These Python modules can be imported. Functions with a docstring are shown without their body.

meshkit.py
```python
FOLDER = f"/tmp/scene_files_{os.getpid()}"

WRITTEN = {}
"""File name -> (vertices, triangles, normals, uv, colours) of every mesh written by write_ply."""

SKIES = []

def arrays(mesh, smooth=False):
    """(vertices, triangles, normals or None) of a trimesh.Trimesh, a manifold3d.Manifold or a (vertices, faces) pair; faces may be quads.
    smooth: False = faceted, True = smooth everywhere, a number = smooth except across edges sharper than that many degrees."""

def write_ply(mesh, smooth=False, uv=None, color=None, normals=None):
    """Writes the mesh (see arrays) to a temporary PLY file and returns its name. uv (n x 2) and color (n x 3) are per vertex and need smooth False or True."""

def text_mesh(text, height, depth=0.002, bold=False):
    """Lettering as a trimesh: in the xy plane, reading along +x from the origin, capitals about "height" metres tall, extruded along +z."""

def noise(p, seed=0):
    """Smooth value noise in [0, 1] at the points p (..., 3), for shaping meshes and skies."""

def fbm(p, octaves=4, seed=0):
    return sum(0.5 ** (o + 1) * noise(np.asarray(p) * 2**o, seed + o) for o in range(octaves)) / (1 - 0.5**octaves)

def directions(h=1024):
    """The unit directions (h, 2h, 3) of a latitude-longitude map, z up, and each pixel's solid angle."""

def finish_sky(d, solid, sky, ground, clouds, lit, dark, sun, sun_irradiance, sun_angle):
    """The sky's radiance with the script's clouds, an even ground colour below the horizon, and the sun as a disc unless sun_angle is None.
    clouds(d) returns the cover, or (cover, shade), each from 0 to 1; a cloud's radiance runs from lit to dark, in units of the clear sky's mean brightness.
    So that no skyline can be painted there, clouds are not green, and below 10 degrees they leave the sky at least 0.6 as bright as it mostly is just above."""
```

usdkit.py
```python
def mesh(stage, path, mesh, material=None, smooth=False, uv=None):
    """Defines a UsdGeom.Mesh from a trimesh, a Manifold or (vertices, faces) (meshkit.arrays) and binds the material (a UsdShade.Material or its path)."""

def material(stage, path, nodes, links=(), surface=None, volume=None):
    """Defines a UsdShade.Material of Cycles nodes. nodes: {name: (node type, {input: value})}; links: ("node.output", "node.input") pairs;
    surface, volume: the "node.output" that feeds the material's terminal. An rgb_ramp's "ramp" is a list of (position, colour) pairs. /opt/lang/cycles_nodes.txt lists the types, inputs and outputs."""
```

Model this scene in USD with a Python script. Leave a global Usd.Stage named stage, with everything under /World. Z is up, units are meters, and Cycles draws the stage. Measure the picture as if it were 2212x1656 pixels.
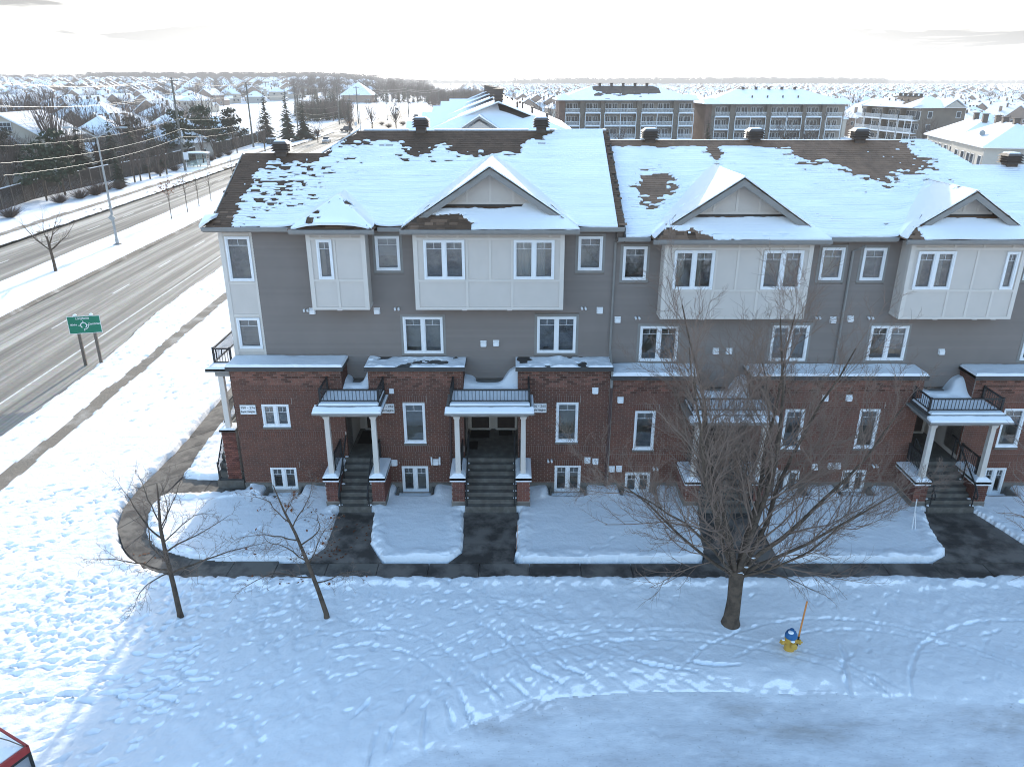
import math, random
import numpy as np, trimesh, shapely
from shapely.geometry import Polygon, LineString, box as sbox
from scipy import ndimage
import usdkit, meshkit
from pxr import Usd, UsdGeom, UsdLux, UsdShade, Gf, Sdf, Vt

stage = Usd.Stage.CreateInMemory()
UsdGeom.SetStageUpAxis(stage, UsdGeom.Tokens.z)
UsdGeom.SetStageMetersPerUnit(stage, 1.0)
UsdGeom.Xform.Define(stage, '/World')
UsdGeom.Scope.Define(stage, '/World/Looks')
PI = math.pi

# ------------------------------------------------------------------ camera, sky, sun, exposure
CAM_H = 15.2
cam = UsdGeom.Camera.Define(stage, '/World/camera')
cam.AddTranslateOp().Set(Gf.Vec3d(0, 0, CAM_H))
cam.AddRotateXOp().Set(90 - 21.76)
cam.CreateHorizontalApertureAttr(36.0)
cam.CreateVerticalApertureAttr(36.0 * 766 / 1024)
cam.CreateFocalLengthAttr(36.0 * 1631 / 2212)
cam.CreateClippingRangeAttr(Gf.Vec2f(0.5, 30000))
cam.CreateExposureAttr(1.33)

SUN_EL = math.radians(16.0)
SUN_DIR = np.array([0.01, 1.0, 0.0])
SUN_DIR = SUN_DIR / np.linalg.norm(SUN_DIR) * math.cos(SUN_EL)
SUN_DIR[2] = math.sin(SUN_EL)
SUN_ROT = math.atan2(SUN_DIR[0], SUN_DIR[1])
SKY_STRENGTH = 0.13
SUN_INTENSITY = 0.60
HAZE = 0.00020

usdkit.material(stage, '/World/Looks/sky_look', {
    'sky': ('sky_texture', {'sky_type': 'single_scattering', 'sun_disc': False, 'sun_elevation': SUN_EL, 'sun_rotation': SUN_ROT,
                            'altitude': 90.0, 'air_density': 1.2, 'aerosol_density': 1.2, 'ozone_density': 1.5}),
    'tc': ('texture_coordinate', {}),
    'map': ('mapping', {'scale': (2.2, 2.2, 26.0)}),
    'n': ('noise_texture', {'scale': 1.7, 'detail': 6.0, 'roughness': 0.55, 'distortion': 0.4}),
    'r': ('rgb_ramp', {'ramp': [(0.40, (0.05, 0.05, 0.05)), (0.58, (0.95, 0.95, 0.95))]}),
    'clear': ('hsv', {'hue': 0.497, 'saturation': 1.42, 'value': 1.0}),
    'hsv': ('hsv', {'saturation': 0.0, 'value': 0.085}),
    'mix': ('mix', {'mix_type': 'mix'}),
    'sep': ('separate_xyz', {}), 'low': ('map_range', {'range_type': 'smoothstep', 'from_min': 0.10, 'from_max': 0.45, 'to_min': 1.0, 'to_max': 0.0}),
    'cl': ('math', {'math_type': 'multiply'}), 'hi': ('hsv', {'saturation': 0.78, 'value': 2.0}), 'r3': ('rgb_ramp', {'ramp': [(0.36, (0.15, 0.15, 0.15)), (0.64, (0.75, 0.75, 0.75))]}), 'up': ('map_range', {'range_type': 'smoothstep', 'from_min': 0.12, 'from_max': 0.55, 'to_min': 0.0, 'to_max': 0.75}), 'hf': ('math', {'math_type': 'multiply'}), 'upper': ('mix', {'mix_type': 'mix'}), 'n3': ('noise_texture', {'scale': 2.4, 'detail': 5.0, 'roughness': 0.55, 'distortion': 0.6}),
    'pale': ('hsv', {'saturation': 0.22, 'value': 0.9}), 'base': ('mix', {'mix_type': 'mix'}),
    'bg': ('background_shader', {'strength': SKY_STRENGTH}),
}, [('tc.generated', 'map.vector'), ('map.vector', 'n.vector'), ('n.fac', 'r.fac'), ('sky.color', 'hsv.color'),
    ('tc.generated', 'sep.vector'), ('sep.z', 'low.value'), ('low.result', 'cl.value1'), ('r.color', 'cl.value2'), ('cl.value', 'mix.fac'), ('sky.color', 'clear.color'), ('sky.color', 'pale.color'), ('low.result', 'base.fac'), ('clear.color', 'upper.color1'), ('sky.color', 'hi.color'), ('hi.color', 'upper.color2'), ('tc.generated', 'n3.vector'), ('n3.fac', 'r3.fac'), ('sep.z', 'up.value'), ('up.result', 'hf.value1'), ('r3.color', 'hf.value2'), ('hf.value', 'upper.fac'), ('upper.color', 'base.color1'), ('pale.color', 'base.color2'), ('base.color', 'mix.color1'), ('hsv.color', 'mix.color2'), ('mix.color', 'bg.color')], surface='bg.background')
dome = UsdLux.DomeLight.Define(stage, '/World/sky')
dome.CreateIntensityAttr(1.0)
UsdShade.MaterialBindingAPI.Apply(dome.GetPrim()).Bind(UsdShade.Material.Get(stage, '/World/Looks/sky_look'))
sun = UsdLux.DistantLight.Define(stage, '/World/sun')
sun.CreateIntensityAttr(SUN_INTENSITY)
sun.CreateAngleAttr(0.9)
sun.CreateColorAttr(Gf.Vec3f(1.0, 0.93, 0.82))
sun.GetPrim().CreateAttribute('inputs:normalize', Sdf.ValueTypeNames.Bool).Set(True)
_a = Gf.Rotation(Gf.Vec3d(0, 0, 1), Gf.Vec3d(*map(float, SUN_DIR)))
sun.AddTransformOp().Set(Gf.Matrix4d(_a, Gf.Vec3d(0, 0, 0)))

# ------------------------------------------------------------------ helpers
counts = {}
def numbered(parent, name):
    k = (parent, name)
    counts[k] = counts.get(k, -1) + 1
    return f'{parent}/{name}' if counts[k] == 0 else f'{parent}/{name}_{counts[k]:03d}'

def tag(prim, **cd):
    for k, v in cd.items():
        if v is not None:
            prim.SetCustomDataByKey(k, v)
    return prim

class MB:
    """Collects vertices and faces of one mesh."""
    def __init__(s): s.v, s.f, s.n = [], [], 0
    def add(s, v, f):
        v = np.asarray(v, float).reshape(-1, 3); f = np.asarray(f, int)
        if f.shape[1] == 4: f = np.vstack([f[:, [0, 1, 2]], f[:, [0, 2, 3]]])
        s.v.append(v); s.f.append(f + s.n); s.n += len(v); return s
    def tm(s, m): return s.add(m.vertices, m.faces)
    def box(s, x0, x1, y0, y1, z0, z1):
        v = [(x, y, z) for x in (x0, x1) for y in (y0, y1) for z in (z0, z1)]
        return s.add(v, [(0, 1, 3, 2), (4, 6, 7, 5), (0, 4, 5, 1), (2, 3, 7, 6), (0, 2, 6, 4), (1, 5, 7, 3)])
    def obb(s, c, a, b, d):
        c, a, b, d = (np.asarray(q, float) for q in (c, a, b, d))
        v = [c + i * a + j * b + k * d for i in (-1, 1) for j in (-1, 1) for k in (-1, 1)]
        return s.add(v, [(0, 1, 3, 2), (4, 6, 7, 5), (0, 4, 5, 1), (2, 3, 7, 6), (0, 2, 6, 4), (1, 5, 7, 3)])
    def bar(s, p, q, w, h=None, up=(0, 0, 1)):
        p, q = np.asarray(p, float), np.asarray(q, float); h = h or w
        d = q - p; L = np.linalg.norm(d); d = d / L; u = np.asarray(up, float)
        if abs(d @ u) > .95: u = np.array([0, 1., 0])
        a = np.cross(d, u); a /= np.linalg.norm(a); b = np.cross(a, d)
        return s.obb((p + q) / 2, d * L / 2, a * w / 2, b * h / 2)
    def quad(s, a, b, c, d): return s.add([a, b, c, d], [(0, 1, 2, 3)])
    def tri(s, a, b, c): return s.add([a, b, c], [(0, 1, 2)])
    def poly(s, pts):
        return s.add(pts, [(0, i, i + 1) for i in range(1, len(pts) - 1)])
    def prism(s, pts, d):
        """a convex planar polygon given depth d (a vector)"""
        a = np.asarray(pts, float); b = a + np.asarray(d, float); n = len(a)
        f = [(0, i + 1, i) for i in range(1, n - 1)] + [(n, n + i, n + i + 1) for i in range(1, n - 1)]
        for i in range(n):
            j = (i + 1) % n; f += [(i, j, n + j), (i, n + j, n + i)]
        return s.add(np.vstack([a, b]), f)
    def tube(s, pts, rad, n=6, cap=True):
        pts = np.asarray(pts, float); m = len(pts)
        rad = np.broadcast_to(np.asarray(rad, float), (m,))
        d = np.gradient(pts, axis=0); d /= np.linalg.norm(d, axis=1)[:, None] + 1e-12
        u = np.array([0.31, 0.17, 0.93]) if abs(d[0, 2]) < .9 else np.array([0.9, 0.4, 0.1])
        a = np.cross(d, u); a /= np.linalg.norm(a, axis=1)[:, None] + 1e-12
        b = np.cross(d, a)
        t = np.arange(n) * 2 * PI / n
        v = pts[:, None] + rad[:, None, None] * (np.cos(t)[None, :, None] * a[:, None] + np.sin(t)[None, :, None] * b[:, None])
        i = np.arange(m - 1)[:, None] * n; k = np.arange(n)[None]; k2 = (k + 1) % n
        f = np.stack([i + k, i + k2, i + n + k2, i + n + k], -1).reshape(-1, 4)
        s.add(v.reshape(-1, 3), f)
        if cap:
            e = (m - 1) * n; o = s.n - m * n
            s.f.append(np.array([(o + e, o + e + j, o + e + j + 1) for j in range(1, n - 1)] + [(o, o + j + 1, o + j) for j in range(1, n - 1)]))
        return s
    def cyl(s, x, y, z0, z1, r, r1=None, n=12): return s.tube([(x, y, z0), (x, y, z1)], [r, r if r1 is None else r1], n)
    def arr(s): return (np.vstack(s.v), np.vstack(s.f))

def put(name, mb, mat, parent='/World', smooth=False, **cd):
    path = numbered(parent, name)
    m = usdkit.mesh(stage, path, mb.arr() if isinstance(mb, MB) else mb, M[mat], smooth=smooth)
    tag(m.GetPrim(), **cd)
    return path

def thing(name, label, cat, loc=(0, 0, 0), rotz=0.0, group=None, scale=None, kind=None, rotx=0.0):
    path = numbered('/World', name)
    x = UsdGeom.Xform.Define(stage, path)
    x.AddTranslateOp().Set(Gf.Vec3d(*map(float, loc)))
    x.AddRotateZOp().Set(math.degrees(rotz))
    if scale is not None:
        sc = (scale,) * 3 if np.ndim(scale) == 0 else scale
        x.AddScaleOp().Set(Gf.Vec3f(*map(float, sc)))
    tag(x.GetPrim(), label=label, category=cat, group=group, kind=kind)
    return path

def dup(src, loc, rotz=0.0, label=None, group=None, scale=1.0):
    was = stage.GetPrimAtPath(src).GetCustomData()
    base = src.split('/')[-1]
    if base[-4:-3] == '_' and base[-3:].isdigit(): base = base[:-4]
    p = thing(base, label or was['label'], was['category'], loc, rotz, group or was.get('group'), scale)
    pr = stage.GetPrimAtPath(p)
    pr.GetReferences().AddInternalReference(src)
    pr.SetInstanceable(True)
    return p

def instancer(name, protos, pos, rot, sc, idx, label, cat, make):
    """many alike small far things as one object; make(k, parent) builds prototype k"""
    path = numbered('/World', name)
    pi = UsdGeom.PointInstancer.Define(stage, path)
    UsdGeom.Scope.Define(stage, path + '/kinds')
    targets = []
    for k in range(protos):
        pp = f'{path}/kinds/kind_{k}' if k else f'{path}/kinds/kind'
        UsdGeom.Xform.Define(stage, pp); make(k, pp); targets.append(pp)
    pi.CreatePrototypesRel().SetTargets([Sdf.Path(t) for t in targets])
    pi.CreatePositionsAttr(Vt.Vec3fArray.FromNumpy(np.asarray(pos, np.float32)))
    r = np.asarray(rot, float)
    q = Vt.QuathArray([Gf.Quath(float(math.cos(a / 2)), 0.0, 0.0, float(math.sin(a / 2))) for a in r])
    pi.CreateOrientationsAttr(q)
    pi.CreateScalesAttr(Vt.Vec3fArray.FromNumpy(np.repeat(np.asarray(sc, np.float32)[:, None], 3, 1) if np.ndim(sc) == 1 else np.asarray(sc, np.float32)))
    pi.CreateProtoIndicesAttr(Vt.IntArray.FromNumpy(np.asarray(idx, np.int32)))
    tag(pi.GetPrim(), label=label, category=cat, kind='stuff')
    return path

def rects(x0, x1, z0, z1, holes):
    """the rectangle minus the holes, as rectangles"""
    xs = sorted({x0, x1, *[min(max(h[k], x0), x1) for h in holes for k in (0, 1)]})
    zs = sorted({z0, z1, *[min(max(h[k], z0), z1) for h in holes for k in (2, 3)]})
    out = []
    for a, b in zip(zs, zs[1:]):
        run = None
        for c, d in zip(xs, xs[1:]):
            m, n = (c + d) / 2, (a + b) / 2
            inside = any(h[0] < m < h[1] and h[2] < n < h[3] for h in holes)
            if not inside and d - c > 1e-6:
                if run: run[1] = d
                else: run = [c, d]
            elif run: out.append((run[0], run[1], a, b)); run = None
        if run: out.append((run[0], run[1], a, b))
    return out

def sm(a, b, x):
    t = np.clip((np.asarray(x, float) - a) / (b - a), 0, 1)
    return t * t * (3 - 2 * t)

def fb(x, y, s, o=4, seed=0):
    x, y = np.broadcast_arrays(np.asarray(x, float), np.asarray(y, float))
    return meshkit.fbm(np.stack([x * s, y * s, np.full(x.shape, seed * 7.3)], -1), o, seed)

# ------------------------------------------------------------------ materials
M = {}
def mat(name, col, rough=0.7, spec=0.3, metal=0.0, noise=None, bump=None, isl=None, coords='position', extra=None):
    """noise = (scale, other colour, lo, hi): mottling; bump = (scale, strength, distance); isl = amount of piece-to-piece change of value"""
    nodes = {'p': ('principled_bsdf', {'roughness': rough, 'specular_ior_level': spec, 'metallic': metal, 'base_color': col})}
    links = []
    out = None
    nodes['g'] = ('geometry', {})
    nodes['tc'] = ('texture_coordinate', {})
    vec = 'g.position' if coords == 'position' else 'tc.object'
    if noise:
        sc, c2, lo, hi = noise
        nodes['n'] = ('noise_texture', {'scale': sc, 'detail': 5.0, 'roughness': 0.6})
        nodes['r'] = ('rgb_ramp', {'ramp': [(lo, col), (hi, c2)]})
        links += [(vec, 'n.vector'), ('n.fac', 'r.fac')]
        out = 'r.color'
    if isl:
        nodes['oi'] = ('object_info', {})
        nodes['add'] = ('math', {'math_type': 'add'})
        nodes['fr'] = ('math', {'math_type': 'fraction'})
        nodes['mr'] = ('map_range', {'from_min': 0.0, 'from_max': 1.0, 'to_min': 1 - isl, 'to_max': 1 + isl})
        nodes['h'] = ('hsv', {'color': col})
        links += [('g.random_per_island', 'add.value1'), ('oi.random', 'add.value2'), ('add.value', 'fr.value1'), ('fr.value', 'mr.value'), ('mr.result', 'h.value')]
        if out: links.append((out, 'h.color'))
        out = 'h.color'
    if out: links.append((out, 'p.base_color'))
    if bump:
        sc, st, di = bump
        nodes['nb'] = ('noise_texture', {'scale': sc, 'detail': 4.0, 'roughness': 0.6})
        nodes['b'] = ('bump', {'strength': st, 'distance': di})
        links += [(vec, 'nb.vector'), ('nb.fac', 'b.height'), ('b.normal', 'p.normal')]
    M[name] = usdkit.material(stage, f'/World/Looks/{name}', nodes, links, surface='p.BSDF')

SNOW = (0.86, 0.88, 0.91)
mat('snow', SNOW, 0.75, 0.25, noise=(0.35, (0.82, 0.84, 0.87), 0.45, 0.75), bump=(5.0, 0.75, 0.05))
mat('roof_snow', (0.88, 0.90, 0.93), 0.7, 0.25, bump=(7.0, 0.25, 0.02))
mat('far_snow', (0.84, 0.86, 0.89), 0.8, 0.2, noise=(0.02, (0.76, 0.77, 0.79), 0.5, 0.75), bump=(0.6, 0.3, 0.2))
usdkit.material(stage, '/World/Looks/packed_snow', {
    'g': ('geometry', {}), 'm': ('mapping', {'scale': (0.35, 1.0, 1.0), 'rotation': (0, 0, 0.25)}),
    'n1': ('noise_texture', {'scale': 0.9, 'detail': 6.0, 'roughness': 0.65}), 'r1': ('rgb_ramp', {'ramp': [(0.38, (0.86, 0.88, 0.91)), (0.56, (0.70, 0.71, 0.74)), (0.72, (0.48, 0.46, 0.45))]}),
    'n2': ('noise_texture', {'scale': 14.0, 'detail': 3.0, 'roughness': 0.7}), 'r2': ('rgb_ramp', {'ramp': [(0.62, (1, 1, 1)), (0.72, (0.45, 0.43, 0.41))]}),
    'mx': ('mix', {'mix_type': 'multiply', 'fac': 0.8}), 'nb': ('noise_texture', {'scale': 8.0, 'detail': 5.0, 'roughness': 0.7}), 'b': ('bump', {'strength': 0.6, 'distance': 0.04}),
    'p': ('principled_bsdf', {'roughness': 0.6, 'specular_ior_level': 0.35})},
    [('g.position', 'm.vector'), ('m.vector', 'n1.vector'), ('n1.fac', 'r1.fac'), ('g.position', 'n2.vector'), ('n2.fac', 'r2.fac'), ('r1.color', 'mx.color1'), ('r2.color', 'mx.color2'), ('mx.color', 'p.base_color'),
     ('m.vector', 'nb.vector'), ('nb.fac', 'b.height'), ('b.normal', 'p.normal')], surface='p.BSDF')
M['packed_snow'] = UsdShade.Material.Get(stage, '/World/Looks/packed_snow')
mat('brick', (0.170, 0.074, 0.052), 0.85, 0.2, noise=(2.2, (0.118, 0.060, 0.046), 0.4, 0.7), isl=0.5, bump=(60.0, 0.4, 0.01))
mat('old_brick', (0.18, 0.070, 0.050), 0.85, 0.2, noise=(3.0, (0.12, 0.052, 0.046), 0.4, 0.7), isl=0.35, bump=(60.0, 0.4, 0.01))
mat('mortar', (0.38, 0.32, 0.28), 0.9, 0.1, noise=(5.0, (0.46, 0.39, 0.35), 0.5, 0.7))
mat('siding', (0.225, 0.192, 0.172), 0.6, 0.3, noise=(0.7, (0.243, 0.207, 0.187), 0.4, 0.7), isl=0.035, bump=(45.0, 0.15, 0.004))
mat('trim_grey', (0.245, 0.232, 0.214), 0.55, 0.3, noise=(3.0, (0.265, 0.25, 0.232), 0.4, 0.7))
mat('gutter', (0.235, 0.222, 0.205), 0.45, 0.4, noise=(4.0, (0.26, 0.245, 0.227), 0.4, 0.7))
mat('bay_panel', (0.60, 0.54, 0.486), 0.65, 0.3, noise=(1.4, (0.57, 0.515, 0.463), 0.4, 0.7), bump=(50.0, 0.2, 0.004))
mat('bay_trim', (0.66, 0.60, 0.54), 0.6, 0.3, noise=(2.0, (0.63, 0.575, 0.517), 0.4, 0.7))
mat('white_vinyl', (0.80, 0.80, 0.80), 0.4, 0.4, noise=(5.0, (0.74, 0.74, 0.74), 0.5, 0.8))
mat('cap_metal', (0.045, 0.043, 0.042), 0.5, 0.4, noise=(3.0, (0.06, 0.058, 0.056), 0.4, 0.7))
mat('black_metal', (0.012, 0.012, 0.013), 0.45, 0.4, noise=(9.0, (0.02, 0.02, 0.02), 0.4, 0.7))
mat('concrete', (0.19, 0.175, 0.155), 0.85, 0.2, noise=(1.6, (0.12, 0.11, 0.10), 0.42, 0.68), bump=(30.0, 0.3, 0.008))
mat('walk', (0.165, 0.148, 0.128), 0.75, 0.3, noise=(1.1, (0.06, 0.054, 0.05), 0.44, 0.60), isl=0.08, bump=(25.0, 0.35, 0.008))
mat('wet_walk', (0.052, 0.046, 0.042), 0.5, 0.3, noise=(1.15, (0.175, 0.152, 0.134), 0.42, 0.60), isl=0.12, bump=(14.0, 0.35, 0.01))
mat('step_stone', (0.10, 0.092, 0.080), 0.6, 0.35, noise=(3.0, (0.17, 0.16, 0.145), 0.45, 0.7), bump=(22.0, 0.4, 0.008))
mat('shingle', (0.165, 0.104, 0.070), 0.9, 0.15, noise=(1.8, (0.112, 0.072, 0.050), 0.4, 0.7), isl=0.6, bump=(90.0, 0.6, 0.006))
mat('roof_felt', (0.07, 0.052, 0.04), 0.95, 0.1)
mat('vent_brown', (0.10, 0.078, 0.064), 0.6, 0.3, noise=(6.0, (0.13, 0.10, 0.085), 0.4, 0.7))
mat('door_brown', (0.045, 0.030, 0.026), 0.5, 0.35, noise=(5.0, (0.06, 0.042, 0.036), 0.4, 0.7))
mat('warm_room', (0.55, 0.46, 0.30), 0.9, 0.1, noise=(1.3, (0.16, 0.14, 0.11), 0.4, 0.65))
mat('dim_room', (0.36, 0.37, 0.34), 0.9, 0.1, noise=(1.0, (0.06, 0.065, 0.06), 0.4, 0.65))
mat('interior', (0.55, 0.53, 0.47), 0.9, 0.1, noise=(1.1, (0.12, 0.11, 0.10), 0.4, 0.65))
mat('blind', (0.42, 0.43, 0.44), 0.8, 0.2, noise=(4.0, (0.35, 0.36, 0.37), 0.4, 0.7))
mat('curtain', (0.60, 0.59, 0.56), 0.9, 0.1)
mat('downspout_red', (0.075, 0.045, 0.040), 0.5, 0.3, noise=(4.0, (0.09, 0.055, 0.05), 0.4, 0.7))
mat('rubber', (0.010, 0.010, 0.010), 0.9, 0.1, noise=(20.0, (0.016, 0.016, 0.016), 0.4, 0.7))
mat('asphalt', (0.155, 0.142, 0.126), 0.8, 0.25, noise=(0.25, (0.21, 0.195, 0.175), 0.4, 0.7), bump=(20.0, 0.3, 0.01))
mat('road_paint', (0.66, 0.65, 0.62), 0.7, 0.2, noise=(3.0, (0.40, 0.38, 0.35), 0.5, 0.72))
mat('dirt_snow', (0.23, 0.20, 0.165), 0.9, 0.1, noise=(0.55, (0.52, 0.48, 0.43), 0.48, 0.74), bump=(8.0, 0.6, 0.05))
mat('bark', (0.125, 0.092, 0.068), 0.9, 0.15, noise=(5.0, (0.065, 0.050, 0.039), 0.4, 0.65), bump=(22.0, 0.8, 0.03))
mat('twig', (0.215, 0.155, 0.122), 0.9, 0.1)
mat('far_twig', (0.120, 0.092, 0.078), 0.9, 0.1, isl=0.2)
mat('red_twig', (0.125, 0.090, 0.075), 0.9, 0.1, isl=0.2)
mat('needles', (0.030, 0.040, 0.024), 0.8, 0.15, isl=0.4)
mat('cedar', (0.050, 0.055, 0.030), 0.8, 0.15, isl=0.4)
mat('dead_leaf', (0.17, 0.060, 0.026), 0.8, 0.15, isl=0.4)
mat('pole_wood', (0.17, 0.16, 0.14), 0.85, 0.2, noise=(2.0, (0.12, 0.11, 0.095), 0.4, 0.7))
mat('grey_wood', (0.155, 0.128, 0.105), 0.85, 0.2, noise=(3.0, (0.105, 0.088, 0.075), 0.4, 0.7), isl=0.1)
mat('fence_wood', (0.062, 0.052, 0.045), 0.9, 0.1, noise=(0.8, (0.045, 0.038, 0.034), 0.4, 0.7), isl=0.2)
mat('galvanised', (0.36, 0.37, 0.37), 0.4, 0.5, metal=0.5, noise=(3.0, (0.28, 0.29, 0.29), 0.4, 0.7))
mat('wire', (0.42, 0.40, 0.35), 0.4, 0.5)
mat('sign_green', (0.005, 0.165, 0.095), 0.45, 0.4, noise=(1.5, (0.006, 0.185, 0.11), 0.4, 0.7))
mat('sign_white', (0.78, 0.78, 0.78), 0.45, 0.4, noise=(4.0, (0.72, 0.72, 0.72), 0.5, 0.8))
mat('sign_black', (0.015, 0.015, 0.015), 0.6, 0.3)
mat('hydrant_yellow', (0.56, 0.34, 0.055), 0.5, 0.4, noise=(12.0, (0.45, 0.27, 0.05), 0.45, 0.75), coords='object')
mat('hydrant_blue', (0.012, 0.10, 0.26), 0.45, 0.4, noise=(12.0, (0.02, 0.13, 0.30), 0.4, 0.7), coords='object')
mat('stake_orange', (0.60, 0.23, 0.06), 0.6, 0.3, noise=(8.0, (0.5, 0.2, 0.06), 0.4, 0.7))
mat('clear_plastic', (0.75, 0.77, 0.78), 0.3, 0.4)
mat('red_paint', (0.33, 0.030, 0.026), 0.45, 0.4, noise=(5.0, (0.26, 0.03, 0.026), 0.45, 0.75))
mat('grey_panel', (0.30, 0.31, 0.33), 0.6, 0.3, noise=(3.0, (0.24, 0.25, 0.27), 0.4, 0.7))
mat('tan_wall', (0.46, 0.40, 0.33), 0.8, 0.2, isl=0.1)
mat('cream_wall', (0.46, 0.43, 0.38), 0.8, 0.2, noise=(0.6, (0.42, 0.39, 0.34), 0.4, 0.7), isl=0.06)
mat('grey_wall', (0.36, 0.34, 0.31), 0.8, 0.2, isl=0.1)
mat('brown_wall', (0.29, 0.215, 0.17), 0.85, 0.2, isl=0.1)
mat('apt_siding', (0.28, 0.25, 0.215), 0.8, 0.2, noise=(0.3, (0.25, 0.222, 0.192), 0.4, 0.7))
mat('apt_pier', (0.175, 0.145, 0.115), 0.85, 0.2, noise=(0.6, (0.145, 0.12, 0.098), 0.4, 0.7))
mat('apt_brick', (0.17, 0.105, 0.08), 0.85, 0.2, noise=(1.0, (0.13, 0.085, 0.065), 0.4, 0.7))
mat('far_shingle', (0.085, 0.066, 0.055), 0.9, 0.1, noise=(0.8, (0.06, 0.047, 0.04), 0.4, 0.7))
mat('far_glass', (0.035, 0.04, 0.045), 0.15, 0.5)
mat('rail_white', (0.66, 0.66, 0.65), 0.5, 0.3)
mat('car_silver', (0.35, 0.36, 0.37), 0.3, 0.5, metal=0.3)
mat('car_dark', (0.03, 0.03, 0.035), 0.3, 0.5)
mat('car_white', (0.65, 0.65, 0.65), 0.3, 0.5)
mat('far_wood_trees', (0.105, 0.090, 0.082), 0.95, 0.05, isl=0.25)

def glass(name, tint, r=0.03):
    M[name] = usdkit.material(stage, f'/World/Looks/{name}', {
        'f': ('fresnel', {'IOR': 2.1}), 't': ('transparent_bsdf', {'color': tint}),
        'gn': ('geometry', {}), 'n': ('noise_texture', {'scale': 1.3, 'detail': 1.0}), 'b': ('bump', {'strength': 0.10, 'distance': 0.03}),
        'g': ('glossy_bsdf', {'color': (0.95, 0.97, 1.0), 'roughness': r}), 'm': ('mix_closure', {})},
        [('gn.position', 'n.vector'), ('n.fac', 'b.height'), ('b.normal', 'g.normal'), ('f.fac', 'm.fac'), ('t.BSDF', 'm.closure1'), ('g.BSDF', 'm.closure2')], surface='m.closure')
glass('pane_glass', (0.80, 0.83, 0.82))
glass('shelter_glass', (0.80, 0.86, 0.84))

# asphalt with tyre tracks along the road, cracks and salt
SK = 0.038
usdkit.material(stage, '/World/Looks/road_asphalt', {
    'g': ('geometry', {}), 'sx': ('separate_xyz', {}),
    'k': ('math', {'math_type': 'multiply', 'value2': SK}), 'xp': ('math', {'math_type': 'add'}),
    'c': ('combine_xyz', {}), 'ys': ('math', {'math_type': 'multiply', 'value2': 0.02}),
    'n1': ('noise_texture', {'scale': 0.9, 'detail': 5.0, 'roughness': 0.6}),
    'r1': ('rgb_ramp', {'ramp': [(0.38, (0.14, 0.126, 0.11)), (0.5, (0.25, 0.228, 0.195)), (0.61, (0.46, 0.425, 0.375))]}),
    'n2': ('noise_texture', {'scale': 6.0, 'detail': 5.0}),
    'v': ('noise_texture', {'scale': 0.5, 'detail': 6.0, 'roughness': 0.75}),
    'rc': ('rgb_ramp', {'ramp': [(0.492, (1, 1, 1)), (0.5, (0.55, 0.55, 0.55)), (0.508, (1, 1, 1))]}),
    'm': ('mix', {'mix_type': 'multiply', 'fac': 0.6}), 'm2': ('mix', {'mix_type': 'overlay', 'fac': 0.3}),
    'p': ('principled_bsdf', {'roughness': 0.75, 'specular_ior_level': 0.25})},
    [('g.position', 'sx.vector'), ('sx.y', 'k.value1'), ('sx.x', 'xp.value1'), ('k.value', 'xp.value2'), ('sx.y', 'ys.value1'), ('xp.value', 'c.x'), ('ys.value', 'c.y'),
     ('c.vector', 'n1.vector'), ('n1.fac', 'r1.fac'), ('g.position', 'n2.vector'), ('g.position', 'v.vector'), ('v.fac', 'rc.fac'),
     ('r1.color', 'm.color1'), ('rc.color', 'm.color2'), ('m.color', 'm2.color1'), ('n2.color', 'm2.color2'), ('m2.color', 'p.base_color')], surface='p.BSDF')
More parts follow.
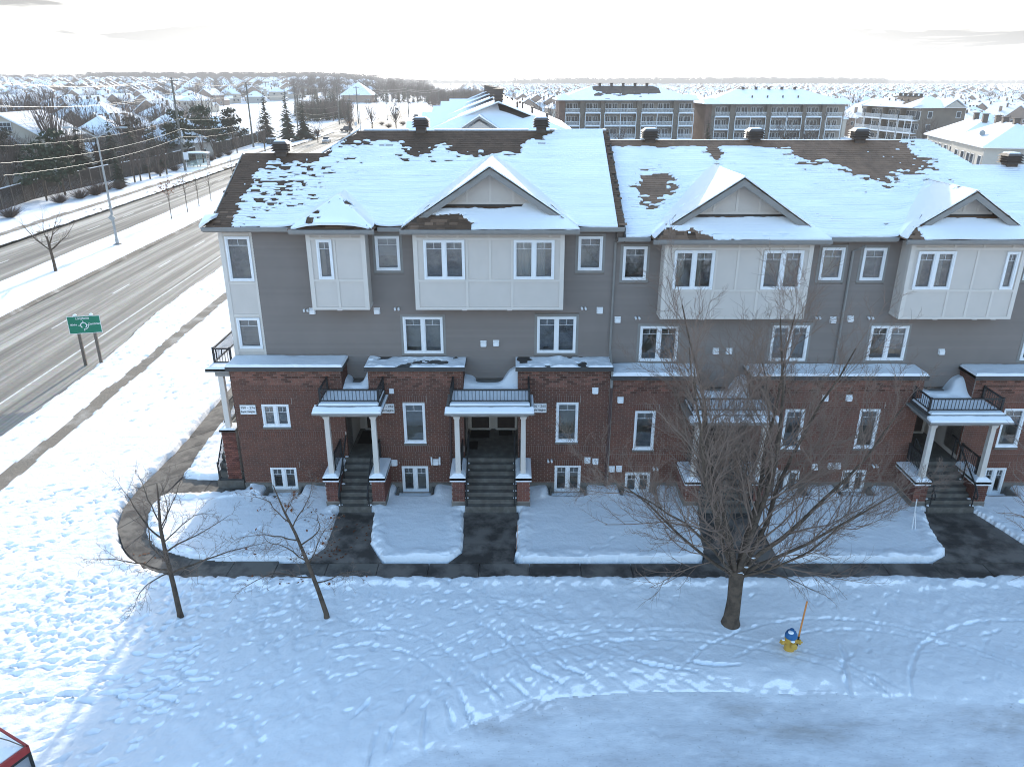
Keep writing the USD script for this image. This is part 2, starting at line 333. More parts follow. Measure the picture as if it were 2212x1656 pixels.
M['road_asphalt'] = UsdShade.Material.Get(stage, '/World/Looks/road_asphalt')

# ------------------------------------------------------------------ terrain and ground
rng = np.random.default_rng(11)
def terr(X, Y):
    X, Y = np.asarray(X, float), np.asarray(Y, float)
    side = sm(-0.06, -0.24, X / np.maximum(Y, 60.0))
    hill = 13.0 * sm(230, 1250, Y) * side + 4.0 * sm(500, 2600, Y)
    dip = -1.6 * sm(120, 210, Y) * sm(45, 85, X) * (1 - sm(600, 1200, Y))
    return hill + dip

def RX(xp, Y): return xp - SK * (np.asarray(Y, float) - 35.0)      # the road's own frame

def heightmesh(X, Y, Z, keep):
    """quads of a grid whose four corners are kept, unused points dropped"""
    ny, nx = X.shape
    idx = np.arange(nx * ny).reshape(ny, nx)
    q = np.stack([idx[:-1, :-1], idx[:-1, 1:], idx[1:, 1:], idx[1:, :-1]], -1).reshape(-1, 4)
    q = q[keep.reshape(-1)]
    used, inv = np.unique(q, return_inverse=True)
    v = np.stack([X.ravel(), Y.ravel(), Z.ravel()], 1)[used]
    return MB().add(v, inv.reshape(-1, 4))

# the wide snowfield to the horizon
ys = np.concatenate([np.arange(-60, 12, 6.0), np.arange(12, 130, 4.0), np.arange(130, 700, 14.0), np.geomspace(700, 9000, 40)])
us = np.linspace(-1.6, 1.6, 121)
Yg, Ug = np.meshgrid(ys, us, indexing='ij')
Xg = Ug * np.maximum(Yg + 120, 60) * 0.9
Zg = terr(Xg, Yg) - 0.35 + 0.25 * (fb(Xg, Yg, 0.03, 3, 3) - .5) * sm(120, 300, Yg)
near_in = (Xg > RX(-78, Yg)) & (Xg < 26) & (Yg > 4) & (Yg < 262)
Zg = np.where(near_in, Zg - 0.55, Zg)
put('snowfield', heightmesh(Xg, Yg, Zg, np.ones((len(ys) - 1, len(us) - 1), bool)), 'far_snow', smooth=True, kind='structure', label='wide snow covered ground reaching out to the horizon', category='ground')

# cleared concrete walk, in plan
W_OUT = [(-16.4, 75), (-15.6, 50), (-15.05, 33.5), (-14.95, 31.1), (-15.05, 28.0), (-15.2, 26.0), (-14.75, 24.2), (-14.1, 23.05), (-13.3, 22.1), (-12.4, 21.4), (-11.15, 20.97), (-9.9, 20.86), (-8, 20.86)]
W_IN = [(-15.3, 75), (-14.5, 50), (-13.95, 33.5), (-13.9, 30.8), (-13.75, 28.0), (-13.9, 26.2), (-13.95, 25.3), (-13.7, 24.2), (-13.15, 23.15), (-12.15, 22.35), (-10.9, 21.98), (-9.9, 21.86), (-8, 21.86)]
PATHS = {
    'side': [(-13.7, 27.7), (-10.75, 27.35), (-10.75, 26.6), (-12.6, 26.35), (-13.9, 26.2)],
    'one': [(-6.65, 25.05), (-5.25, 25.05), (-5.05, 22.9), (-4.45, 21.75), (-7.15, 21.75), (-6.6, 22.7)],
    'two': [(-1.85, 25.05), (0.25, 25.05), (0.05, 21.75), (-2.2, 21.75), (-1.72, 22.4), (-1.78, 24.0)],
    'three': [(7.1, 25.1), (9.2, 25.1), (9.2, 21.75), (6.6, 21.75)],
    'four': [(15.75, 25.1), (17.65, 25.1), (18.0, 23.8), (18.5, 21.75), (14.4, 21.75), (15.1, 22.2)]}
walk_plan = shapely.union_all([Polygon(W_OUT + W_IN[::-1]), sbox(-9.5, 20.86, 34, 21.86)] + [Polygon(p) for p in PATHS.values()]).buffer(.45).buffer(-.45)
LOT = Polygon([(-30, -20), (-6.5, 10.5), (-4.2, 12.4), (-2.9, 13.4), (-1.25, 14.6), (0.4, 15.5), (3.7, 15.85), (8.6, 15.75), (13, 15.5), (24, 15.3), (40, 15.2), (40, -20)])
BASEMENT_X = [(-9.16, .55), (-3.89, .55), (2.22, .55), (5.05, .55), (11.06, .55), (13.74, .55), (19.4, .5)]

dents = []
def track(x0, y0, ang, n, step=0.62, depth=0.06, wob=0.12, length=0.32, wid=0.12):
    x, y, a = x0, y0, ang
    for k in range(n):
        a += rng.normal(0, wob); x += step * math.cos(a) * rng.uniform(.8, 1.2); y += step * math.sin(a) * rng.uniform(.8, 1.2)
        s = 0.11 * (1 if k % 2 else -1)
        dents.append((x - s * math.sin(a), y + s * math.cos(a), a + rng.normal(0, .15), length * rng.uniform(.8, 1.25), wid * rng.uniform(.85, 1.3), depth * rng.uniform(.6, 1.2)))
def trample(n, xr, yr, depth=0.05, ang=None, sp=0.6):
    for _ in range(n):
        dents.append((rng.uniform(*xr), rng.uniform(*yr), rng.uniform(0, PI) if ang is None else rng.normal(ang, sp), rng.uniform(.14, .40), rng.uniform(.08, .17), depth * rng.uniform(.15, 1.2) ** 1.3))
# well trodden lawn below the walk and round the corner
trample(380, (-14.5, -3), (17.3, 20.7), 0.050)
trample(150, (-12.5, -5), (13.2, 17.6), 0.040, 0.9, 0.5)
trample(180, (-9.5, -6.0), (12.8, 20.7), 0.055, 1.35, 0.4)
trample(330, (-21.5, -15.3), (18.5, 27), 0.050)
trample(160, (-15.5, -12), (16.8, 21), 0.055)
trample(110, (-3, 12), (18.2, 20.7), 0.028)
trample(160, (9, 20), (16.2, 20.7), 0.036)
trample(120, (-14, -11.2), (28, 31), 0.05)
for _ in range(60): track(rng.uniform(-13, 1), rng.uniform(13.5, 20), rng.uniform(0.2, 1.4), int(rng.integers(5, 12)), 0.55, 0.055)
for _ in range(26): track(rng.uniform(-2, 19), rng.uniform(16.3, 20), rng.uniform(-.6, 3.6), int(rng.integers(5, 10)), 0.6, 0.05)
for y in (15.4, 15.75, 16.55, 16.85): track(-14.4, y, 0.03, 9, 0.66, 0.10, 0.03, 0.46, 0.13)
for a in ((-12.6, 17.6), (-12.4, 16.9), (-10.2, 13.9), (-10.9, 13.6), (-9.7, 13.5)): dents.append((*a, rng.uniform(0, 1), .42, .15, .1))
for _ in range(26): track(rng.uniform(-20, -15), rng.uniform(28, 55), rng.uniform(-.4, 2.4), int(rng.integers(6, 16)), 0.7, 0.08)
trample(420, (-25.2, -22.6), (28, 62), 0.07, 1.4, .9)
trample(200, (-20, -13), (28, 40), 0.06)
# long sweeping tracks across the lawn
def sweep(pts, depth=.045, wid=.13):
    ln = LineString(pts); n = int(ln.length / .17)
    for k in range(n):
        a, b = ln.interpolate(k / n, normalized=True), ln.interpolate((k + .6) / n, normalized=True)
        dents.append((a.x + rng.normal(0, .02), a.y + rng.normal(0, .02), math.atan2(b.y - a.y, b.x - a.x), .34, wid * rng.uniform(.8, 1.2), depth * rng.uniform(.5, 1.2)))
def arc_pts(cx, cy, rx, ry, a0, a1): return [(cx + rx * math.cos(t), cy + ry * math.sin(t)) for t in np.linspace(a0, a1, 14)]
for args in [(4.0, 13.6, 7.5, 4.6, .5, 2.4), (4.2, 13.2, 7.0, 4.6, .6, 2.3), (9.5, 13.2, 6.0, 5.6, .4, 2.5), (10.0, 12.8, 5.6, 5.5, .5, 2.3), (-4, 11.5, 4.2, 6.8, .35, 1.9), (-4.3, 11.2, 4.0, 6.4, .4, 1.8), (15, 14.5, 4.5, 4.2, 1.2, 2.9), (-1.5, 14.2, 2.4, 4.4, .2, 1.4)]: sweep(arc_pts(*args))
for k in range(11): sweep([(-1.2 + .25 * k, 18.6 - .1 * abs(k - 5)), (-2.6 + .62 * k, 17.2), (-3.6 + 1.0 * k, 15.9 - .03 * k)], .035, .11)
for args in [(6.0, 8.0, 12, 6.3, 1.0, 2.2), (6.3, 7.6, 12, 6.0, .9, 2.1), (5.0, 6.5, 13, 6.0, .8, 1.9)]: sweep(arc_pts(*args), .03, .2)
# long drag marks at the bottom centre
for (x, y, a, L) in [(-3.4, 14.0, 1.5, 1.2), (-3.0, 14.1, 1.5, .8), (-2.2, 14.4, 1.62, 1.3), (-1.6, 14.9, 1.9, .9), (-1.25, 15.2, 1.9, 1.0), (-2.7, 15.3, 1.2, .7), (-3.9, 15.2, 1.1, .7), (-.6, 15.9, 2.2, 1.1), (0.1, 15.9, 2.3, 1.0), (-4.9, 12.4, 2.2, 1.2), (-4.3, 12.3, 1.7, 1.3), (-3.6, 12.1, 1.3, 1.2), (-5.2, 12.9, 2.8, 1.3), (-4.1, 12.9, .2, 1.5), (-3.1, 12.5, .9, 1.1), (0.9, 16.3, 2.5, 1.2), (1.6, 16.5, 2.6, 1.1), (4.2, 16.6, 2.9, 1.8), (5.6, 16.7, 3.0, 1.6)]:
    dents.append((x, y, a, L, .13, .13))
for (x, y, a) in [(9.1, 16.0, 1.4), (9.25, 16.6, 1.5), (9.5, 17.2, 1.4), (9.9, 16.1, 2.0)]: dents.append((x, y, a, .7, .16, .12))

def stamp(X, Y, Z, x_of, x0, dx, y0, dy):
    ny, nx = X.shape
    for (x, y, a, L, w, d) in dents:
        r = max(L, w) * 1.9
        j0, j1 = int((y - r - y0) / dy), int((y + r - y0) / dy) + 2
        if j1 <= 0 or j0 >= ny: continue
        xx = x_of(x, y)
        i0, i1 = int((xx - r - x0) / dx), int((xx + r - x0) / dx) + 2
        if i1 <= 0 or i0 >= nx: continue
        j0, i0 = max(j0, 0), max(i0, 0)
        sx, sy = X[j0:j1, i0:i1] - x, Y[j0:j1, i0:i1] - y
        d_ = d * (.55 if x > -9 else 1.0)
        p, q = (sx * math.cos(a) + sy * math.sin(a)) / (L * .5), (-sx * math.sin(a) + sy * math.cos(a)) / (w * .5)
        rr = np.sqrt(p * p + q * q) * (1 + .25 * np.sin(3 * np.arctan2(q, p) + x * 9))
        Z[j0:j1, i0:i1] += -d_ * (1 - sm(0.5, 1.2, rr)) + d_ * 0.22 * np.exp(-((rr - 1.45) / .35) ** 2)

def lawn(X, Y, x_of, x0, dx, y0, dy):
    Z = 0.10 * (fb(X, Y, 0.22, 3, 1) - .5) + 0.055 * (fb(X, Y, 1.3, 3, 2) - .5)
    churn = sm(.40, .60, fb(X, Y, .35, 3, 7))
    Z += (0.05 + .08 * churn) * (fb(X, Y, 3.4, 4, 6) - .5) * sm(21.8, 20.4, Y)       # broken crust below the walk
    Z += .045 * (fb(X * .5, Y, 2.4, 4, 5) - .5) * sm(21.8, 22.6, Y)
    stamp(X, Y, Z, x_of, x0, dx, y0, dy)
    # windrow along the parking lot
    inside = shapely.contains_xy(LOT, X.ravel(), Y.ravel()).reshape(X.shape)
    dist = ndimage.distance_transform_edt(~inside, sampling=(dy, dx)) - ndimage.distance_transform_edt(inside, sampling=(dy, dx))
    dist = dist + 0.9 * (fb(X, Y, 0.6, 4, 8) - .5)
    Z += 0.13 * np.exp(-((dist - .9) / .8) ** 2) * (0.0 + 1.5 * fb(X, Y, .45, 3, 9))
    lot = dist < 0
    lotz = -0.12 + 0.03 * (fb(X, Y, 2.5, 3, 12) - .5) + 0.03 * (fb(X * .25, Y * 2.2, 1.2, 3, 13) - .5) - 0.03 * sm(0, -1.5, dist) + .05 * (fb(X, Y, 6.0, 4, 14) - .5) + .06 * sm(.55, .75, fb(X, Y, 1.1, 4, 18)) * (fb(X, Y, 5.0, 2, 20) - .3)
    mixl = sm(.5, -.9, dist)
    Z = Z * (1 - mixl) + lotz * mixl
    # cleared walks
    wk = shapely.contains_xy(walk_plan, X.ravel(), Y.ravel()).reshape(X.shape)
    d = ndimage.distance_transform_edt(~wk, sampling=(dy, dx)) - ndimage.distance_transform_edt(wk, sampling=(dy, dx))
    d = d + 0.26 * (fb(X, Y, 2.6, 4, 15) - .5) + 0.26 * (fb(X, Y, .8, 2, 16) - .5)
    Z += 0.10 * np.exp(-((d - .30) / .24) ** 2) * (-.1 + 1.7 * fb(X, Y, 1.9, 3, 17))
    Z = np.where(d < 0.10, np.minimum(Z, -0.16 + 2.2 * np.maximum(d, 0)), Z)
    Z += .09 * (fb(X, Y, 5.0, 3, 23) - .5) * np.exp(-((d - .2) / .28) ** 2) * (d > .04)
    gone = d < -0.02
    Z = np.where(gone, -0.32, Z)
    # hollows at the basement windows, drifts between them
    for cx, hw in BASEMENT_X:
        Z -= 0.34 * sm(hw + .32, hw + .1, np.abs(X - cx)) * sm(26.05, 26.35, Y)
        for sx in (-1, 1): Z += .10 * np.exp(-((X - cx - sx * (hw + .45)) / .24) ** 2 - ((Y - 26.4) / .45) ** 2)
    Z += 0.10 * sm(25.6, 26.7, Y) * (X > -10.6) * fb(X, Y, .8, 2, 19)
    return Z, lot, gone

# lawn in front
x0, dx, y0, dy = -23.5, 0.052, 11.2, 0.056
gx, gy = np.arange(x0, 21.6, dx), np.arange(y0, 27.25, dy)
X, Y = np.meshgrid(gx, gy)
Z, lot, gone = lawn(X, Y, lambda x, y: x, x0, dx, y0, dy)
pathm = (X > RX(-21.65, Y) + .5 * (fb(X, Y, .7, 3, 21) - .5)) & (X < RX(-20.75, Y) + .5 * (fb(X, Y, .8, 3, 22) - .5))
Z = np.where(pathm, Z * .6 - .05, Z)
c4 = lambda a: a[:-1, :-1] & a[:-1, 1:] & a[1:, 1:] & a[1:, :-1]
any4 = lambda a: a[:-1, :-1] | a[:-1, 1:] | a[1:, 1:] | a[1:, :-1]
solid = ~c4(gone)
put('snow_lawn', heightmesh(X, Y, Z, solid & ~c4(lot) & ~c4(pathm)), 'snow', smooth=True, kind='structure', label='trodden snow lawn with footprints in front of the town houses', category='snow')
put('parking_lot', heightmesh(X, Y, Z, c4(lot)), 'packed_snow', smooth=True, kind='structure', label='packed and dirty snow of the ploughed parking lot at the bottom', category='road')
path_a = heightmesh(X, Y, Z, c4(pathm))
# rest of the lot and lawn behind the camera (seen only in window reflections)
put('snow_lawn', MB().quad((-60, -60, -.2), (60, -60, -.2), (60, 11.3, -.2), (-60, 11.3, -.2)), 'packed_snow', kind='structure', label='snow on the ground below and behind the camera', category='snow')

# verge and side lawn beside the road (road frame)
x0, dx, y0, dy = -27.0, 0.10, 27.1, 0.13
gx, gy = np.arange(x0, -9.0, dx), np.arange(y0, 112, dy)
XP, Y = np.meshgrid(gx, gy); X = RX(XP, Y)
Z, lot, gone = lawn(X, Y, lambda x, y: x + SK * (y - 35.0), x0, dx, y0, dy)
edge = -24.1 - 0.9 * sm(38, 56, Y) + .5 * (fb(X, Y, .35, 3, 31) - .5) + .25 * (fb(X, Y, 1.7, 2, 32) - .5)
Z = np.where(XP < edge + .6, np.minimum(Z, -.17 + (XP - edge) * .35), Z) + .06 * np.exp(-((XP - edge - .9) / .5) ** 2)
pathm = (XP > -21.65 + .5 * (fb(X, Y, .7, 3, 21) - .5)) & (XP < -20.75 + .5 * (fb(X, Y, .8, 3, 22) - .5))
Z = np.where(pathm, Z * .6 - .05, Z)
ok = ~c4(gone) & ~any4((X > -10.8) & (Y > 27.3) & (Y < 60)) & c4(XP > edge - .3)
slush = (XP < edge + .35)
put('snow_lawn', heightmesh(X, Y, Z, ok & ~c4(pathm) & ~c4(slush)), 'snow', smooth=True, kind='structure', label='snow verge with footprints between the road and the end of the town houses', category='snow')
put('trodden_path', heightmesh(X, Y, Z, c4(pathm)).add(*path_a.arr()), 'dirt_snow', smooth=True, kind='structure', label='brown trodden foot path through the snow along the road', category='path')
put('slush_edge', heightmesh(X, Y, Z, ok & c4(slush)), 'dirt_snow', smooth=True, kind='structure', label='dirty slush along the near edge of the road', category='snow')

# the two carriageways, running straight away from the building, then bending
def strip(xa, xb, ylist, z, n=1):
    m = MB()
    for a, b in zip(ylist, ylist[1:]):
        m.quad((RX(xa, a) + bend(a), a, z + float(terr(-50, a))), (RX(xb, a) + bend(a), a, z + float(terr(-50, a))), (RX(xb, b) + bend(b), b, z + float(terr(-50, b))), (RX(xa, b) + bend(b), b, z + float(terr(-50, b))))
    return m
def bend(y): return -0.075 * max(y - 200, 0)
RY = [18, 40, 70, 110, 160, 200, 240, 280, 330, 380, 440, 500, 560, 640, 720]
put('road', strip(-35.6, -23.2, RY, -0.115), 'road_asphalt', kind='structure', label='near carriageway of worn grey brown asphalt with tyre tracks', category='road')
put('road', strip(-51.2, -40.0, RY, -0.113), 'road_asphalt', kind='structure', label='far carriageway of sunlit asphalt beyond the snowy median', category='road')
cross = MB().quad((-100, 236, -.105 + float(terr(-90, 236))), (-28, 234, -.10), (-28, 250, -.10), (-104, 252, -.105 + float(terr(-90, 252))))
put('road', cross, 'dirt_snow', kind='structure', label='snowy cross street at the roundabout far down the road', category='road')
mk = strip(-26.28, -26.14, RY[:7], -0.109)
put('edge_line', mk, 'road_paint', kind='structure', label='solid white edge line of the near carriageway', category='road marking')
for xp, lab, per in ((-30.25, 'dashed white lane line of the near carriageway', 9.0), (-45.3, 'dashed white lane line of the far carriageway', 9.0)):
    m = MB()
    for y in np.arange(30.2, 200, per):
        m.add(*strip(xp - .07, xp + .07, [y, y + 3.0], -0.107).arr())
    put('lane_line', m, 'road_paint', kind='structure', label=lab, category='road marking')
x0, dx, y0, dy = -78.0, 0.28, 34.0, 0.45
gx, gy = np.arange(x0, -33.0, dx), np.arange(y0, 262, dy)
XP, Y = np.meshgrid(gx, gy); X = RX(XP, Y)
Z = terr(X, Y) + 0.16 * (fb(X, Y, .12, 3, 41) - .5) + .08 * (fb(X, Y, .9, 3, 42) - .5)
nz = .5 * (fb(X, Y, .5, 3, 43) - .5)
med = (XP > -41.2 + nz) & (XP < -34.4 + nz)
Z = np.where((XP > -41.6) & (XP < -34.0), Z + .10 - .45 * sm(-34.9, -34.2, XP) - .45 * sm(-40.9, -41.5, XP), Z)
ver = XP < -49.0 + nz
Z += .35 * np.exp(-((XP + 50.0) / .9) ** 2) * (0.3 + 1.2 * fb(X, Y, .9, 3, 44)) * (XP < -49)
walk2 = (XP > -54.2 + .5 * nz) & (XP < -52.6 + .5 * nz)
Z = np.where(walk2, Z - .08, Z)
dirty = ver & (XP > -50.3) & (fb(X, Y, 1.2, 3, 45) > .54) | (med & (XP > -35.1))
allm = (med | ver) & (Y < 232)
put('median', heightmesh(X, Y, Z, c4(med & (Y < 232)) & ~c4(dirty)), 'snow', smooth=True, kind='structure', label='smooth white snow on the median between the two carriageways', category='snow')
put('verge', heightmesh(X, Y, Z, c4(ver) & ~c4(walk2) & ~c4(dirty)), 'snow', smooth=True, kind='structure', label='sunlit snow verge between the far carriageway and the fence', category='snow')
put('foot_walk', heightmesh(X, Y, Z, c4(walk2)), 'dirt_snow', smooth=True, kind='structure', label='sandy foot walk along the far side of the road', category='path')
put('ploughed_snow', heightmesh(X, Y, Z, c4(dirty) & c4(med | ver)), 'dirt_snow', smooth=True, kind='structure', label='ploughed dirty snow along the kerbs of the road', category='snow')

# concrete walk: slab by slab
side = thing('walkway', 'cleared concrete walk curving round the corner and along the town houses', 'walkway', kind='structure')
def slab(pts, mt):
    p = Polygon(pts).buffer(-0.012, join_style=2)
    if p.is_empty or p.geom_type != 'Polygon': return
    put('slab', MB().tm(trimesh.creation.extrude_polygon(p, 0.10).apply_translation((0, 0, -0.20 + rng.uniform(-.006, .006)))), mt, side)
lo, li = LineString(W_OUT), LineString(W_IN)
n = 38
for k in range(n):
    a = [lo.interpolate(t, normalized=True) for t in (k / n, (k + 1) / n)]; b = [li.interpolate(t, normalized=True) for t in (k / n, (k + 1) / n)]
    slab([(a[0].x, a[0].y), (a[1].x, a[1].y), (b[1].x, b[1].y), (b[0].x, b[0].y)], 'walk')
x = -7.995
while x < 31:
    w = 1.72
    slab([(x, 20.80), (x + w, 20.80), (x + w, 21.72), (x, 21.72)], 'wet_walk' if x > -6 else 'walk')
    x += w
for key, pts in PATHS.items():
    P = Polygon(pts)
    if key == 'side':
        for a, b in ((-14, -12.4), (-12.4, -11.6), (-11.6, -10.7)):
            q = P.intersection(sbox(a, 26, b, 28))
            slab(list(q.exterior.coords)[:-1], 'walk')
    else:
        for a, b in ((21.72, 22.9), (22.9, 24.0), (24.0, 25.1)):
            q = P.intersection(sbox(-30, a, 40, b))
            slab(list(q.exterior.coords)[:-1], 'wet_walk')

# ------------------------------------------------------------------ the town houses
YS, YB, YW = 27.90, 27.15, 26.80        # siding wall, bay fronts, brick front
FL, FLB = 0.477, 0.66                   # slopes of the main roof and of gables
def roofplane(dz): return lambda X, Y: 10.30 + dz + FL * (Y - 27.45)

def window(parent, x0, x1, z0, z1, y, lights=1, sill=None, fill='dark', seed=0, bars=True, proud=0.05):
    r = random.Random(seed * 13 + int(x0 * 100))
    fw = 0.062
    m = MB()
    for a, b, c, d in ((x0, x0 + fw, z0, z1), (x1 - fw, x1, z0, z1), (x0 + fw, x1 - fw, z1 - fw, z1), (x0 + fw, x1 - fw, z0, z0 + fw)):
        m.box(a, b, y - proud, y + .09, c, d)
    spans = [(x0 + fw, x1 - fw)]
    if lights == 2:
        xm = (x0 + x1) / 2
        m.box(xm - .05, xm + .05, y - proud + .004, y + .09, z0 + fw, z1 - fw)
        spans = [(x0 + fw, xm - .05), (xm + .05, x1 - fw)]
    sw = .042
    for a, b in spans:
        for p, q, s, t in ((a, a + sw, z0 + fw, z1 - fw), (b - sw, b, z0 + fw, z1 - fw), (a + sw, b - sw, z1 - fw - sw, z1 - fw), (a + sw, b - sw, z0 + fw, z0 + fw + sw)):
            m.box(p, q, y - proud + .022, y + .07, s, t)
    w = put('window', m, 'white_vinyl', parent)
    for a, b in spans:
        g0, g1, h0, h1 = a + sw, b - sw, z0 + fw + sw, z1 - fw - sw
        put('pane', MB().quad((g0, y + .03, h0), (g1, y + .03, h0), (g1, y + .03, h1), (g0, y + .03, h1)), 'pane_glass', w)
        if bars:
            hb = h1 - min(.235, .24 * (h1 - h0) + .06)
            mm = MB().box(g0, g1, y + .012, y + .022, hb - .008, hb + .008)
            xc = (g0 + g1) / 2
            mm.box(xc - .007, xc + .007, y + .0125, y + .0215, hb, h1)
            put('muntin', mm, 'white_vinyl', w)
        ff = fill if fill != 'mix' else r.choice(['dark', 'dark', 'blind', 'half', 'curtain'])
        if ff in ('blind', 'half'):
            bm = MB(); zz = h1
            lowest = h0 if ff == 'blind' else h0 + (h1 - h0) * r.uniform(.3, .6)
            while zz > lowest + .03:
                bm.quad((g0 - .02, y + .115, zz - .052), (g1 + .02, y + .115, zz - .052), (g1 + .02, y + .10, zz), (g0 - .02, y + .10, zz)); zz -= .055
            put('blind', bm, 'blind', w)
        elif ff == 'curtain':
            n = 14; cm = MB()
            xs = np.linspace(g0 - .02, g0 + (g1 - g0) * r.choice([.45, .6, 1.0]), n)
            yy = y + .15 + .03 * np.sin(np.arange(n) * 2.1)
            for i in range(n - 1):
                cm.quad((xs[i], yy[i], h0), (xs[i + 1], yy[i + 1], h0), (xs[i + 1], yy[i + 1], h1), (xs[i], yy[i], h1))
            put('curtain', cm, 'curtain', w)
    i = MB(); X0, X1, Z0, Z1, D = x0 + .04, x1 - .04, z0 + .04, z1 - .04, y + .62
    i.quad((X0, D, Z0), (X1, D, Z0), (X1, D, Z1), (X0, D, Z1))
    i.quad((X0, y + .09, Z0), (X0, D, Z0), (X0, D, Z1), (X0, y + .09, Z1)); i.quad((X1, y + .09, Z0), (X1, D, Z0), (X1, D, Z1), (X1, y + .09, Z1))
    i.quad((X0, y + .09, Z1), (X1, y + .09, Z1), (X1, D, Z1), (X0, D, Z1)); i.quad((X0, y + .09, Z0), (X1, y + .09, Z0), (X1, D, Z0), (X0, D, Z0))
    put('room', i, r.choice(['interior', 'interior', 'warm_room', 'dim_room', 'dim_room']), w)
    if sill:
        put('sill', MB().box(x0 - .03, x1 + .03, y - .09, y - .01, z0 - sill, z0 - .004), 'concrete', w)
        n = 9; xs = np.linspace(x0 - .02, x1 + .02, n); sm_ = MB()
        for k in range(n - 1):
            h0_, h1_ = .05 + .03 * math.sin(k * 1.7 + seed), .05 + .03 * math.sin((k + 1) * 1.7 + seed)
            sm_.add([(xs[k], y - .095, z0), (xs[k + 1], y - .095, z0), (xs[k + 1], y - .052, z0 + h1_), (xs[k], y - .052, z0 + h0_)], [(0, 1, 2, 3)])
        put('snow', sm_, 'roof_snow', w)
    return w

def brick_boxes(x0, x1, z0, z1, holes=(), soldiers=(), phase=0.0):
    """bricks of a wall in its own plane: (x0, x1, z0, z1) each; soldiers are (x0, x1, z0) rows of upright bricks"""
    L, Hh, J = .254, .089, .013
    out = []
    sol = [(a, b, c, c + .267) for a, b, c in soldiers]
    blocks = list(holes) + sol
    k0 = math.floor((z0 - 2.47) / Hh)
    k = k0
    while 2.47 + k * Hh < z1 - .02:
        a, b = max(2.47 + k * Hh + J, z0), min(2.47 + (k + 1) * Hh, z1)
        zm = (a + b) / 2
        iv = [(x0, x1)]
        for h in blocks:
            if h[2] - .02 < zm < h[3] + .02:
                iv = [p for (c, d) in iv for p in ((c, min(d, h[0])), (max(c, h[1]), d)) if p[1] - p[0] > .03]
        off = (L + J) / 2 * (k % 2) + phase
        for c, d in iv:
            s = math.floor((c - off) / (L + J)) * (L + J) + off
            while s < d:
                p, q = max(s, c + (J if s < c else 0)), min(s + L, d)
                if q - p > .03: out.append((p, q, a, b))
                s += L + J
        k += 1
    for (a, b, c, d) in sol:
        s = a
        while s + .079 <= b + .001:
            if s > x0 - .01 and s + .079 < x1 + .01 and not any(h[0] - .02 < s + .04 < h[1] + .02 and h[2] < (c + d) / 2 < h[3] for h in holes): out.append((s, s + .076, c + J, d))
            s += .089
    return out

def emit_bricks(parent, items, name='brick', stuff='brickwork', limit=300):
    """items: (8 corner coordinates, screen size). The largest become parts of their own."""
    items.sort(key=lambda t: -t[1])
    F = [(0, 1, 3, 2), (4, 6, 7, 5), (0, 4, 5, 1), (2, 3, 7, 6), (0, 2, 6, 4), (1, 5, 7, 3)]
    for v, _, mt in items[:limit]: put(name, MB().add(v, F), mt, parent)
    rest = {}
    for v, _, mt in items[limit:]: rest.setdefault(mt, MB()).add(v, F)
    for mt, m in rest.items(): put(stuff, m, mt, parent, kind='stuff', label='the rest of the brick courses' if name == 'brick' else 'the rest of the laid courses')

def corners(x0, x1, y0, y1, z0, z1): return [(x, y, z) for x in (x0, x1) for y in (y0, y1) for z in (z0, z1)]
FWD = np.array([0, math.cos(math.radians(21.76)), -math.sin(math.radians(21.76))])
def size_of(v, area):
    c = np.mean(v, 0) - (0, 0, CAM_H)
    return area / max(c @ FWD, 1) ** 2 if abs(c[0] / max(c @ FWD, 1)) < .70 else 0.0

def fix(mb, fn):
    mb.v = [fn(np.array(v)) for v in mb.v]; return mb

def railing(parent, pts, z, h, posts=True, gap=.105, snow=False, name='railing'):
    """metal guard rail along a polyline (x, y), its balusters parts of their own kind"""
    m = MB()
    for a, b in zip(pts, pts[1:]):
        m.bar((*a, z + h), (*b, z + h), .06, .05); m.bar((*a, z + .07), (*b, z + .07), .035, .03)
        L = math.dist(a, b); n = max(2, int(L / gap))
        for k in range(1, n):
            t = k / n; x, y = a[0] + (b[0] - a[0]) * t, a[1] + (b[1] - a[1]) * t
            m.box(x - .009, x + .009, y - .009, y + .009, z + .06, z + h)
    for x, y in pts: m.box(x - .034, x + .034, y - .034, y + .034, z - .02, z + h + .06)
    return put(name, m, 'black_metal', parent)

def snow_patch(x0, x1, y0, y1, zf, t0=.05, t1=.10, step=.06, seed=0, bare=0.0, bite=0.0, edge=.05):
    """a bed of snow on a flat or sloping surface zf(x, y), thinning to nothing where it has blown or melted away"""
    nx, ny = max(3, int((x1 - x0) / step) + 1), max(3, int((y1 - y0) / step) + 1)
    X, Y = np.meshgrid(np.linspace(x0, x1, nx), np.linspace(y0, y1, ny))
    t = t0 + (t1 - t0) * fb(X, Y, 1.4, 3, seed) + bare
    if bite: t = t + bite * (fb(X, Y, 2.2, 3, seed + 5) - .5)
    e = np.minimum(np.minimum(X - x0, x1 - X), np.minimum(Y - y0, y1 - Y)) + .03 * (fb(X, Y, 4, 2, seed + 2) - .5)
    t = t * (0.35 + .65 * sm(-.01, edge, e))
    Zb = zf(X, Y)
    m = heightmesh(X, Y, Zb + t, any_pos(t))
    return skirt(m, .0 + t1 + .02)

def any_pos(t):
    p = t > .004
    return p[:-1, :-1] & p[:-1, 1:] & p[1:, 1:] & p[1:, :-1]

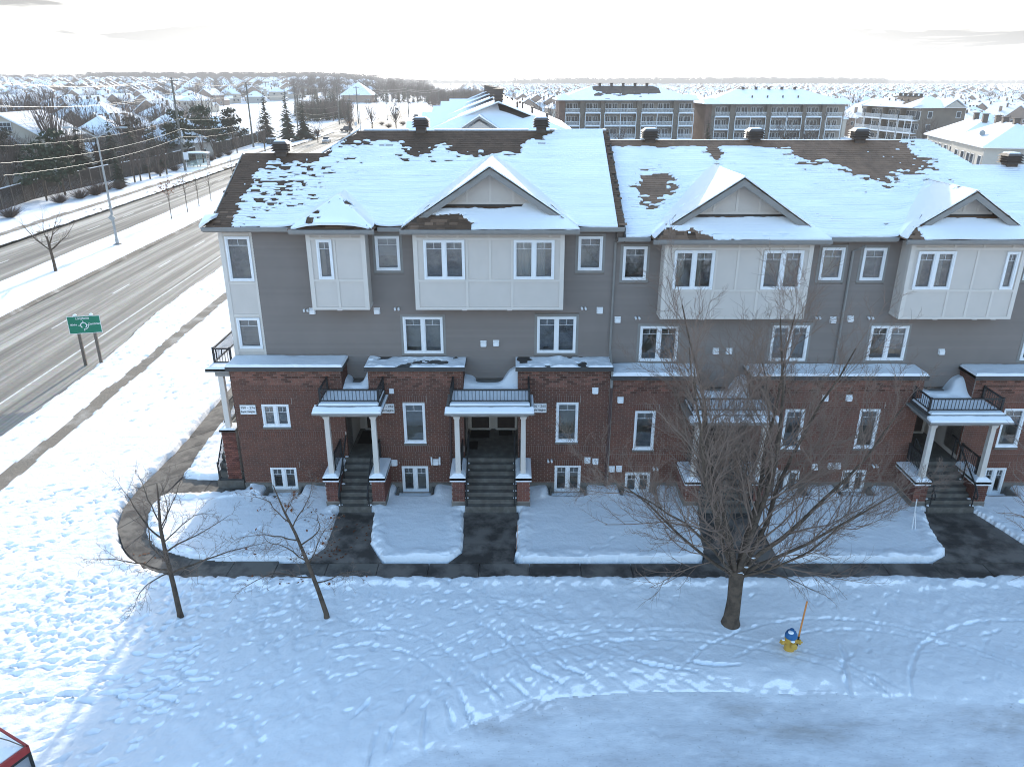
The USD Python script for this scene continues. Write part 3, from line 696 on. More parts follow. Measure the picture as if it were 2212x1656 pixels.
def skirt(m, depth):
    """closes the open border of a height mesh downwards"""
    v, f = m.arr()
    e = np.sort(np.vstack([f[:, [0, 1]], f[:, [1, 2]], f[:, [2, 0]]]), 1)
    u, c = np.unique(e, axis=0, return_counts=True)
    b = u[c == 1]
    if len(b):
        p, q = v[b[:, 0]], v[b[:, 1]]
        d = np.array([0, 0, depth])
        n = len(b); vv = np.vstack([p, q, q - d, p - d])
        i = np.arange(n)
        m.add(vv, np.stack([i, i + n, i + 2 * n, i + 3 * n], 1))
    return m

def porch(parent, xa, xb, g0, g1, dz, seed, doors, step_mat='step_stone'):
    """entrance porch: piers, columns, flat roof with a low rail, steps, landing in the recess, doors"""
    yf = 25.25
    P = put('porch', MB().box(xa - .14, xb + .12, yf - .30, YW - .004, 3.99 + dz, 4.06 + dz).box(xa + .02, xb - .02, yf + .06, YW - .004, 4.06 + dz, 4.20 + dz).box(g0 + .004, g1 - .004, YW, YS - .01, 3.99 + dz, 4.22 + dz), 'gutter', parent)
    put('beam', MB().box(xa + .08, xb - .08, yf + .08, yf + .34, 3.77 + dz, 3.985 + dz).box(xa + .08, xa + .3, yf + .345, YW, 3.77 + dz, 3.985 + dz).box(xb - .3, xb - .08, yf + .345, YW, 3.77 + dz, 3.985 + dz), 'gutter', P)
    put('deck_edge', MB().box(xa + .0, xb + .0, yf + .03, yf + .057, 4.065 + dz, 4.215 + dz).box(xb - .018, xb + .003, yf + .06, YW - .01, 4.093 + dz, 4.215 + dz).box(xa - .003, xa + .018, yf + .06, YW - .01, 4.093 + dz, 4.215 + dz), 'cap_metal', P)
    for x in (xa + .27, xb - .27):
        c = MB()
        c.add([(x + s * w, yf + .2 + t * w, z + dz) for z, w in ((1.30 - dz * .0, .098), (3.70, .085)) for s, t in ((-1, -1), (1, -1), (1, 1), (-1, 1))],
              [(0, 1, 5, 4), (1, 2, 6, 5), (2, 3, 7, 6), (3, 0, 4, 7), (4, 5, 6, 7)])
        c.box(x - .12, x + .12, yf + .08, yf + .32, 3.70 + dz, 3.768 + dz); c.box(x - .105, x + .105, yf + .095, yf + .305, 3.655 + dz, 3.70 + dz)
        put('column', c, 'bay_trim', P)
    zc = 1.18 + dz * .45
    items = []
    for a in (xa, xb - .5):
        put('pier', MB().box(a + .012, a + .488, yf + .012, YW - .01, .2, zc).box(a - .0, a + .5, yf, YW - .01, -.4, .24), 'mortar', P)
        put('pier_base', MB().box(a - .012, a + .512, yf - .012, YW - .015, -.4, .22), 'concrete', P)
        for (p, q, s, t) in brick_boxes(a, a + .5, .25, zc): items.append((corners(p, q, yf, yf + .03, s, t), 1, 'old_brick'))
        side = a + .5 if (a + .25) < 0 else a
        for (p, q, s, t) in brick_boxes(yf, YW - .02, .25, zc, phase=.1):
            w = (side - .03, side) if side > a else (side, side + .03)
            items.append((corners(w[0], w[1], p, q, s, t), 1, 'old_brick'))
        put('pier_cap', MB().box(a - .05, a + .55, yf - .05, YW - .01, zc, zc + .09), 'concrete', P)
        put('snow', snow_patch(a - .05, a + .55, yf - .05, YW - .02, lambda x, y: 0 * x + zc + .09, .10, .17, .05, seed + int(a), edge=.14), 'roof_snow', P)
        # guard from the column back to the wall
        railing(P, [(a + (.36 if a == xa else .14), yf + .36), (a + (.36 if a == xa else .14), YW - .05)], zc + .10, .82, name='guard_rail')
    emit_bricks(P, items, limit=24)
    # low rail on the porch roof and the snow there
    railing(P, [(xa + .06, YW - .05), (xa + .06, yf + .32), (xb - .06, yf + .32), (xb - .06, YW - .05)], 4.24 + dz, .50, gap=.13)
    zr = lambda x, y: 4.20 + dz + 0 * x
    put('snow', snow_patch(xa + .03, xb - .03, yf + .07, YW - .02, zr, .05, .10, .05, seed), 'roof_snow', P)
    put('snow', snow_patch(xa - .13, xb + .11, yf - .29, yf + .028, lambda x, y: 4.06 + dz + .10 * sm(yf - .29, yf + .03, y) + 0 * x, .04, .08, .045, seed + 9, bite=.03), 'roof_snow', P)
    put('snow', snow_patch(xb + .012, xb + .11, yf + .06, YW - .1, lambda x, y: 4.06 + dz + 0 * x, .03, .05, .05, seed + 10), 'roof_snow', P)
    X, Y = np.meshgrid(np.linspace(g0 + .01, g1 - .01, 40), np.linspace(YW - .25, YS - .02, 24))
    u = (X - g0) / (g1 - g0)
    t = .05 + .55 * sm(.55, 1.0, u) * sm(27.0, 27.7, Y) + .20 * sm(.35, 0, u) * sm(27, 27.8, Y) + .10 * sm(26.7, 27.2, Y) * sm(27.8, 27.3, Y) - .35 * sm(27.2, 27.85, Y) * sm(.15, .35, u) * sm(.85, .6, u)
    t += .05 * (fb(X, Y, 2, 2, seed + 4) - .5)
    put('snow', skirt(heightmesh(X, Y, 4.22 + dz + t, any_pos(t)), .05), 'roof_snow', P)
    # landing, recess, doors
    zl = 1.40 + dz * .45
    R_ = put('landing', MB().box(g0, g1, YW - .0, 29.35, -.3, zl - .004), step_mat, P)
    put('recess_wall', MB().box(g0 - .06, g0, YW + .14, 29.4, zl, 4.0 + dz).box(g1, g1 + .06, YW + .14, 29.4, zl, 4.0 + dz).box(g0, g1, 29.36, 29.42, zl, 4.0 + dz), 'bay_panel', P)
    for (p, q) in doors:
        put('door_frame', MB().box(p - .09, p, 29.28, 29.357, zl, zl + 2.15).box(q, q + .09, 29.28, 29.357, zl, zl + 2.15).box(p - .09, q + .09, 29.28, 29.357, zl + 2.151, zl + 2.24).box(p - .06, q + .06, 29.24, 29.357, zl, zl + .07), 'bay_trim', P)
        put('door', MB().box(p, q, 29.31, 29.355, zl + .07, zl + 2.15).box(p + .12, q - .12, 29.295, 29.31, zl + .25, zl + .95).box(p + .12, q - .12, 29.295, 29.31, zl + 1.1, zl + 1.95), 'door_brown', P)
    # steps
    nstep, run = 8, .235
    sx0, sx1 = xa + .52, xb - .52
    for k in range(nstep):
        zt = zl * (k + 1) / nstep - .002
        y0_ = 24.98 + k * run
        put('step', MB().box(sx0, sx1, y0_, (y0_ + run + .03) if k < nstep - 1 else YW + .001, -.3 if k == 0 else zl * k / nstep - .05, zt), step_mat, P)
    # hand rails with a returned loop at the foot
    for s, x in ((1, sx0 + .07), (-1, sx1 - .07)):
        h = MB()
        pr = lambda y: zl * np.clip((y - 24.98) / (nstep * run), 0, 1)
        h.tube([(x, 25.02, pr(25.02) + .52), (x - s * .0, 24.86, .55), (x, 24.84, .72), (x, 25.05, pr(25.05) + .92), (x, YW, zl + .9), (x, YW + .35, zl + .92)], .03, 6)
        for y in (25.05, 25.95, YW + .1): h.tube([(x, y, pr(y) - .02), (x, y, pr(y) + .9)], .03, 6)
        put('hand_rail', h, 'black_metal', P)
        bits = MB()
        for q in range(5):
            k = random.Random(seed * 7 + q).randrange(nstep); yy = 24.98 + k * run + .12
            ic = trimesh.creation.icosphere(1, .07); ic.apply_scale((1.1, .9, .5)); ic.apply_translation((x - s * .02, yy, zl * (k + 1) / nstep + .01)); bits.tm(ic)
        put('snow', bits, 'roof_snow', P, smooth=True)
    return P

def shingles(plane, pts, top, items, width=.33, expo=.150, seed=0):
    """courses of laminated shingles on the plane z = f(x, y) inside a plan polygon, wherever that plane is the topmost"""
    P = Polygon(pts); r = np.random.default_rng(seed)
    x0, y0, x1, y1 = P.bounds
    e = 1e-3
    gx, gy = (plane(0.0 + e, 0.0) - plane(0, 0)) / e, (plane(0, e) - plane(0, 0)) / e
    g = np.array([gx, gy]); s = np.linalg.norm(g); g = g / s
    t = np.array([-g[1], g[0]]); c = math.cos(math.atan(s))
    cs = np.array(P.exterior.coords)
    a0, a1 = (cs @ g).min(), (cs @ g).max(); b0, b1 = (cs @ t).min(), (cs @ t).max()
    k = 0; a = a0
    while a < a1:
        b = b0 - r.uniform(0, width)
        while b < b1:
            w = r.choice([.11, .165, .22, .30]) * width / .33
            m = g * (a + expo * c / 2) + t * (b + w / 2)
            if P.contains(shapely.Point(*m)) and plane(*m) > top(*m) - .03:
                lift = .010 if r.random() < .5 else .017
                q = []
                for aa, ll in ((a, lift), (a + expo * c * 1.05, .001)):
                    for bb in (b + .002, b + w - .002):
                        p = g * aa + t * bb; z = plane(*p)
                        q.append((p[0], p[1], z + ll)); q.append((p[0], p[1], z + ll - .012))
                # order: corners() order is not needed for the hull of eight points
                v = [q[1], q[0], q[5], q[4], q[3], q[2], q[7], q[6]]
                items.append((v, size_of(v, w * expo), 'shingle'))
            b += w
        a += expo * c; k += 1

def gable_roof(parent, cx, half, dz, top, items, seed, apex_depth):
    """cross gable over a bay with the little pent roof below its face"""
    zE, yE, yR, yG = 10.33 + dz, 26.80, 27.35, 27.95
    zR = zE + FLB * half
    L = lambda x, y: zE + FLB * (x - (cx - half)); Rr = lambda x, y: zE + FLB * ((cx + half) - x); Pn = lambda x, y: zE + .62 * (y - yE)
    yb = 27.45 + (zR - dz - 10.30) / FL
    zb = zE + .62 * (yG - yE) + .02
    hw = (zR - zb) / FLB - .28
    G = put('gable', MB().tri((cx - hw - .2, yG, zb - .15), (cx + hw + .2, yG, zb - .15), (cx, yG, zR - .02)), 'bay_panel', parent, label='gable face with cream panels')
    bt = MB()
    bt.box(cx - hw, cx + hw, yG - .025, yG - .003, zb, zb + .10)
    for d in (0.0,): bt.box(cx - .045, cx + .045, yG - .024, yG - .004, zb + .10, zR - .25)
    for d in (-.47 * hw, .47 * hw): bt.box(cx + d - .04, cx + d + .04, yG - .024, yG - .004, zb + .10, zR - .22 - FLB * abs(d))
    put('batten', bt, 'bay_trim', G)
    put('flashing', MB().box(cx - hw + .03, cx + hw - .03, yG - .06, yG - .028, zb - .09, zb - .002), 'cap_metal', G)
    for s in (-1, 1):
        m = MB()
        p = [(cx, zR - .03), (cx + s * (half - .62), zR - .03 - FLB * (half - .62)), (cx + s * (half - .62), zR - .26 - FLB * (half - .62)), (cx, zR - .26)]
        m.prism([(x, yR, z) for x, z in (p if s < 0 else p[::-1])], (0, .04, 0))
        put('rake_board', m, 'trim_grey', G)
        m = MB().prism([(x, yR + .045, z) for x, z in [(cx, zR - .10), (cx + s * (half - .62), zR - .10 - FLB * (half - .62)), (cx + s * (half - .62), zR - .13 - FLB * (half - .62)), (cx, zR - .13)]], (0, .56, 0))
        put('soffit', m, 'trim_grey', G)
    # decks
    dk = MB()
    hip = cx - half + (yR - yE) * .62 / FLB
    hipr = cx + half - (yR - yE) * .62 / FLB
    dk.poly([(hip, yR, L(hip, 0)), (cx, yR, zR), (cx, yb, zR), (cx - half, 27.5, zE)]); dk.poly([(cx - half, 27.5, zE), (cx - half, yE, zE), (hip, yR, L(hip, 0))])
    dk.poly([(hipr, yR, Rr(hipr, 0)), (cx, yR, zR), (cx, yb, zR), (cx + half, 27.5, zE)]); dk.poly([(cx + half, 27.5, zE), (cx + half, yE, zE), (hipr, yR, Rr(hipr, 0))])
    xg = half - (yG - yE) * .62 / FLB
    dk.poly([(cx - half, yE, zE), (cx + half, yE, zE), (cx + xg + .15, yG, Pn(0, yG)), (cx - xg - .15, yG, Pn(0, yG))])
    put('roof_deck', dk, 'roof_felt', G)
    shingles(L, [(cx - half, yE), (hip, yR), (cx, yR), (cx, yb), (cx - half, 27.6)], top, items, seed=seed)
    shingles(Rr, [(cx + half, yE), (hipr, yR), (cx, yR), (cx, yb), (cx + half, 27.6)], top, items, seed=seed + 1)
    shingles(Pn, [(cx - half + .03, yE - .03), (cx + half - .03, yE - .03), (cx + xg, yG), (cx - xg, yG)], lambda x, y: -1e9, items, seed=seed + 2)
    return G, L, Rr, Pn, zR

def eave_gutter(parent, x0, x1, y, z, name='gutter', ends=True):
    m = MB().prism([(x0, y - .13, z + .02), (x0, y - .13, z - .02), (x0, y - .10, z - .11), (x0, y - .012, z - .11), (x0, y - .012, z + .02)], (x1 - x0, 0, 0))
    m.box(x0 + .005, x1 - .005, y - .01, y + .02, z - .16, z + .015)
    put(name, m, 'gutter', parent)

def roof_vent(parent, x, y, z):
    """stacked metal ridge ventilator with snow on its hood"""
    m = MB().box(x - .21, x + .21, y - .21, y + .21, z - .35, z + .22)
    for k in range(4):
        z0, w0, w1 = z + .12 + k * .095, .36, .25
        m.add([(x + s * w, y + t * w, zz) for zz, w in ((z0, w0), (z0 + .09, w1)) for s, t in ((-1, -1), (1, -1), (1, 1), (-1, 1))],
              [(0, 1, 5, 4), (1, 2, 6, 5), (2, 3, 7, 6), (3, 0, 4, 7), (4, 5, 6, 7), (0, 3, 2, 1)])
    v = put('ridge_vent', m, 'vent_brown', parent)
    put('snow', MB().add([(x + s * w, y + t * w + .03, zz) for zz, w in ((z + .499, .24), (z + .54, .20)) for s, t in ((-1, -1), (1, -1), (1, 1), (-1, 1))], [(0, 1, 5, 4), (1, 2, 6, 5), (2, 3, 7, 6), (3, 0, 4, 7), (4, 5, 6, 7)]), 'roof_snow', v)

def bay_box(parent, x0, x1, z0, z1, wins, bars_low, dz, seed, high=()):
    """projecting bay clad in cream panels with trim boards"""
    holes = [(a + .02, b - .02, c + .02, d - .02) for a, b, c, d, _, _ in wins]
    m = MB()
    for a, b, c, d in rects(x0, x1, z0, z1, holes): m.quad((a, YB, c), (b, YB, c), (b, YB, d), (a, YB, d))
    m.quad((x0, YS, z0), (x0, YB, z0), (x0, YB, z1), (x0, YS, z1)); m.quad((x1, YB, z0), (x1, YS, z0), (x1, YS, z1), (x1, YB, z1))
    m.quad((x0, YB, z0), (x0, YS, z0), (x1, YS, z0), (x1, YB, z0))
    B_ = put('bay', m, 'bay_panel', parent)
    zm = wins[0][2] - .09
    def board(a, b, c, d, o=.030): put('trim_board', MB().box(a, b, YB - o, YB - .002, c, d), 'bay_trim', B_)
    board(x0 - .018, x0 + .14, z0 - .01, z1); board(x1 - .14, x1 + .018, z0 - .01, z1)
    board(x0 + .14, x1 - .14, z0 - .01, z0 + .09); board(x0 + .14, x1 - .14, zm, zm + .085); board(x0 + .14, x1 - .14, z1 - .24, z1 - .15)
    put('trim_board', MB().box(x1 + .002, x1 + .02, YB + .0, YB + .13, z0 - .01, z1).box(x1 + .002, x1 + .02, YB + .14, YS - .02, z0 - .01, z0 + .09).box(x0 - .02, x0 - .002, YB, YB + .13, z0 - .01, z1).box(x0 - .02, x0 - .002, YB + .14, YS - .02, z0 - .01, z0 + .09), 'bay_trim', B_)
    for x in bars_low: board(x - .045, x + .045, z0 + .09, zm, .022)
    for x in high: board(x - .04, x + .04, zm + .085, z1 - .24, .022)
    for x in np.linspace(x0 + .5, x1 - .5, max(2, int((x1 - x0) / 1.2) + 1)): board(x - .04, x + .04, z1 - .15, z1, .022)
    for (a, b, c, d, n, f) in wins: window(parent, a, b, c, d, YB, n, None, f, seed, proud=.06)
    return B_

def hood(parent, x, y, z, w=.2, h=.22, d=.11, name='vent_hood'):
    m = MB().box(x - w / 2 - .02, x + w / 2 + .02, y - .02, y - .001, z - h / 2 - .01, z + h / 2 + .01)
    m.add([(x - w / 2, y - .02, z + h / 2), (x + w / 2, y - .02, z + h / 2), (x + w / 2, y - d, z + h / 2 - .07), (x - w / 2, y - d, z + h / 2 - .07), (x - w / 2, y - d, z - h / 2), (x + w / 2, y - d, z - h / 2), (x + w / 2, y - .02, z - h / 2), (x - w / 2, y - .02, z - h / 2)],
          [(0, 1, 2, 3), (3, 2, 5, 4), (1, 6, 5, 2), (0, 3, 4, 7), (4, 5, 6, 7)])
    put(name, m, 'white_vinyl', parent)

def pipes(parent, x, y, z):
    m = MB()
    for dx_ in (-.07, .07): put('exhaust_pipe', MB().tube([(x + dx_, y, z), (x + dx_, y - .11, z), (x + dx_ + .02, y - .16, z - .05)], [.035, .04, .04], 8), 'white_vinyl', parent)

def flue(parent, x, y, z):
    m = MB()
    for dx_ in (-.16, .16): put('exhaust_pipe', MB().tube([(x + dx_, y, z - .12), (x + dx_, y - .10, z - .12), (x + dx_, y - .13, z + .02), (x + dx_, y - .13, z + .22)], .034, 8), 'white_vinyl', parent)

def town_block(T, dz, xl, xr, blocks, upper, bays, brickwins, baseins, roof, extra):
    """one stretch of the terrace; see the two calls"""
    # --- brick storey
    items = []
    for bi, (a, b, ret_l, ret_r) in enumerate(blocks):
        bw = [w for w in brickwins if a < (w[0] + w[1]) / 2 < b]
        bs = [w for w in baseins if a < (w[0] + w[1]) / 2 < b]
        holes = [(w[0], w[1], w[2], w[3]) for w in bw + bs]
        lintels = [(w[0] - .06, w[0] - .06 + .089 * math.ceil((w[1] - w[0] + .12) / .089) + .003, 2.47 + .089 * round((w[3] + .01 - 2.47 - dz) / .089) + dz) for w in bw + bs]
        sold = [(a + .02, b - .02, (2.203 if bi == 0 and xl < 0 else 1.58) + dz)] + lintels
        m = MB()
        for p, q, c, d in rects(a + .008, b - .008, -.5, 5.06 + dz, [(h[0] + .02, h[1] - .02, h[2] + .02, h[3] - .02) for h in holes]): m.quad((p, YW + .012, c), (q, YW + .012, c), (q, YW + .012, d), (p, YW + .012, d))
        if bi == 0 and xl < 0: m.quad((a, YW, -.5), (a, 40, -.5), (a, 40, 5.06 + dz), (a, YW, 5.06 + dz))
        W = put('brick_wall', m, 'mortar', T)
        for s, x in ((ret_r, b - .012), (ret_l, a + .012)):
            if s: put('brick_return', MB().quad((x, YW + .012, .9), (x, YS, .9), (x, YS, 5.06 + dz), (x, YW + .012, 5.06 + dz)), 'mortar', W)
        sh = lambda v: (v[0], v[1], v[2], v[3])
        for (p, q, c, d) in brick_boxes(a, b, .22, 5.06 + dz, holes, [(s[0], s[1], s[2]) for s in sold], phase=bi * .05):
            v = corners(p, q, YW, YW + .03, c, d); items.append((v, size_of(v, (q - p) * (d - c)), 'brick'))
        for s, x0_, x1_ in ((ret_r, b - .03, b), (ret_l, a, a + .03)):
            if s:
                for (p, q, c, d) in brick_boxes(YW + .035, YS - .02, 1.4, 5.06 + dz, phase=.1):
                    v = corners(x0_, x1_, p, q, c, d); items.append((v, size_of(v, (q - p) * (d - c)) * .4, 'brick'))
        mm = MB()
        for p, q, c, d in rects(a - .012, b + .012, -.5, .20, [(w[0] - .01, w[1] + .01, -.6, .3) for w in bs]): mm.box(p, q, YW - .012, YW + .2, c, d)
        put('concrete_base', mm, 'concrete', W)
        # parapet cap with snow
        cx0, cx1 = a - .09, b + .09
        put('parapet_cap', MB().box(cx0, cx1, YW - .10, YS - .03, 5.065 + dz, 5.19 + dz).box(cx0 - .012, cx1 + .012, YW - .115, YW - .101, 5.04 + dz, 5.195 + dz), 'cap_metal', W)
        t = [.02, -.005, .0, .05, .02, .02][(bi + (3 if xl > 0 else 0)) % 6]
        put('snow', snow_patch(cx0, cx1 - .01, YW - .10, YS - .05, lambda x, y: 5.19 + dz + 0 * x, .05 + t, .11 + t, .05, 40 + bi + int(xl), bite=.05 if t > 0 else .20, bare=-.05 if t < .01 else 0), 'roof_snow', W)
        for k, w in enumerate(bw): window(T, *w[:4], YW + .05, w[4], .09, w[5], 60 + k + bi * 7)
        for k, w in enumerate(bs):
            window(T, *w[:4], YW + .05, 2, None, 'mix', 90 + k + bi * 7)
            xc, hw = (w[0] + w[1]) / 2, (w[1] - w[0]) / 2 + .14
            put('window_well', MB().box(xc - hw - .05, xc - hw, YW - .68, YW - .02, -.5, .03).box(xc + hw, xc + hw + .05, YW - .68, YW - .02, -.5, .03).box(xc - hw - .05, xc + hw + .05, YW - .73, YW - .685, -.5, .0), 'concrete', T)
    emit_bricks(T, items, limit=300)
    # --- siding
    tops = 10.17 + dz
    holes = [(w[0] + .02, w[1] - .02, w[2] + .02, w[3] - .02) for w in upper] + [(b[0] + .05, b[1] - .05, 7.36 + dz, 10.4 + dz) for b in bays]
    m = MB()
    for p, q, c, d in rects(xl, xr, 4.25 + dz, tops, holes): m.quad((p, YS + .03, c), (q, YS + .03, c), (q, YS + .03, d), (p, YS + .03, d))
    S = put('siding_wall', m, 'siding', T)
    sx0 = extra.get('siding_from', xl)
    planks = []; z = 4.32 + dz
    while z < tops:
        z1 = min(z + .112, tops)
        hs = [(w[0] - .10, w[1] + .10, w[2] - .10, w[3] + .10) for w in upper if w[0] > sx0] + [(b[0], b[1], 7.30 + dz, 11 + dz) for b in bays]
        iv = [(sx0, xr)]
        for h in hs:
            if h[2] - .02 < (z + z1) / 2 < h[3] + .02: iv = [p for (c, d) in iv for p in ((c, min(d, h[0])), (max(c, h[1]), d)) if p[1] - p[0] > .02]
        if z < 5.10 + dz:
            iv = [p for (c, d) in iv for p in [(max(c, g[0]), min(d, g[1])) for g in extra['gaps']] if p[1] - p[0] > .02]
        for c, d in iv:
            v = [(c, YS - .034, z), (c, YS - .002, z1), (c, YS + .02, z), (c, YS + .02, z1), (d, YS - .034, z), (d, YS - .002, z1), (d, YS + .02, z), (d, YS + .02, z1)]
            planks.append((v, size_of(v, (d - c) * .1), 'siding'))
        z = z1
    emit_bricks(S, planks, 'siding_plank', 'siding_courses')
    for k, w in enumerate(upper):
        if w[0] > sx0:
            tr = MB()
            for p, q, c, d in rects(w[0] - .10, w[1] + .10, w[2] - .10, w[3] + .10, [(w[0], w[1], w[2], w[3])]): tr.box(p, q, YS - .032, YS + .02, c, d)
            put('window_trim', tr, 'trim_grey', T)
        window(T, *w[:4], YS - .02, w[4], None, w[5], 20 + k)
    for k, b in enumerate(bays): bay_box(T, b[0], b[1], 7.33 + dz, 10.16 + dz, b[2], b[3], dz, 30 + k, b[4])
    put('frieze', MB().box(xl, xr, YS - .05, YS + .02, tops - .02, tops + .03), 'trim_grey', T)
    put('soffit', MB().quad((xl - .3 * (xl < 0), 27.46, tops + .035), (xr, 27.46, tops + .035), (xr, YS + .02, tops + .035), (xl - .3 * (xl < 0), YS + .02, tops + .035)), 'trim_grey', T)
    # --- roof
    main = roofplane(dz)
    gl = roof['gables']; hipb = roof['hips']; plan = Polygon(roof['plan'])
    def top(x, y):
        z = main(x, y)
        for cx, h in gl:
            if y >= 27.34 and abs(x - cx) < h:
                z = max(z, 10.33 + dz + FLB * (h - abs(x - cx)))
        for cx, h in hipb:
            z = max(z, 10.33 + dz + .67 * min(h - abs(x - cx), y - 26.80))
        return z
    D = MB().poly([(x, y, main(x, y) - .02) for x, y in roof['plan']])
    for q in roof['back']: D.poly([(x, y, z - .02) for x, y, z in q])
    RD = put('roof', D, 'roof_felt', T)
    sh = []
    shingles(main, roof['plan'], top, sh, seed=5)
    for k, (cx, h) in enumerate(gl): gable_roof(T, cx, h, dz, top, sh, 11 + 5 * k, 0)
    for cx, h in hipb:
        zE = 10.33 + dz; yE = 26.8; k_ = .67
        ya = yE + h; za = zE + k_ * h; yb = 27.45 + (za - dz - 10.30) / FL
        F_ = lambda x, y: zE + k_ * (y - yE); L_ = lambda x, y: zE + k_ * (x - cx + h); R_ = lambda x, y: zE + k_ * (cx + h - x)
        d = MB().tri((cx - h, yE, zE - .01), (cx + h, yE, zE - .01), (cx, ya, za - .01)).poly([(cx - h, yE, zE - .01), (cx, ya, za - .01), (cx, yb, za - .01), (cx - h, 27.5, zE)]).poly([(cx + h, yE, zE - .01), (cx, ya, za - .01), (cx, yb, za - .01), (cx + h, 27.5, zE)])
        put('roof_deck', d, 'roof_felt', T)
        shingles(F_, [(cx - h, yE - .03), (cx + h, yE - .03), (cx, ya)], lambda x, y: -1e9, sh, seed=71)
        shingles(L_, [(cx - h, yE), (cx, ya), (cx, yb), (cx - h, 27.6)], top, sh, seed=72); shingles(R_, [(cx + h, yE), (cx, ya), (cx, yb), (cx + h, 27.6)], top, sh, seed=73)
    emit_bricks(RD, sh, 'shingle', 'shingle_courses')
    # snow on the roof: one sheet on the main slope with gables, one on each pent
    dx, dy = .052, .034
    X, Y = np.meshgrid(np.arange(xl - .4 * (xl < 0), min(xr, 21.4) + .04, dx), np.arange(26.78, 33.80, dy))
    base = main(X, Y) + np.where(Y < 27.44, -9, 0)
    for cx, h in gl: base = np.where((Y >= 27.345) & (np.abs(X - cx) < h), np.maximum(base, 10.33 + dz + FLB * (h - np.abs(X - cx))), base)
    for cx, h in gl:
        zl_ = 10.33 + dz + FLB * (h - np.abs(X - cx)); pn = 10.33 + dz + .62 * (Y - 26.8)
        base = np.where((Y < 27.345) & (np.abs(X - cx) < h) & (zl_ < pn), zl_, base)
    for cx, h in hipb:
        base = np.maximum(base, np.where((np.abs(X - cx) < h) & (Y > 26.79), 10.33 + dz + .67 * np.minimum(h - np.abs(X - cx), Y - 26.8), -9))
    okm = base > 5
    wsm = ndimage.gaussian_filter(np.where(okm, base, np.nan_to_num(main(X, Y))), (.42 / dy, .42 / dx))
    fill = np.clip(wsm - base, 0, .45) * .85
    slope = (Y - 27.45) / .1354                                   # courses up the main slope
    fr = slope - np.floor(slope)
    onmain = np.abs(base - main(X, Y)) < .004
    t = .050 + .045 * fb(X, Y, .5, 3, 51) + fill + .02 * (fb(X, Y, 2.5, 3, 52) - .5)
    bare = roof['bare'](X, Y) + .40 * (fb(X * .45, Y * 2.6, 1.6, 4, 53) - .5) + .22 * (fb(X * .35, Y, 6.0, 2, 55) - .5)
    row = np.floor(slope)
    bare = bare + .75 * (fb(X * .9 + row * 3.1, row * 1.3, 1.0, 3, 56) - .5) * sm(.0, .3, bare) * sm(1.6, .9, bare)
    bare = bare + (1.1 * (fb(X * 3.4 + row * 5.3, row * 2.1, 1.0, 2, 66) - .5) + .55 * (fb(X * 2.2, Y * 3.0, 2.2, 3, 67) - .5)) * sm(.05, .35, bare) * sm(1.9, 1.2, bare)
    t = t - .15 * sm(.30, 1.0, bare)
    t = t - np.where(onmain, (.030 + .085 * sm(-.05, .55, bare)) * sm(.60, .95, 1 - fr) * (.2 + 1.4 * fb(X * .7, row, 1.0, 2, 54)), 0)
    if 'rake' in roof: t = np.where(roof['rake'](X, Y), np.nan, t)
    pm = shapely.contains_xy(shapely.union_all([plan] + [sbox(cx - h, 26.78, cx + h, 28.2) for cx, h in gl + hipb]), X.ravel(), Y.ravel()).reshape(X.shape)
    k = okm & pm & (np.nan_to_num(t, nan=-1) > .006)
    kk = c4(k)
    zz = base
    jump = np.maximum.reduce([np.abs(zz[:-1, :-1] - zz[1:, 1:]), np.abs(zz[:-1, 1:] - zz[1:, :-1])]) > .09
    ms = heightmesh(X, Y, base + np.maximum(np.nan_to_num(t), .003), kk & ~jump)
    put('roof_snow', skirt(ms, .05), 'roof_snow', RD, smooth=True)
    for i, (cx, h) in enumerate(gl):
        X2, Y2 = np.meshgrid(np.arange(cx - h, cx + h + .03, .045), np.arange(26.785, 27.94, .035))
        pn = 10.33 + dz + .62 * (Y2 - 26.8)
        lim = 10.33 + dz + FLB * (h - np.abs(X2 - cx))
        frr = ((Y2 - 26.77) / .1275) % 1
        b2 = roof['pent_bare'][i](X2, Y2) + .7 * (fb(X2 * 3.0, np.floor((Y2 - 26.77) / .1275) * 1.7, 1.0, 2, 68) - .5) + .6 * (fb(X2 * .6, Y2 * 2.2, 1.5, 4, 58 + i) - .5)
        t2 = .07 + .03 * fb(X2, Y2, 1.2, 2, 57) - .17 * sm(.25, .75, b2) - .035 * sm(.6, 1, 1 - frr) * sm(-.1, .5, b2)
        put('roof_snow', skirt(heightmesh(X2, Y2, pn + np.maximum(t2, .003), c4((t2 > .006) & (pn < lim + .02))), .04), 'roof_snow', RD, smooth=True)
    for g in roof['gutters']: eave_gutter(T, *g)
    for v in roof['vents']: roof_vent(RD, *v)
    return S, RD

def blob(X, Y, x, y, rx, ry, a=1.0): return a * np.exp(-(((X - x) / rx) ** 2 + ((Y - y) / ry) ** 2))
def bare_left(X, Y):
    f = 1.0 * sm(-9.8, -10.9, X) + 1.25 * sm(32.4, 33.6, Y) * sm(2.2, .9, X) * sm(-7.4, -6.2, X) + 1.1 * sm(31.4, 32.6, Y) * sm(-3.2, -2.0, X) * sm(.9, -.2, X)
    f = f + blob(X, Y, -3.8, 32.5, .7, .9, .9) + .95 * sm(31.3, 31.95, Y) * sm(-7.3, -8.2, X) + .40 * sm(-4, -9, X) + .12 * sm(29, 32, Y) * sm(3, 1, X)
    f = f + blob(X, Y, -7.25, 27.15, .28, .42, .9) + blob(X, Y, -6.95, 27.5, .2, .3, .8) + blob(X, Y, -6.0, 28.0, .18, .25, .9) + blob(X, Y, -5.75, 27.75, .15, .25, .8)
    return f - .5 * sm(28.6, 27.5, Y) * sm(-9.6, -8.8, X)
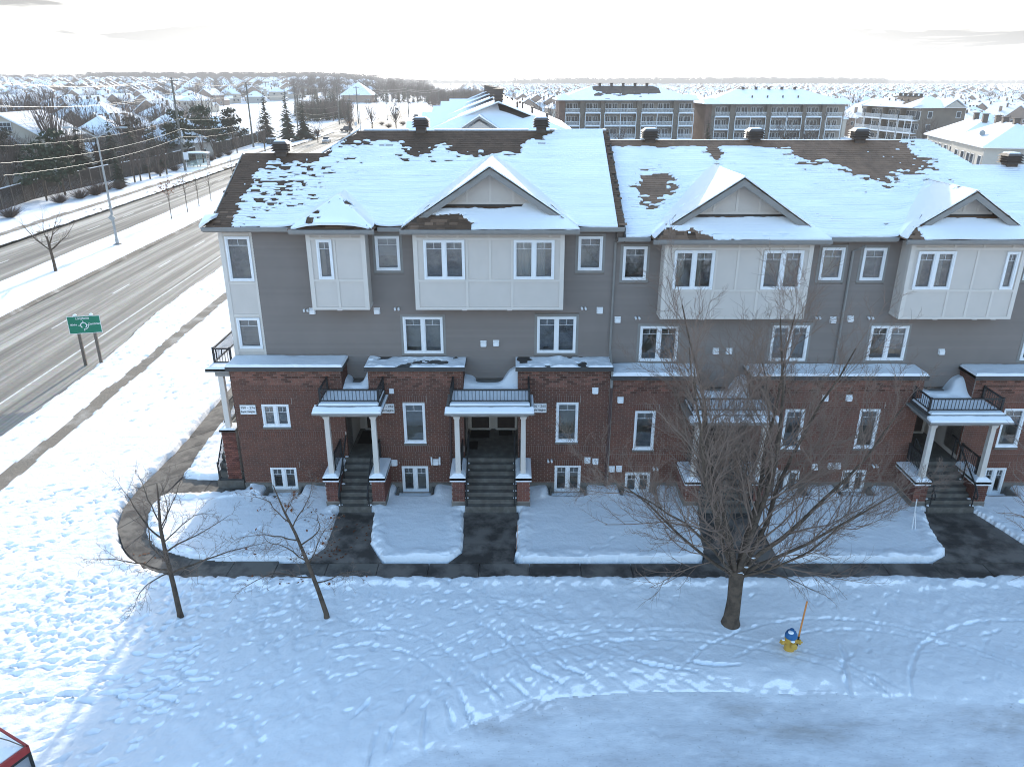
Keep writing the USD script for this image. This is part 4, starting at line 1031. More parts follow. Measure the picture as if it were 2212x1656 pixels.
def bare_right(X, Y):
    f = blob(X, Y, 5.35, 29.9, .6, 1.0, .85) + blob(X, Y, 5.95, 30.8, .6, .8, .75) + .95 * sm(32.95, 33.35, Y) * sm(11.9, 11.2, X) + blob(X, Y, 8.45, 32.6, .3, .7, .9)
    f = f + blob(X, Y, 13.9, 32.9, 2.3, 1.3, 1.05) + blob(X, Y, 14.5, 31.3, 1.0, 1.1, .65) + blob(X, Y, 16.4, 32.0, .9, 1.2, .65) + .9 * sm(33.0, 33.4, Y) * sm(16.6, 15.8, X)
    return f + .10
LX = thing('townhouse_block', 'left stretch of the terrace, red brick below and taupe siding above, nearest the road', 'town house')
L_upper = [(-10.61, -9.69, 8.23, 9.91, 1, 'dark'), (-10.60, -9.70, 5.54, 6.79, 1, 'blind'), (-5.07, -4.17, 8.64, 9.93, 1, 'half'), (2.46, 3.36, 8.64, 9.92, 1, 'dark'), (-4.20, -2.67, 5.35, 6.83, 2, 'dark'), (.97, 2.47, 5.37, 6.84, 2, 'dark')]
LS, LR = town_block(LX, 0.0, -10.8, 3.80,
    [(-10.75, -6.5, False, True), (-5.5, -1.87, False, True), (.23, 3.74, True, False)],
    L_upper,
    [(-7.40, -5.31, [(-7.06, -6.5, 8.48, 9.94, 1, 'curtain')], [-6.395], [-6.42]),
     (-3.56, 1.88, [(-3.2, -1.715, 8.475, 9.93, 2, 'dark'), (.055, 1.535, 8.48, 9.93, 2, 'curtain')], [-1.65, .01], [-1.64, -.8, 0.0])],
    [(-9.70, -8.65, 2.69, 3.63, 2, 'blind'), (-4.23, -3.38, 1.98, 3.68, 1, 'blind'), (1.72, 2.57, 2.03, 3.71, 1, 'dark')],
    [(-9.68, -8.64, -.10, .89), (-4.41, -3.36, -.21, .94), (1.71, 2.75, -.20, .98)],
    dict(plan=[(4.06, 27.45), (4.06, 33.74), (-6.4, 33.74), (-7.68, 32.02), (-10.95, 32.02), (-10.95, 28.1), (-11.15, 27.45)],
         back=[[(4.06, 33.74, 13.3), (-6.4, 33.74, 13.3), (-6.4, 40, 10.3), (4.06, 40, 10.3)], [(-10.95, 32.02, 12.48), (-7.68, 32.02, 12.48), (-7.68, 36.6, 10.3), (-10.95, 36.6, 10.3)],
               [(-7.68, 32.02, 12.48), (-6.4, 33.74, 13.3), (-6.4, 40, 10.3), (-9.5, 36.6, 10.3)]],
         gables=[(-.79, 3.17)], hips=[(-6.39, 1.48)], bare=bare_left,
         pent_bare=[lambda x, y: 1.1 * sm(27.62, 27.85, y) * sm(.9, -.4, x) + 1.25 * sm(-1.0, -2.2, x) * sm(27.75, 27.1, y)],
         gutters=[(-11.22, -7.9, 27.45, 10.30), (-7.9, -4.88, 26.8, 10.33), (-4.86, -3.98, 27.45, 10.30), (-3.97, 2.40, 26.8, 10.33), (2.42, 4.07, 27.45, 10.30)],
         vents=[(-9.36, 32.02, 12.47), (-3.85, 33.74, 13.3), (1.24, 33.74, 13.3)]),
    dict(siding_from=-9.61, gaps=[(-6.5, -5.5), (-1.87, .23)]))
# cream corner strip
m = MB()
for a, b, c, d in rects(-10.82, -9.615, 5.12, 10.15, [(-10.6, -9.7, 8.24, 9.9), (-10.59, -9.71, 5.55, 6.78)]): m.quad((a, YS - .012, c), (b, YS - .012, c), (b, YS - .012, d), (a, YS - .012, d))
CP = put('corner_panel', m, 'bay_panel', LX)
for a, b, c, d in [(-10.84, -10.68, 5.12, 10.15), (-9.70, -9.60, 9.93, 10.15), (-9.685, -9.60, 5.12, 9.92), (-10.675, -9.69, 8.10, 8.21), (-10.675, -9.69, 6.83, 6.93), (-10.675, -9.69, 5.42, 5.52), (-10.675, -9.71, 9.93, 10.02)]:
    put('trim_board', MB().box(a, b, YS - .030, YS - .013, c, d), 'bay_trim', CP)
put('end_wall', MB().quad((-10.8, YS, 5.0), (-10.8, 40, 5.0), (-10.8, 40, 10.3), (-10.8, YS, 10.3)), 'siding', LX)
put('end_gable', MB().poly([(-10.8, 27.6, 10.3), (-10.8, 36.4, 10.3), (-10.8, 32.02, 12.4)]), 'siding', LX)
put('rake_board', MB().prism([(-10.99, 28.0, 10.58), (-10.99, 32.02, 12.50), (-10.99, 32.02, 12.28), (-10.99, 28.0, 10.36)], (.035, 0, 0)), 'trim_grey', LX)
XR, YR_ = np.meshgrid(np.linspace(-11.32, -10.85, 10), np.linspace(27.45, 31.2, 50))
zr_ = 10.30 + (XR + 11.32) * .62
put('eave_return', MB().quad((-11.3, 27.46, 10.28), (-10.85, 27.46, 10.28 + .29), (-10.85, 31.2, 10.57), (-11.3, 31.2, 10.28)), 'roof_felt', LX)
put('roof_snow', skirt(heightmesh(XR, YR_, zr_ + .06 + .04 * fb(XR, YR_, 1, 2, 3) + np.maximum(0, .477 * (np.minimum(YR_, 28.1) - 27.45) - (XR + 11.32) * .62) * .9, np.ones((49, 9), bool)), .1), 'roof_snow', LR, smooth=True)
# far slopes' snow, seen as a bright rim along the ridges
for xa, xb in ((-6.3, -4.4), (-3.3, .7), (1.6, 4.0)): put('roof_snow', MB().box(xa, xb, 33.76, 33.95, 13.15, 13.335), 'roof_snow', LR)
put('roof_snow', MB().prism([(-6.45, 33.74, 13.33), (-7.70, 32.04, 12.53), (-8.05, 32.2, 12.30), (-6.85, 34.1, 13.05)], (0, 0, .05)), 'roof_snow', LR)
put('party_wall', MB().prism([(4.065, 27.4, 10.28), (4.065, 33.74, 13.27), (4.065, 33.74, 12.8), (4.065, 27.4, 9.8)], (.05, 0, 0)), 'cap_metal', LX)
put('eave_end', MB().box(3.82, 4.06, 27.48, YS, 9.80, 10.14), 'vent_brown', LX)
put('downspout', MB().tube([(3.98, 27.52, 9.86), (3.83, YS - .08, 9.68), (3.82, YS - .07, 5.55), (3.80, YW - .08, 4.98), (3.80, YW - .06, 4.35)], .048, 6), 'gutter', LX)
put('downspout', MB().tube([(3.80, YW - .06, 4.349), (3.76, YW - .06, .0)], .048, 6), 'downspout_red', LX)
put('downspout', MB().tube([(-2.38, YW - .06, 3.9), (-2.44, YW - .06, .2)], .045, 6), 'downspout_red', LX)
for x, z in ((-7.64, 7.06), (-5.17, 7.07), (3.36, 7.09), (-1.11, 5.75), (-.62, 5.77)): hood(LX, x, YS - .01, z)
for x in (-6.5, -1.79, -.09): hood(LX, x, YS - .3, 7.24, .18, .10, .12, 'under_bay_vent')
for x, z in ((-7.87, 7.12), (-4.40, 7.18), (2.73, 7.20)): pipes(LX, x, YS - .01, z)
for x, z in ((-4.69, 1.12), (-3.03, 1.15), (3.19, 4.22), (3.0, 1.23), (3.32, 1.18)): hood(LX, x, YW, z)
for x, z in ((-4.62, 4.20), (-7.55, 3.53)): put('wall_box', MB().box(x - .09, x + .09, YW - .05, YW - .001, z - .10, z + .10).box(x - .06, x + .06, YW - .07, YW - .051, z - .07, z + .07), 'white_vinyl', LX)
pipes(LX, 1.5, YW, 1.24); flue(LX, -3.03, YW, 1.2)
porch(LX, -7.12, -4.86, -6.5, -5.5, 0.0, 1, [(-6.18, -5.42)])
porch(LX, -2.31, .69, -1.87, .23, 0.0, 2, [(-1.72, -.98), (-.62, .12)])
# end porch by the road
EP = put('porch', MB().box(-11.72, -10.82, 26.95, 29.9, 4.90, 5.02), 'gutter', LX)
put('column', MB().box(-11.33, -11.13, 27.1, 27.3, 2.45, 4.88).box(-11.36, -11.10, 27.07, 27.33, 4.76, 4.879), 'bay_trim', EP)
put('beam', MB().box(-11.4, -10.84, 27.05, 27.3, 4.70, 4.895) , 'gutter', EP)
put('pier', MB().box(-11.52, -10.95, 27.05, 27.6, -.3, 2.35), 'mortar', EP)
emit_bricks(EP, [(corners(a, b, 27.025, 27.06, c, d), 1, 'old_brick') for a, b, c, d in brick_boxes(-11.52, -10.95, .1, 2.35)], limit=60)
put('pier_cap', MB().box(-11.58, -10.92, 27.0, 27.65, 2.352, 2.44), 'concrete', EP)
put('snow', snow_patch(-11.57, -10.93, 27.0, 27.65, lambda x, y: 2.44 + 0 * x, .04, .08, .06, 5), 'roof_snow', EP)
put('snow', snow_patch(-11.71, -10.9, 26.95, 29.9, lambda x, y: 5.02 + 0 * x, .04, .08, .08, 6), 'roof_snow', EP)
railing(EP, [(-10.9, 27.55), (-11.55, 27.55), (-11.55, 29.8)], 5.03, .62)
railing(EP, [(-11.45, 27.7), (-11.45, 29.4)], 2.3, .95)
put('landing', MB().box(-11.7, -10.82, 27.6, 30.0, -.3, 2.2), 'step_stone', EP)
m = MB()
for k in range(9): m.box(-11.68, -10.83, 26.98 - .0 + .0, 27.02, 0, .01)
for k in range(8): put('step', MB().box(-11.9 - .0, -10.83, 27.35 - .26 * (8 - k) + 1.6, 27.35 - .26 * (7 - k) + 1.6, -.3, .26 * (k + 1) - .01), 'step_stone', EP)
h = MB()
for q in (.08, .9): h.bar((-11.82, 26.95, .0 + q), (-11.82, 28.9, 2.0 + q), .04, .035)
for k in range(20): h.box(-11.828, -11.812, 26.97 + k * .1, 26.99 + k * .1, .05 + k * .102, .9 + k * .102)
h.box(-11.845, -11.795, 26.92, 26.97, -.2, 1.05)
put('hand_rail', h, 'black_metal', EP)

RXH = thing('townhouse_block', 'right stretch of the terrace behind the big bare tree, its roof a step lower', 'town house')
dz = -.36
RS, RR = town_block(RXH, dz, 3.83, 24.0,
    [(3.86, 7.05, False, False), (9.2, 15.75, True, False), (17.7, 24.0, True, False)],
    [(4.14, 5.03, 8.27, 9.54, 1, 'half'), (11.52, 12.37, 8.27, 9.5, 1, 'dark'), (13.07, 13.92, 8.26, 9.49, 1, 'dark'), (4.96, 6.44, 5.03, 6.46, 2, 'dark'), (10.06, 11.49, 5.04, 6.49, 2, 'blind'), (13.87, 15.33, 5.06, 6.47, 2, 'half'), (19.9, 21.2, 5.06, 6.47, 2, 'dark'), (19.2, 20.1, 8.27, 9.5, 1, 'dark')],
    [(5.55, 10.89, [(5.89, 7.36, 8.1, 9.55, 2, 'curtain'), (9.13, 10.57, 8.1, 9.55, 2, 'dark')], [7.4, 9.05], [7.42, 8.22, 9.05]),
     (14.45, 18.62, [(14.72, 16.09, 8.1, 9.52, 2, 'curtain'), (17.93, 18.40, 8.1, 9.5, 1, 'blind')], [16.1, 16.9, 17.75], [16.9])],
    [(4.78, 5.58, 1.69, 3.35, 1, 'dark'), (10.60, 11.38, 1.71, 3.41, 1, 'dark'), (13.50, 14.29, 1.75, 3.42, 1, 'half'), (19.1, 19.95, 1.80, 3.45, 1, 'curtain')],
    [(4.55, 5.55, -.25, .64), (10.57, 11.54, -.25, .73), (13.26, 14.2, -.22, .76), (18.95, 19.8, -.3, .86)],
    dict(plan=[(4.12, 27.45), (24, 27.45), (24, 31.83), (18.75, 31.83), (17.68, 33.62), (4.12, 33.62)],
         back=[[(4.12, 33.62, 12.88), (17.68, 33.62, 12.88), (17.68, 40, 9.9), (4.12, 40, 9.9)], [(18.75, 31.83, 12.03), (24, 31.83, 12.03), (24, 36.2, 9.9), (18.75, 36.2, 9.9)], [(17.68, 33.62, 12.88), (18.75, 31.83, 12.03), (18.75, 36.2, 9.9), (17.68, 40, 9.9)]],
         gables=[(8.2, 3.15), (16.5, 2.45)], hips=[], bare=bare_right,
         pent_bare=[lambda x, y: 1.0 * sm(27.70, 27.88, y) + .75 * sm(8.0, 5.9, x) * sm(27.5, 27.0, y) + .25 * sm(27.3, 26.9, y), lambda x, y: 1.3 * sm(27.62, 27.85, y) + .8 * sm(15.2, 14.4, x) - .2],
         gutters=[(3.86, 5.03, 27.45, 10.30 + dz), (5.03, 11.37, 26.8, 10.33 + dz), (11.39, 14.03, 27.45, 10.30 + dz), (14.03, 18.97, 26.8, 10.33 + dz), (18.99, 24, 27.45, 10.30 + dz)],
         vents=[(5.85, 33.62, 12.86), (10.28, 33.62, 12.86), (14.72, 33.62, 12.86), (20.24, 31.83, 12.02)]),
    dict(gaps=[(7.05, 9.2), (15.75, 17.7)]))
put('roof_snow', MB().box(4.2, 17.6, 33.64, 33.8, 12.7, 12.925), 'roof_snow', RR)
put('downspout', MB().tube([(12.95, 27.5, 9.62), (12.66, YS - .08, 9.38), (12.68, YS - .07, 4.95)], .048, 6), 'gutter', RXH)
for x, z in ((4.06, 6.72), (12.34, 6.71), (13.0, 6.76), (8.48, 5.44), (7.96, 5.44), (16.78, 5.42)): hood(RXH, x, YS - .01, z)
for x in (7.21, 9.01, 16.04, 17.54, 18.25): hood(RXH, x, YS - .3, 6.88, .18, .10, .12, 'under_bay_vent')
for x, z in ((4.80, 6.82), (11.71, 6.83), (13.74, 6.82)): pipes(RXH, x, YS - .01, z)
for x, z in ((4.18, 3.83), (12.05, 3.91), (12.97, 3.91), (3.99, .84), (4.28, .86), (12.1, .93), (12.73, .97), (13.0, .97)): hood(RXH, x, YW, z)
for x, z in ((5.72, .88), (10.47, .91), (14.46, 1.01)): pipes(RXH, x, YW, z)
porch(RXH, 6.62, 9.66, 7.05, 9.2, dz, 3, [(7.22, 7.96), (8.3, 9.04)])
porch(RXH, 15.36, 18.14, 15.75, 17.7, dz, 4, [(15.9, 16.64), (16.8, 17.54)])

def address_sign(x, z, w, h, top, low, label):
    T = thing('address_sign', label, 'sign', (x, YW - .012, z))
    put('board', MB().box(-w / 2, w / 2, -.02, 0, -h / 2, h / 2), 'sign_white', T)
    put('border', MB().box(-w / 2 - .012, w / 2 + .012, -.012, .002, -h / 2 - .012, h / 2 + .012), 'trim_grey', T)
    for txt, zz, hh in ((top, .045, .085), (low, -.115, .075)):
        t = meshkit.text_mesh(txt, hh, .004, bold=True)
        b = t.bounds; t.apply_translation((-(b[0][0] + b[1][0]) / 2, 0, 0)); 
        k = min(1.0, (w - .05) / (b[1][0] - b[0][0])); t.apply_scale((k, 1, 1))
        t.apply_transform(trimesh.transformations.rotation_matrix(PI / 2, (1, 0, 0))); t.apply_translation((0, -.0205, zz))
        put('lettering', MB().tm(t), 'sign_black', T)
address_sign(-10.22, 3.42, .60, .38, '250 - 276', 'Espin Heights', 'white address board 250 - 276 at the left end of the brick wall')
address_sign(-4.86, 3.47, .60, .38, '250 - 252', 'Espin Heights', 'white address board 250 - 252 half behind the first porch roof')
address_sign(1.03, 3.49, .60, .38, '254 - 260', 'Espin Heights', 'white address board 254 - 260 half behind the middle porch roof')
for x0, x1, y0, y1, lab in ((-6.35, -5.62, 27.9, 29.1, 'black rubber door mat at the top of the first steps'), (-1.75, -.95, 28.45, 29.15, 'black door mat before the left door of the middle porch'), (-.55, .0, 28.7, 29.15, 'dark mat before the right door of the middle porch'), (-1.83, -1.4, 27.4, 28.1, 'square black mat lying near the top of the middle steps')):
    o = put('door_mat', MB().box(x0, x1, y0, y1, 1.401, 1.415).box(x0 + .03, x1 - .03, y0 + .03, y1 - .03, 1.4155, 1.421), 'rubber', label=lab, category='mat')

# closed shells behind the fronts
put('rear_wall', MB().quad((-10.8, 40, -.5), (3.8, 40, -.5), (3.8, 40, 10.3), (-10.8, 40, 10.3)).quad((3.78, YS, -.5), (3.78, 40, -.5), (3.78, 40, 10.3), (3.78, YS, 10.3)).quad((-10.8, 30, .0), (3.8, 30, 0), (3.8, 30, 10.2), (-10.8, 30, 10.2)), 'siding', LX)
put('rear_wall', MB().quad((3.83, 40, -.5), (24, 40, -.5), (24, 40, 10), (3.83, 40, 10)).quad((24, 26.8, -.5), (24, 40, -.5), (24, 40, 10), (24, 26.8, 10)).quad((3.83, 30, 0), (24, 30, 0), (24, 30, 9.9), (3.83, 30, 9.9)).poly([(24, 27.5, 9.9), (24, 36.2, 9.9), (24, 31.83, 12.0)]), 'siding', RXH)
put('brick_joint', MB().box(3.735, 3.865, YW + .01, YS - .04, -.5, 4.68), 'mortar', LX)
put('corner_board', MB().box(3.79, 3.84, YS - .012, YS + .05, 4.6, 10.1), 'trim_grey', LX)

# ------------------------------------------------------------------ trees
def unit(v): return v / (np.linalg.norm(v) + 1e-12)
class Grow:
    """a bare tree: trunk, limbs and twigs as tapered tubes"""
    def __init__(s, seed): s.r = np.random.default_rng(seed); s.limbs = []; s.tw = MB(); s.tips = []
    def path(s, p, d, L, n, up, wob):
        pts = [np.array(p, float)]; d = unit(np.array(d, float))
        for k in range(n):
            d = unit(d + np.array([0, 0, up]) / n + s.r.normal(0, wob, 3) / math.sqrt(n))
            pts.append(pts[-1] + d * L / n)
        return np.array(pts), d
    def twig(s, p, d, L, r, lv, up, wob, nk):
        n = 4 if lv > 1 else 3
        pts, de = s.path(p, d, L, n, up, wob)
        s.tw.tube(pts, np.linspace(r, r * .35, len(pts)), 4 if r > .012 else 3, cap=False)
        s.tips.append(pts[-1])
        if lv <= 0: return
        k = max(2, int(nk[lv] * s.r.uniform(.75, 1.25)))
        for t in np.linspace(.22, .97, k):
            q = t * (len(pts) - 1); i = min(int(q), len(pts) - 2)
            o = pts[i] + (pts[i + 1] - pts[i]) * (q - i)
            ax = unit(pts[i + 1] - pts[i]); e = unit(np.cross(ax, s.r.normal(0, 1, 3)))
            a = s.r.uniform(.45, .95)
            s.twig(o, ax * math.cos(a) + e * math.sin(a), L * s.r.uniform(.38, .62) * (1.05 - .45 * t), max(r * .55 * (1.1 - .4 * t), .0045), lv - 1, up, wob, nk)
    def limb(s, p, d, L, r, up, wob, lv, nk, n=7, first=.2):
        pts, de = s.path(p, d, L, n, up, wob)
        rad = r * np.linspace(1, .22, len(pts)) ** 1.0
        s.limbs.append(MB().tube(pts, rad, 7 if r > .04 else 5))
        s.tips.append(pts[-1])
        k = int(nk[lv + 1])
        for t in np.linspace(first, 1.0, k):
            q = t * (len(pts) - 1) * .999; i = int(q)
            o = pts[i] + (pts[i + 1] - pts[i]) * (q - i)
            ax = unit(pts[i + 1] - pts[i]); e = unit(np.cross(ax, s.r.normal(0, 1, 3)))
            a = s.r.uniform(.4, .9) if t < .98 else .1
            s.twig(o, ax * math.cos(a) + e * math.sin(a), L * s.r.uniform(.28, .5) * (1.15 - .55 * t), max(r * (1 - .75 * t) * .42, .006), lv, up, wob, nk)

def emit_tree(T, trunk, g, bark='bark', twig='twig', leaves=None, seed=0):
    put('trunk', trunk, bark, T, smooth=True)
    for l in g.limbs: put('limb', l, bark, T, smooth=True)
    put('twigs', g.tw, twig, T, kind='stuff', label='fine bare twigs of the crown')
    if leaves:
        r = np.random.default_rng(seed); m = MB()
        for _ in range(leaves):
            p = g.tips[r.integers(len(g.tips))] + r.normal(0, .04, 3)
            u = unit(r.normal(0, 1, 3)) * r.uniform(.05, .085); v = unit(np.cross(u, r.normal(0, 1, 3))) * r.uniform(.03, .05)
            m.add([p, p + u * .6 + v, p + u * 1.5, p + u * .6 - v], [(0, 1, 2, 3)])
        put('dead_leaves', m, 'dead_leaf', T, kind='stuff', label='a few brown leaves still hanging')

# the big bare tree on the lawn
T = thing('bare_tree', 'big bare spreading tree in front of the right terrace, thick short trunk', 'tree', (6.61, 18.54, -.05))
g = Grow(5)
tr = MB().tube([(0, 0, -.2), (0, 0, .0), (0.01, .01, .25), (.02, 0, .9), (.01, .02, 1.5), (0, .03, 1.95)], [.34, .30, .235, .205, .21, .235], 14)
LIMBS = [(-.95, .30, .62, 5.0, .085), (-.55, .6, 1.15, 6.6, .12), (-.38, -.15, 1.3, 7.0, .13), (-.12, .5, 1.4, 7.6, .14), (.05, -.25, 1.5, 7.3, .13), (.22, .45, 1.35, 7.4, .13), (.42, .1, 1.25, 7.0, .13), (.62, .55, 1.0, 6.6, .12), (.95, .15, .95, 6.2, .12), (1.15, .3, .55, 5.4, .10), (.85, -.45, .5, 4.2, .075), (-.7, -.5, .9, 5.0, .085), (.15, .9, 1.1, 6.2, .10), (-.3, .95, 1.0, 5.8, .09)]
for (x, y, z, L, r) in LIMBS:
    g.limb((x * .12, y * .12, 1.70 + .12 * z), (x, y, z), L * 1.06, r * .62, .42, .30, 2, {0: 4, 1: 9, 2: 9, 3: 14}, 8, .14)
for (x, y, z, L) in [(.9, .25, .1, 2.4)]:
    g.limb((x * .25, y * .25, 1.9), (x, y, z), L, .03, -.55, .35, 1, {0: 3, 1: 5, 2: 8}, 6, .25)
emit_tree(T, tr, g)
bits = MB()
for (x, y, z, r) in [(.06, -.12, 1.93, .075), (.24, -.02, 2.08, .045), (-.14, -.08, 2.25, .045), (.42, 0, 2.38, .04)]:
    ic = trimesh.creation.icosphere(1, r); ic.apply_scale((1.5, .8, .5)); ic.apply_translation((x, y, z)); bits.tm(ic)
put('snow', bits, 'roof_snow', T, smooth=True)

# two young trees at the corner
T = thing('bare_tree', 'young bare tree at the bend of the walk, twigs black against sunlit snow', 'tree', (-10.16, 18.86, -.05))
g = Grow(23)
tr = MB().tube([(0, 0, -.1), (-.01, 0, .2), (-.04, .02, 1.2), (-.10, .05, 2.2), (-.12, .08, 3.2), (-.02, .1, 4.1), (.02, .1, 4.6)], [.115, .085, .072, .062, .048, .03, .012], 10)
for (z, x, y, zz, L, r) in [(1.55, 1, .1, .55, 2.9, .036), (1.7, -1, -.1, .10, 2.3, .032), (1.6, -.5, -.6, -.1, 1.6, .022), (2.0, -.8, .4, .4, 2.0, .028), (2.3, .8, .5, .75, 2.2, .03), (2.6, .55, -.5, .8, 1.8, .025), (2.8, -.75, -.1, .9, 2.0, .03), (3.1, .6, .3, 1.0, 1.7, .024), (3.3, -.5, .3, 1.2, 1.7, .024), (3.6, .3, -.3, 1.1, 1.3, .018), (2.1, .3, -.8, .5, 1.5, .02), (3.0, .1, .8, .9, 1.5, .02)]:
    c = -.10 - .01 * z + (.06 if z > 3.2 else 0)
    g.limb((c, .05, z), (x, y, zz), L, r, .05, .5, 2, {0: 4, 1: 4, 2: 5, 3: 10}, 8, .15)
emit_tree(T, tr, g)
T = thing('bare_tree', 'leaning young tree with a few rusty leaves before the first steps', 'tree', (-5.66, 18.80, -.05))
g = Grow(37)
tr = MB().tube([(0, 0, -.1), (-.01, 0, .2), (-.16, .0, 1.0), (-.38, .0, 2.0), (-.66, .05, 3.0), (-.92, .05, 3.8), (-1.15, .1, 4.6)], [.105, .08, .068, .058, .044, .03, .012], 10)
for (z, x, y, zz, L, r) in [(1.3, 1, .2, .45, 1.7, .024), (1.5, -1, -.1, .35, 2.1, .026), (1.9, .6, .6, .7, 1.6, .022), (2.1, -.8, .4, .4, 1.8, .024), (2.6, .8, -.1, .9, 1.9, .026), (2.8, -.7, -.4, .5, 1.7, .022), (3.2, .4, .3, 1.2, 1.5, .022), (3.4, -.8, .1, .6, 1.5, .02), (3.7, .3, -.3, 1.1, 1.1, .016), (2.3, .1, -.8, .5, 1.2, .016)]:
    g.limb((-.16 - .26 * (z - 1) , .02, z), (x, y, zz), L, r, .05, .5, 2, {0: 4, 1: 4, 2: 5, 3: 9}, 7, .15)
emit_tree(T, tr, g, leaves=46, seed=4)
T = thing('bare_tree', 'bare tree at the right edge, only its branches reaching in', 'tree', (17.55, 19.2, -.05))
g = Grow(41)
tr = MB().tube([(0, 0, -.1), (0, 0, .9), (0, .02, 1.9)], [.24, .19, .18], 10)
for (x, y, z, L, r) in [(-1, .2, .8, 4.2, .08), (-.6, .5, 1.2, 5.0, .09), (-.9, -.2, .45, 3.6, .06), (.2, .3, 1.3, 5.0, .09), (.7, .2, 1.0, 4.5, .08), (-.2, -.4, 1.2, 4.6, .08)]:
    g.limb((x * .1, y * .1, 1.7), (x, y, z), L, r, .35, .3, 1, {0: 3, 1: 6, 2: 10}, 7, .25)
emit_tree(T, tr, g)
# median trees
T = thing('bare_tree', 'small bare tree on the snowy median before the lamp post', 'tree', (-39.3, 64.0, .05))
g = Grow(52)
tr = MB().tube([(0, 0, -.2), (0, 0, .8), (-.05, 0, 1.9), (-.1, 0, 3.0)], [.14, .12, .11, .07], 8)
for (x, y, z, L, r) in [(-1, .1, .9, 3.3, .05), (-.5, .5, 1.2, 3.4, .05), (.2, -.2, 1.4, 3.5, .055), (.8, .2, .8, 3.2, .05), (.5, -.5, 1.1, 3.0, .045), (-.8, -.4, .7, 2.8, .045), (1, 0, .4, 2.5, .035)]:
    g.limb((-.05, 0, 1.8), (x, y, z), L, r, .15, .35, 1, {0: 3, 1: 5, 2: 8}, 6, .25)
emit_tree(T, tr, g)
def sapling(k, x, y, h, leaves, label):
    T = thing('sapling', label, 'tree', (x, y, .05), group=None)
    g = Grow(60 + k)
    tr = MB().tube([(0, 0, -.2), (.02, 0, h * .5), (.0, .03, h)], [.055, .045, .012], 6)
    for q in range(9):
        a = q * 2.4; z = h * (.45 + .05 * q)
        g.limb((.01, 0, z), (math.cos(a) * .7, math.sin(a) * .7, 1), h * (.32 - .018 * q), .02, .1, .3, 0, {0: 4, 1: 5}, 4, .3)
    emit_tree(T, tr, g, leaves=leaves, seed=k)
sapling(0, -40.5, 90.7, 4.4, 420, 'sapling on the median full of rusty leaves, nearest of its line')
sapling(1, -40.5, 95.5, 4.7, 150, 'sapling on the median with leaves low on its stem, second of its line')
sapling(2, -40.8, 100.0, 4.1, 0, 'forked leafless sapling on the median, third of its line')
sapling(3, -40.9, 104.5, 4.2, 0, 'leafless sapling with dense twigs on the median, fourth of its line')
sapling(4, -44.1, 122.8, 4.3, 0, 'leafless sapling just left of the roof edge, farthest of its line')

# kinds of trees for the distance
def far_bare(m, r, h, w, n, th=.05):
    """crown of a bare tree from afar: stem, forks and many slim twigs"""
    m.tube([(0, 0, -.6), (0, 0, h * .32), (.1, 0, h * .6)], [h * .022, h * .017, h * .007], 5, cap=False)
    for _ in range(max(6, n // 14)):
        a = r.uniform(0, 2 * PI); z0 = h * r.uniform(.2, .45); rr = w * r.uniform(.5, 1)
        m.tube([(0, 0, z0), (math.cos(a) * rr * .45, math.sin(a) * rr * .45, z0 + h * r.uniform(.15, .3)), (math.cos(a) * rr * .8, math.sin(a) * rr * .8, h * r.uniform(.7, .97))], [h * .009, h * .006, h * .002], 3, cap=False)
    for _ in range(n):
        a = r.uniform(0, 2 * PI); u = r.uniform(0, 1) ** .5; z = h * (.35 + .6 * r.uniform(0, 1))
        rad = w * u * math.sin(PI * min(1, max(.12, (z / h - .22) / .86))) ** .7
        p = np.array([math.cos(a) * rad, math.sin(a) * rad, z]); d = unit(np.array([math.cos(a) * .6, math.sin(a) * .6, 1.1]) + r.normal(0, .35, 3)) * h * r.uniform(.07, .16)
        e = unit(np.cross(d, r.normal(0, 1, 3))) * th
        m.add([p - e, p + e, p + d], [(0, 1, 2)])
def far_conifer(m, r, h, w, n=26):
    m.tube([(0, 0, -.5), (0, 0, h * .9)], [h * .018, h * .004], 5, cap=False)
    for k in range(n):
        t = (k + .5) / n; z = h * (.06 + .92 * t); L = w * (1 - t) ** .85 * r.uniform(.75, 1.15) + .12
        for j in range(max(5, int(11 * (1 - t)) + 3)):
            a = r.uniform(0, 2 * PI); c, s = math.cos(a), math.sin(a); l = L * r.uniform(.65, 1.15); dr = -l * r.uniform(.15, .4)
            wd = l * r.uniform(.16, .28)
            m.add([(0, 0, z + .1 * l), (c * l * .6 - s * wd, s * l * .6 + c * wd, z + dr * .55), (c * l, s * l, z + dr), (c * l * .6 + s * wd, s * l * .6 - c * wd, z + dr * .6)], [(0, 1, 2), (0, 2, 3)])
def far_pine(m, r, h, w):
    m.tube([(0, 0, -.5), (0, 0, h * .95)], [h * .02, h * .005], 5, cap=False)
    for _ in range(46):
        z = h * r.uniform(.32, 1.0); a = r.uniform(0, 2 * PI); l = w * (1.08 - z / h) ** .5 * r.uniform(.4, 1)
        c = np.array([math.cos(a) * l, math.sin(a) * l, z + .1 * l])
        for _ in range(16):
            p = c + r.normal(0, 1, 3) * (.30, .30, .14) * h / 9 * 1.6
            u = unit(r.normal(0, 1, 3)) * h * .05; v = unit(np.cross(u, r.normal(0, 1, 3))) * h * .022
            m.add([p - u, p + v, p + u, p - v], [(0, 1, 2, 3)])
def shrub_mesh(m, r, h, w, n):
    for _ in range(n):
        a = r.uniform(0, 2 * PI); rr = w * r.uniform(0, 1) ** .6; d = np.array([math.cos(a) * rr, math.sin(a) * rr, h * r.uniform(.5, 1) * (1 - .4 * rr / w)])
        e = unit(np.cross(d, r.normal(0, 1, 3))) * .016
        p = d * r.uniform(0, .3)
        m.add([p - e, p + e, d + r.normal(0, .1, 3)], [(0, 1, 2)])
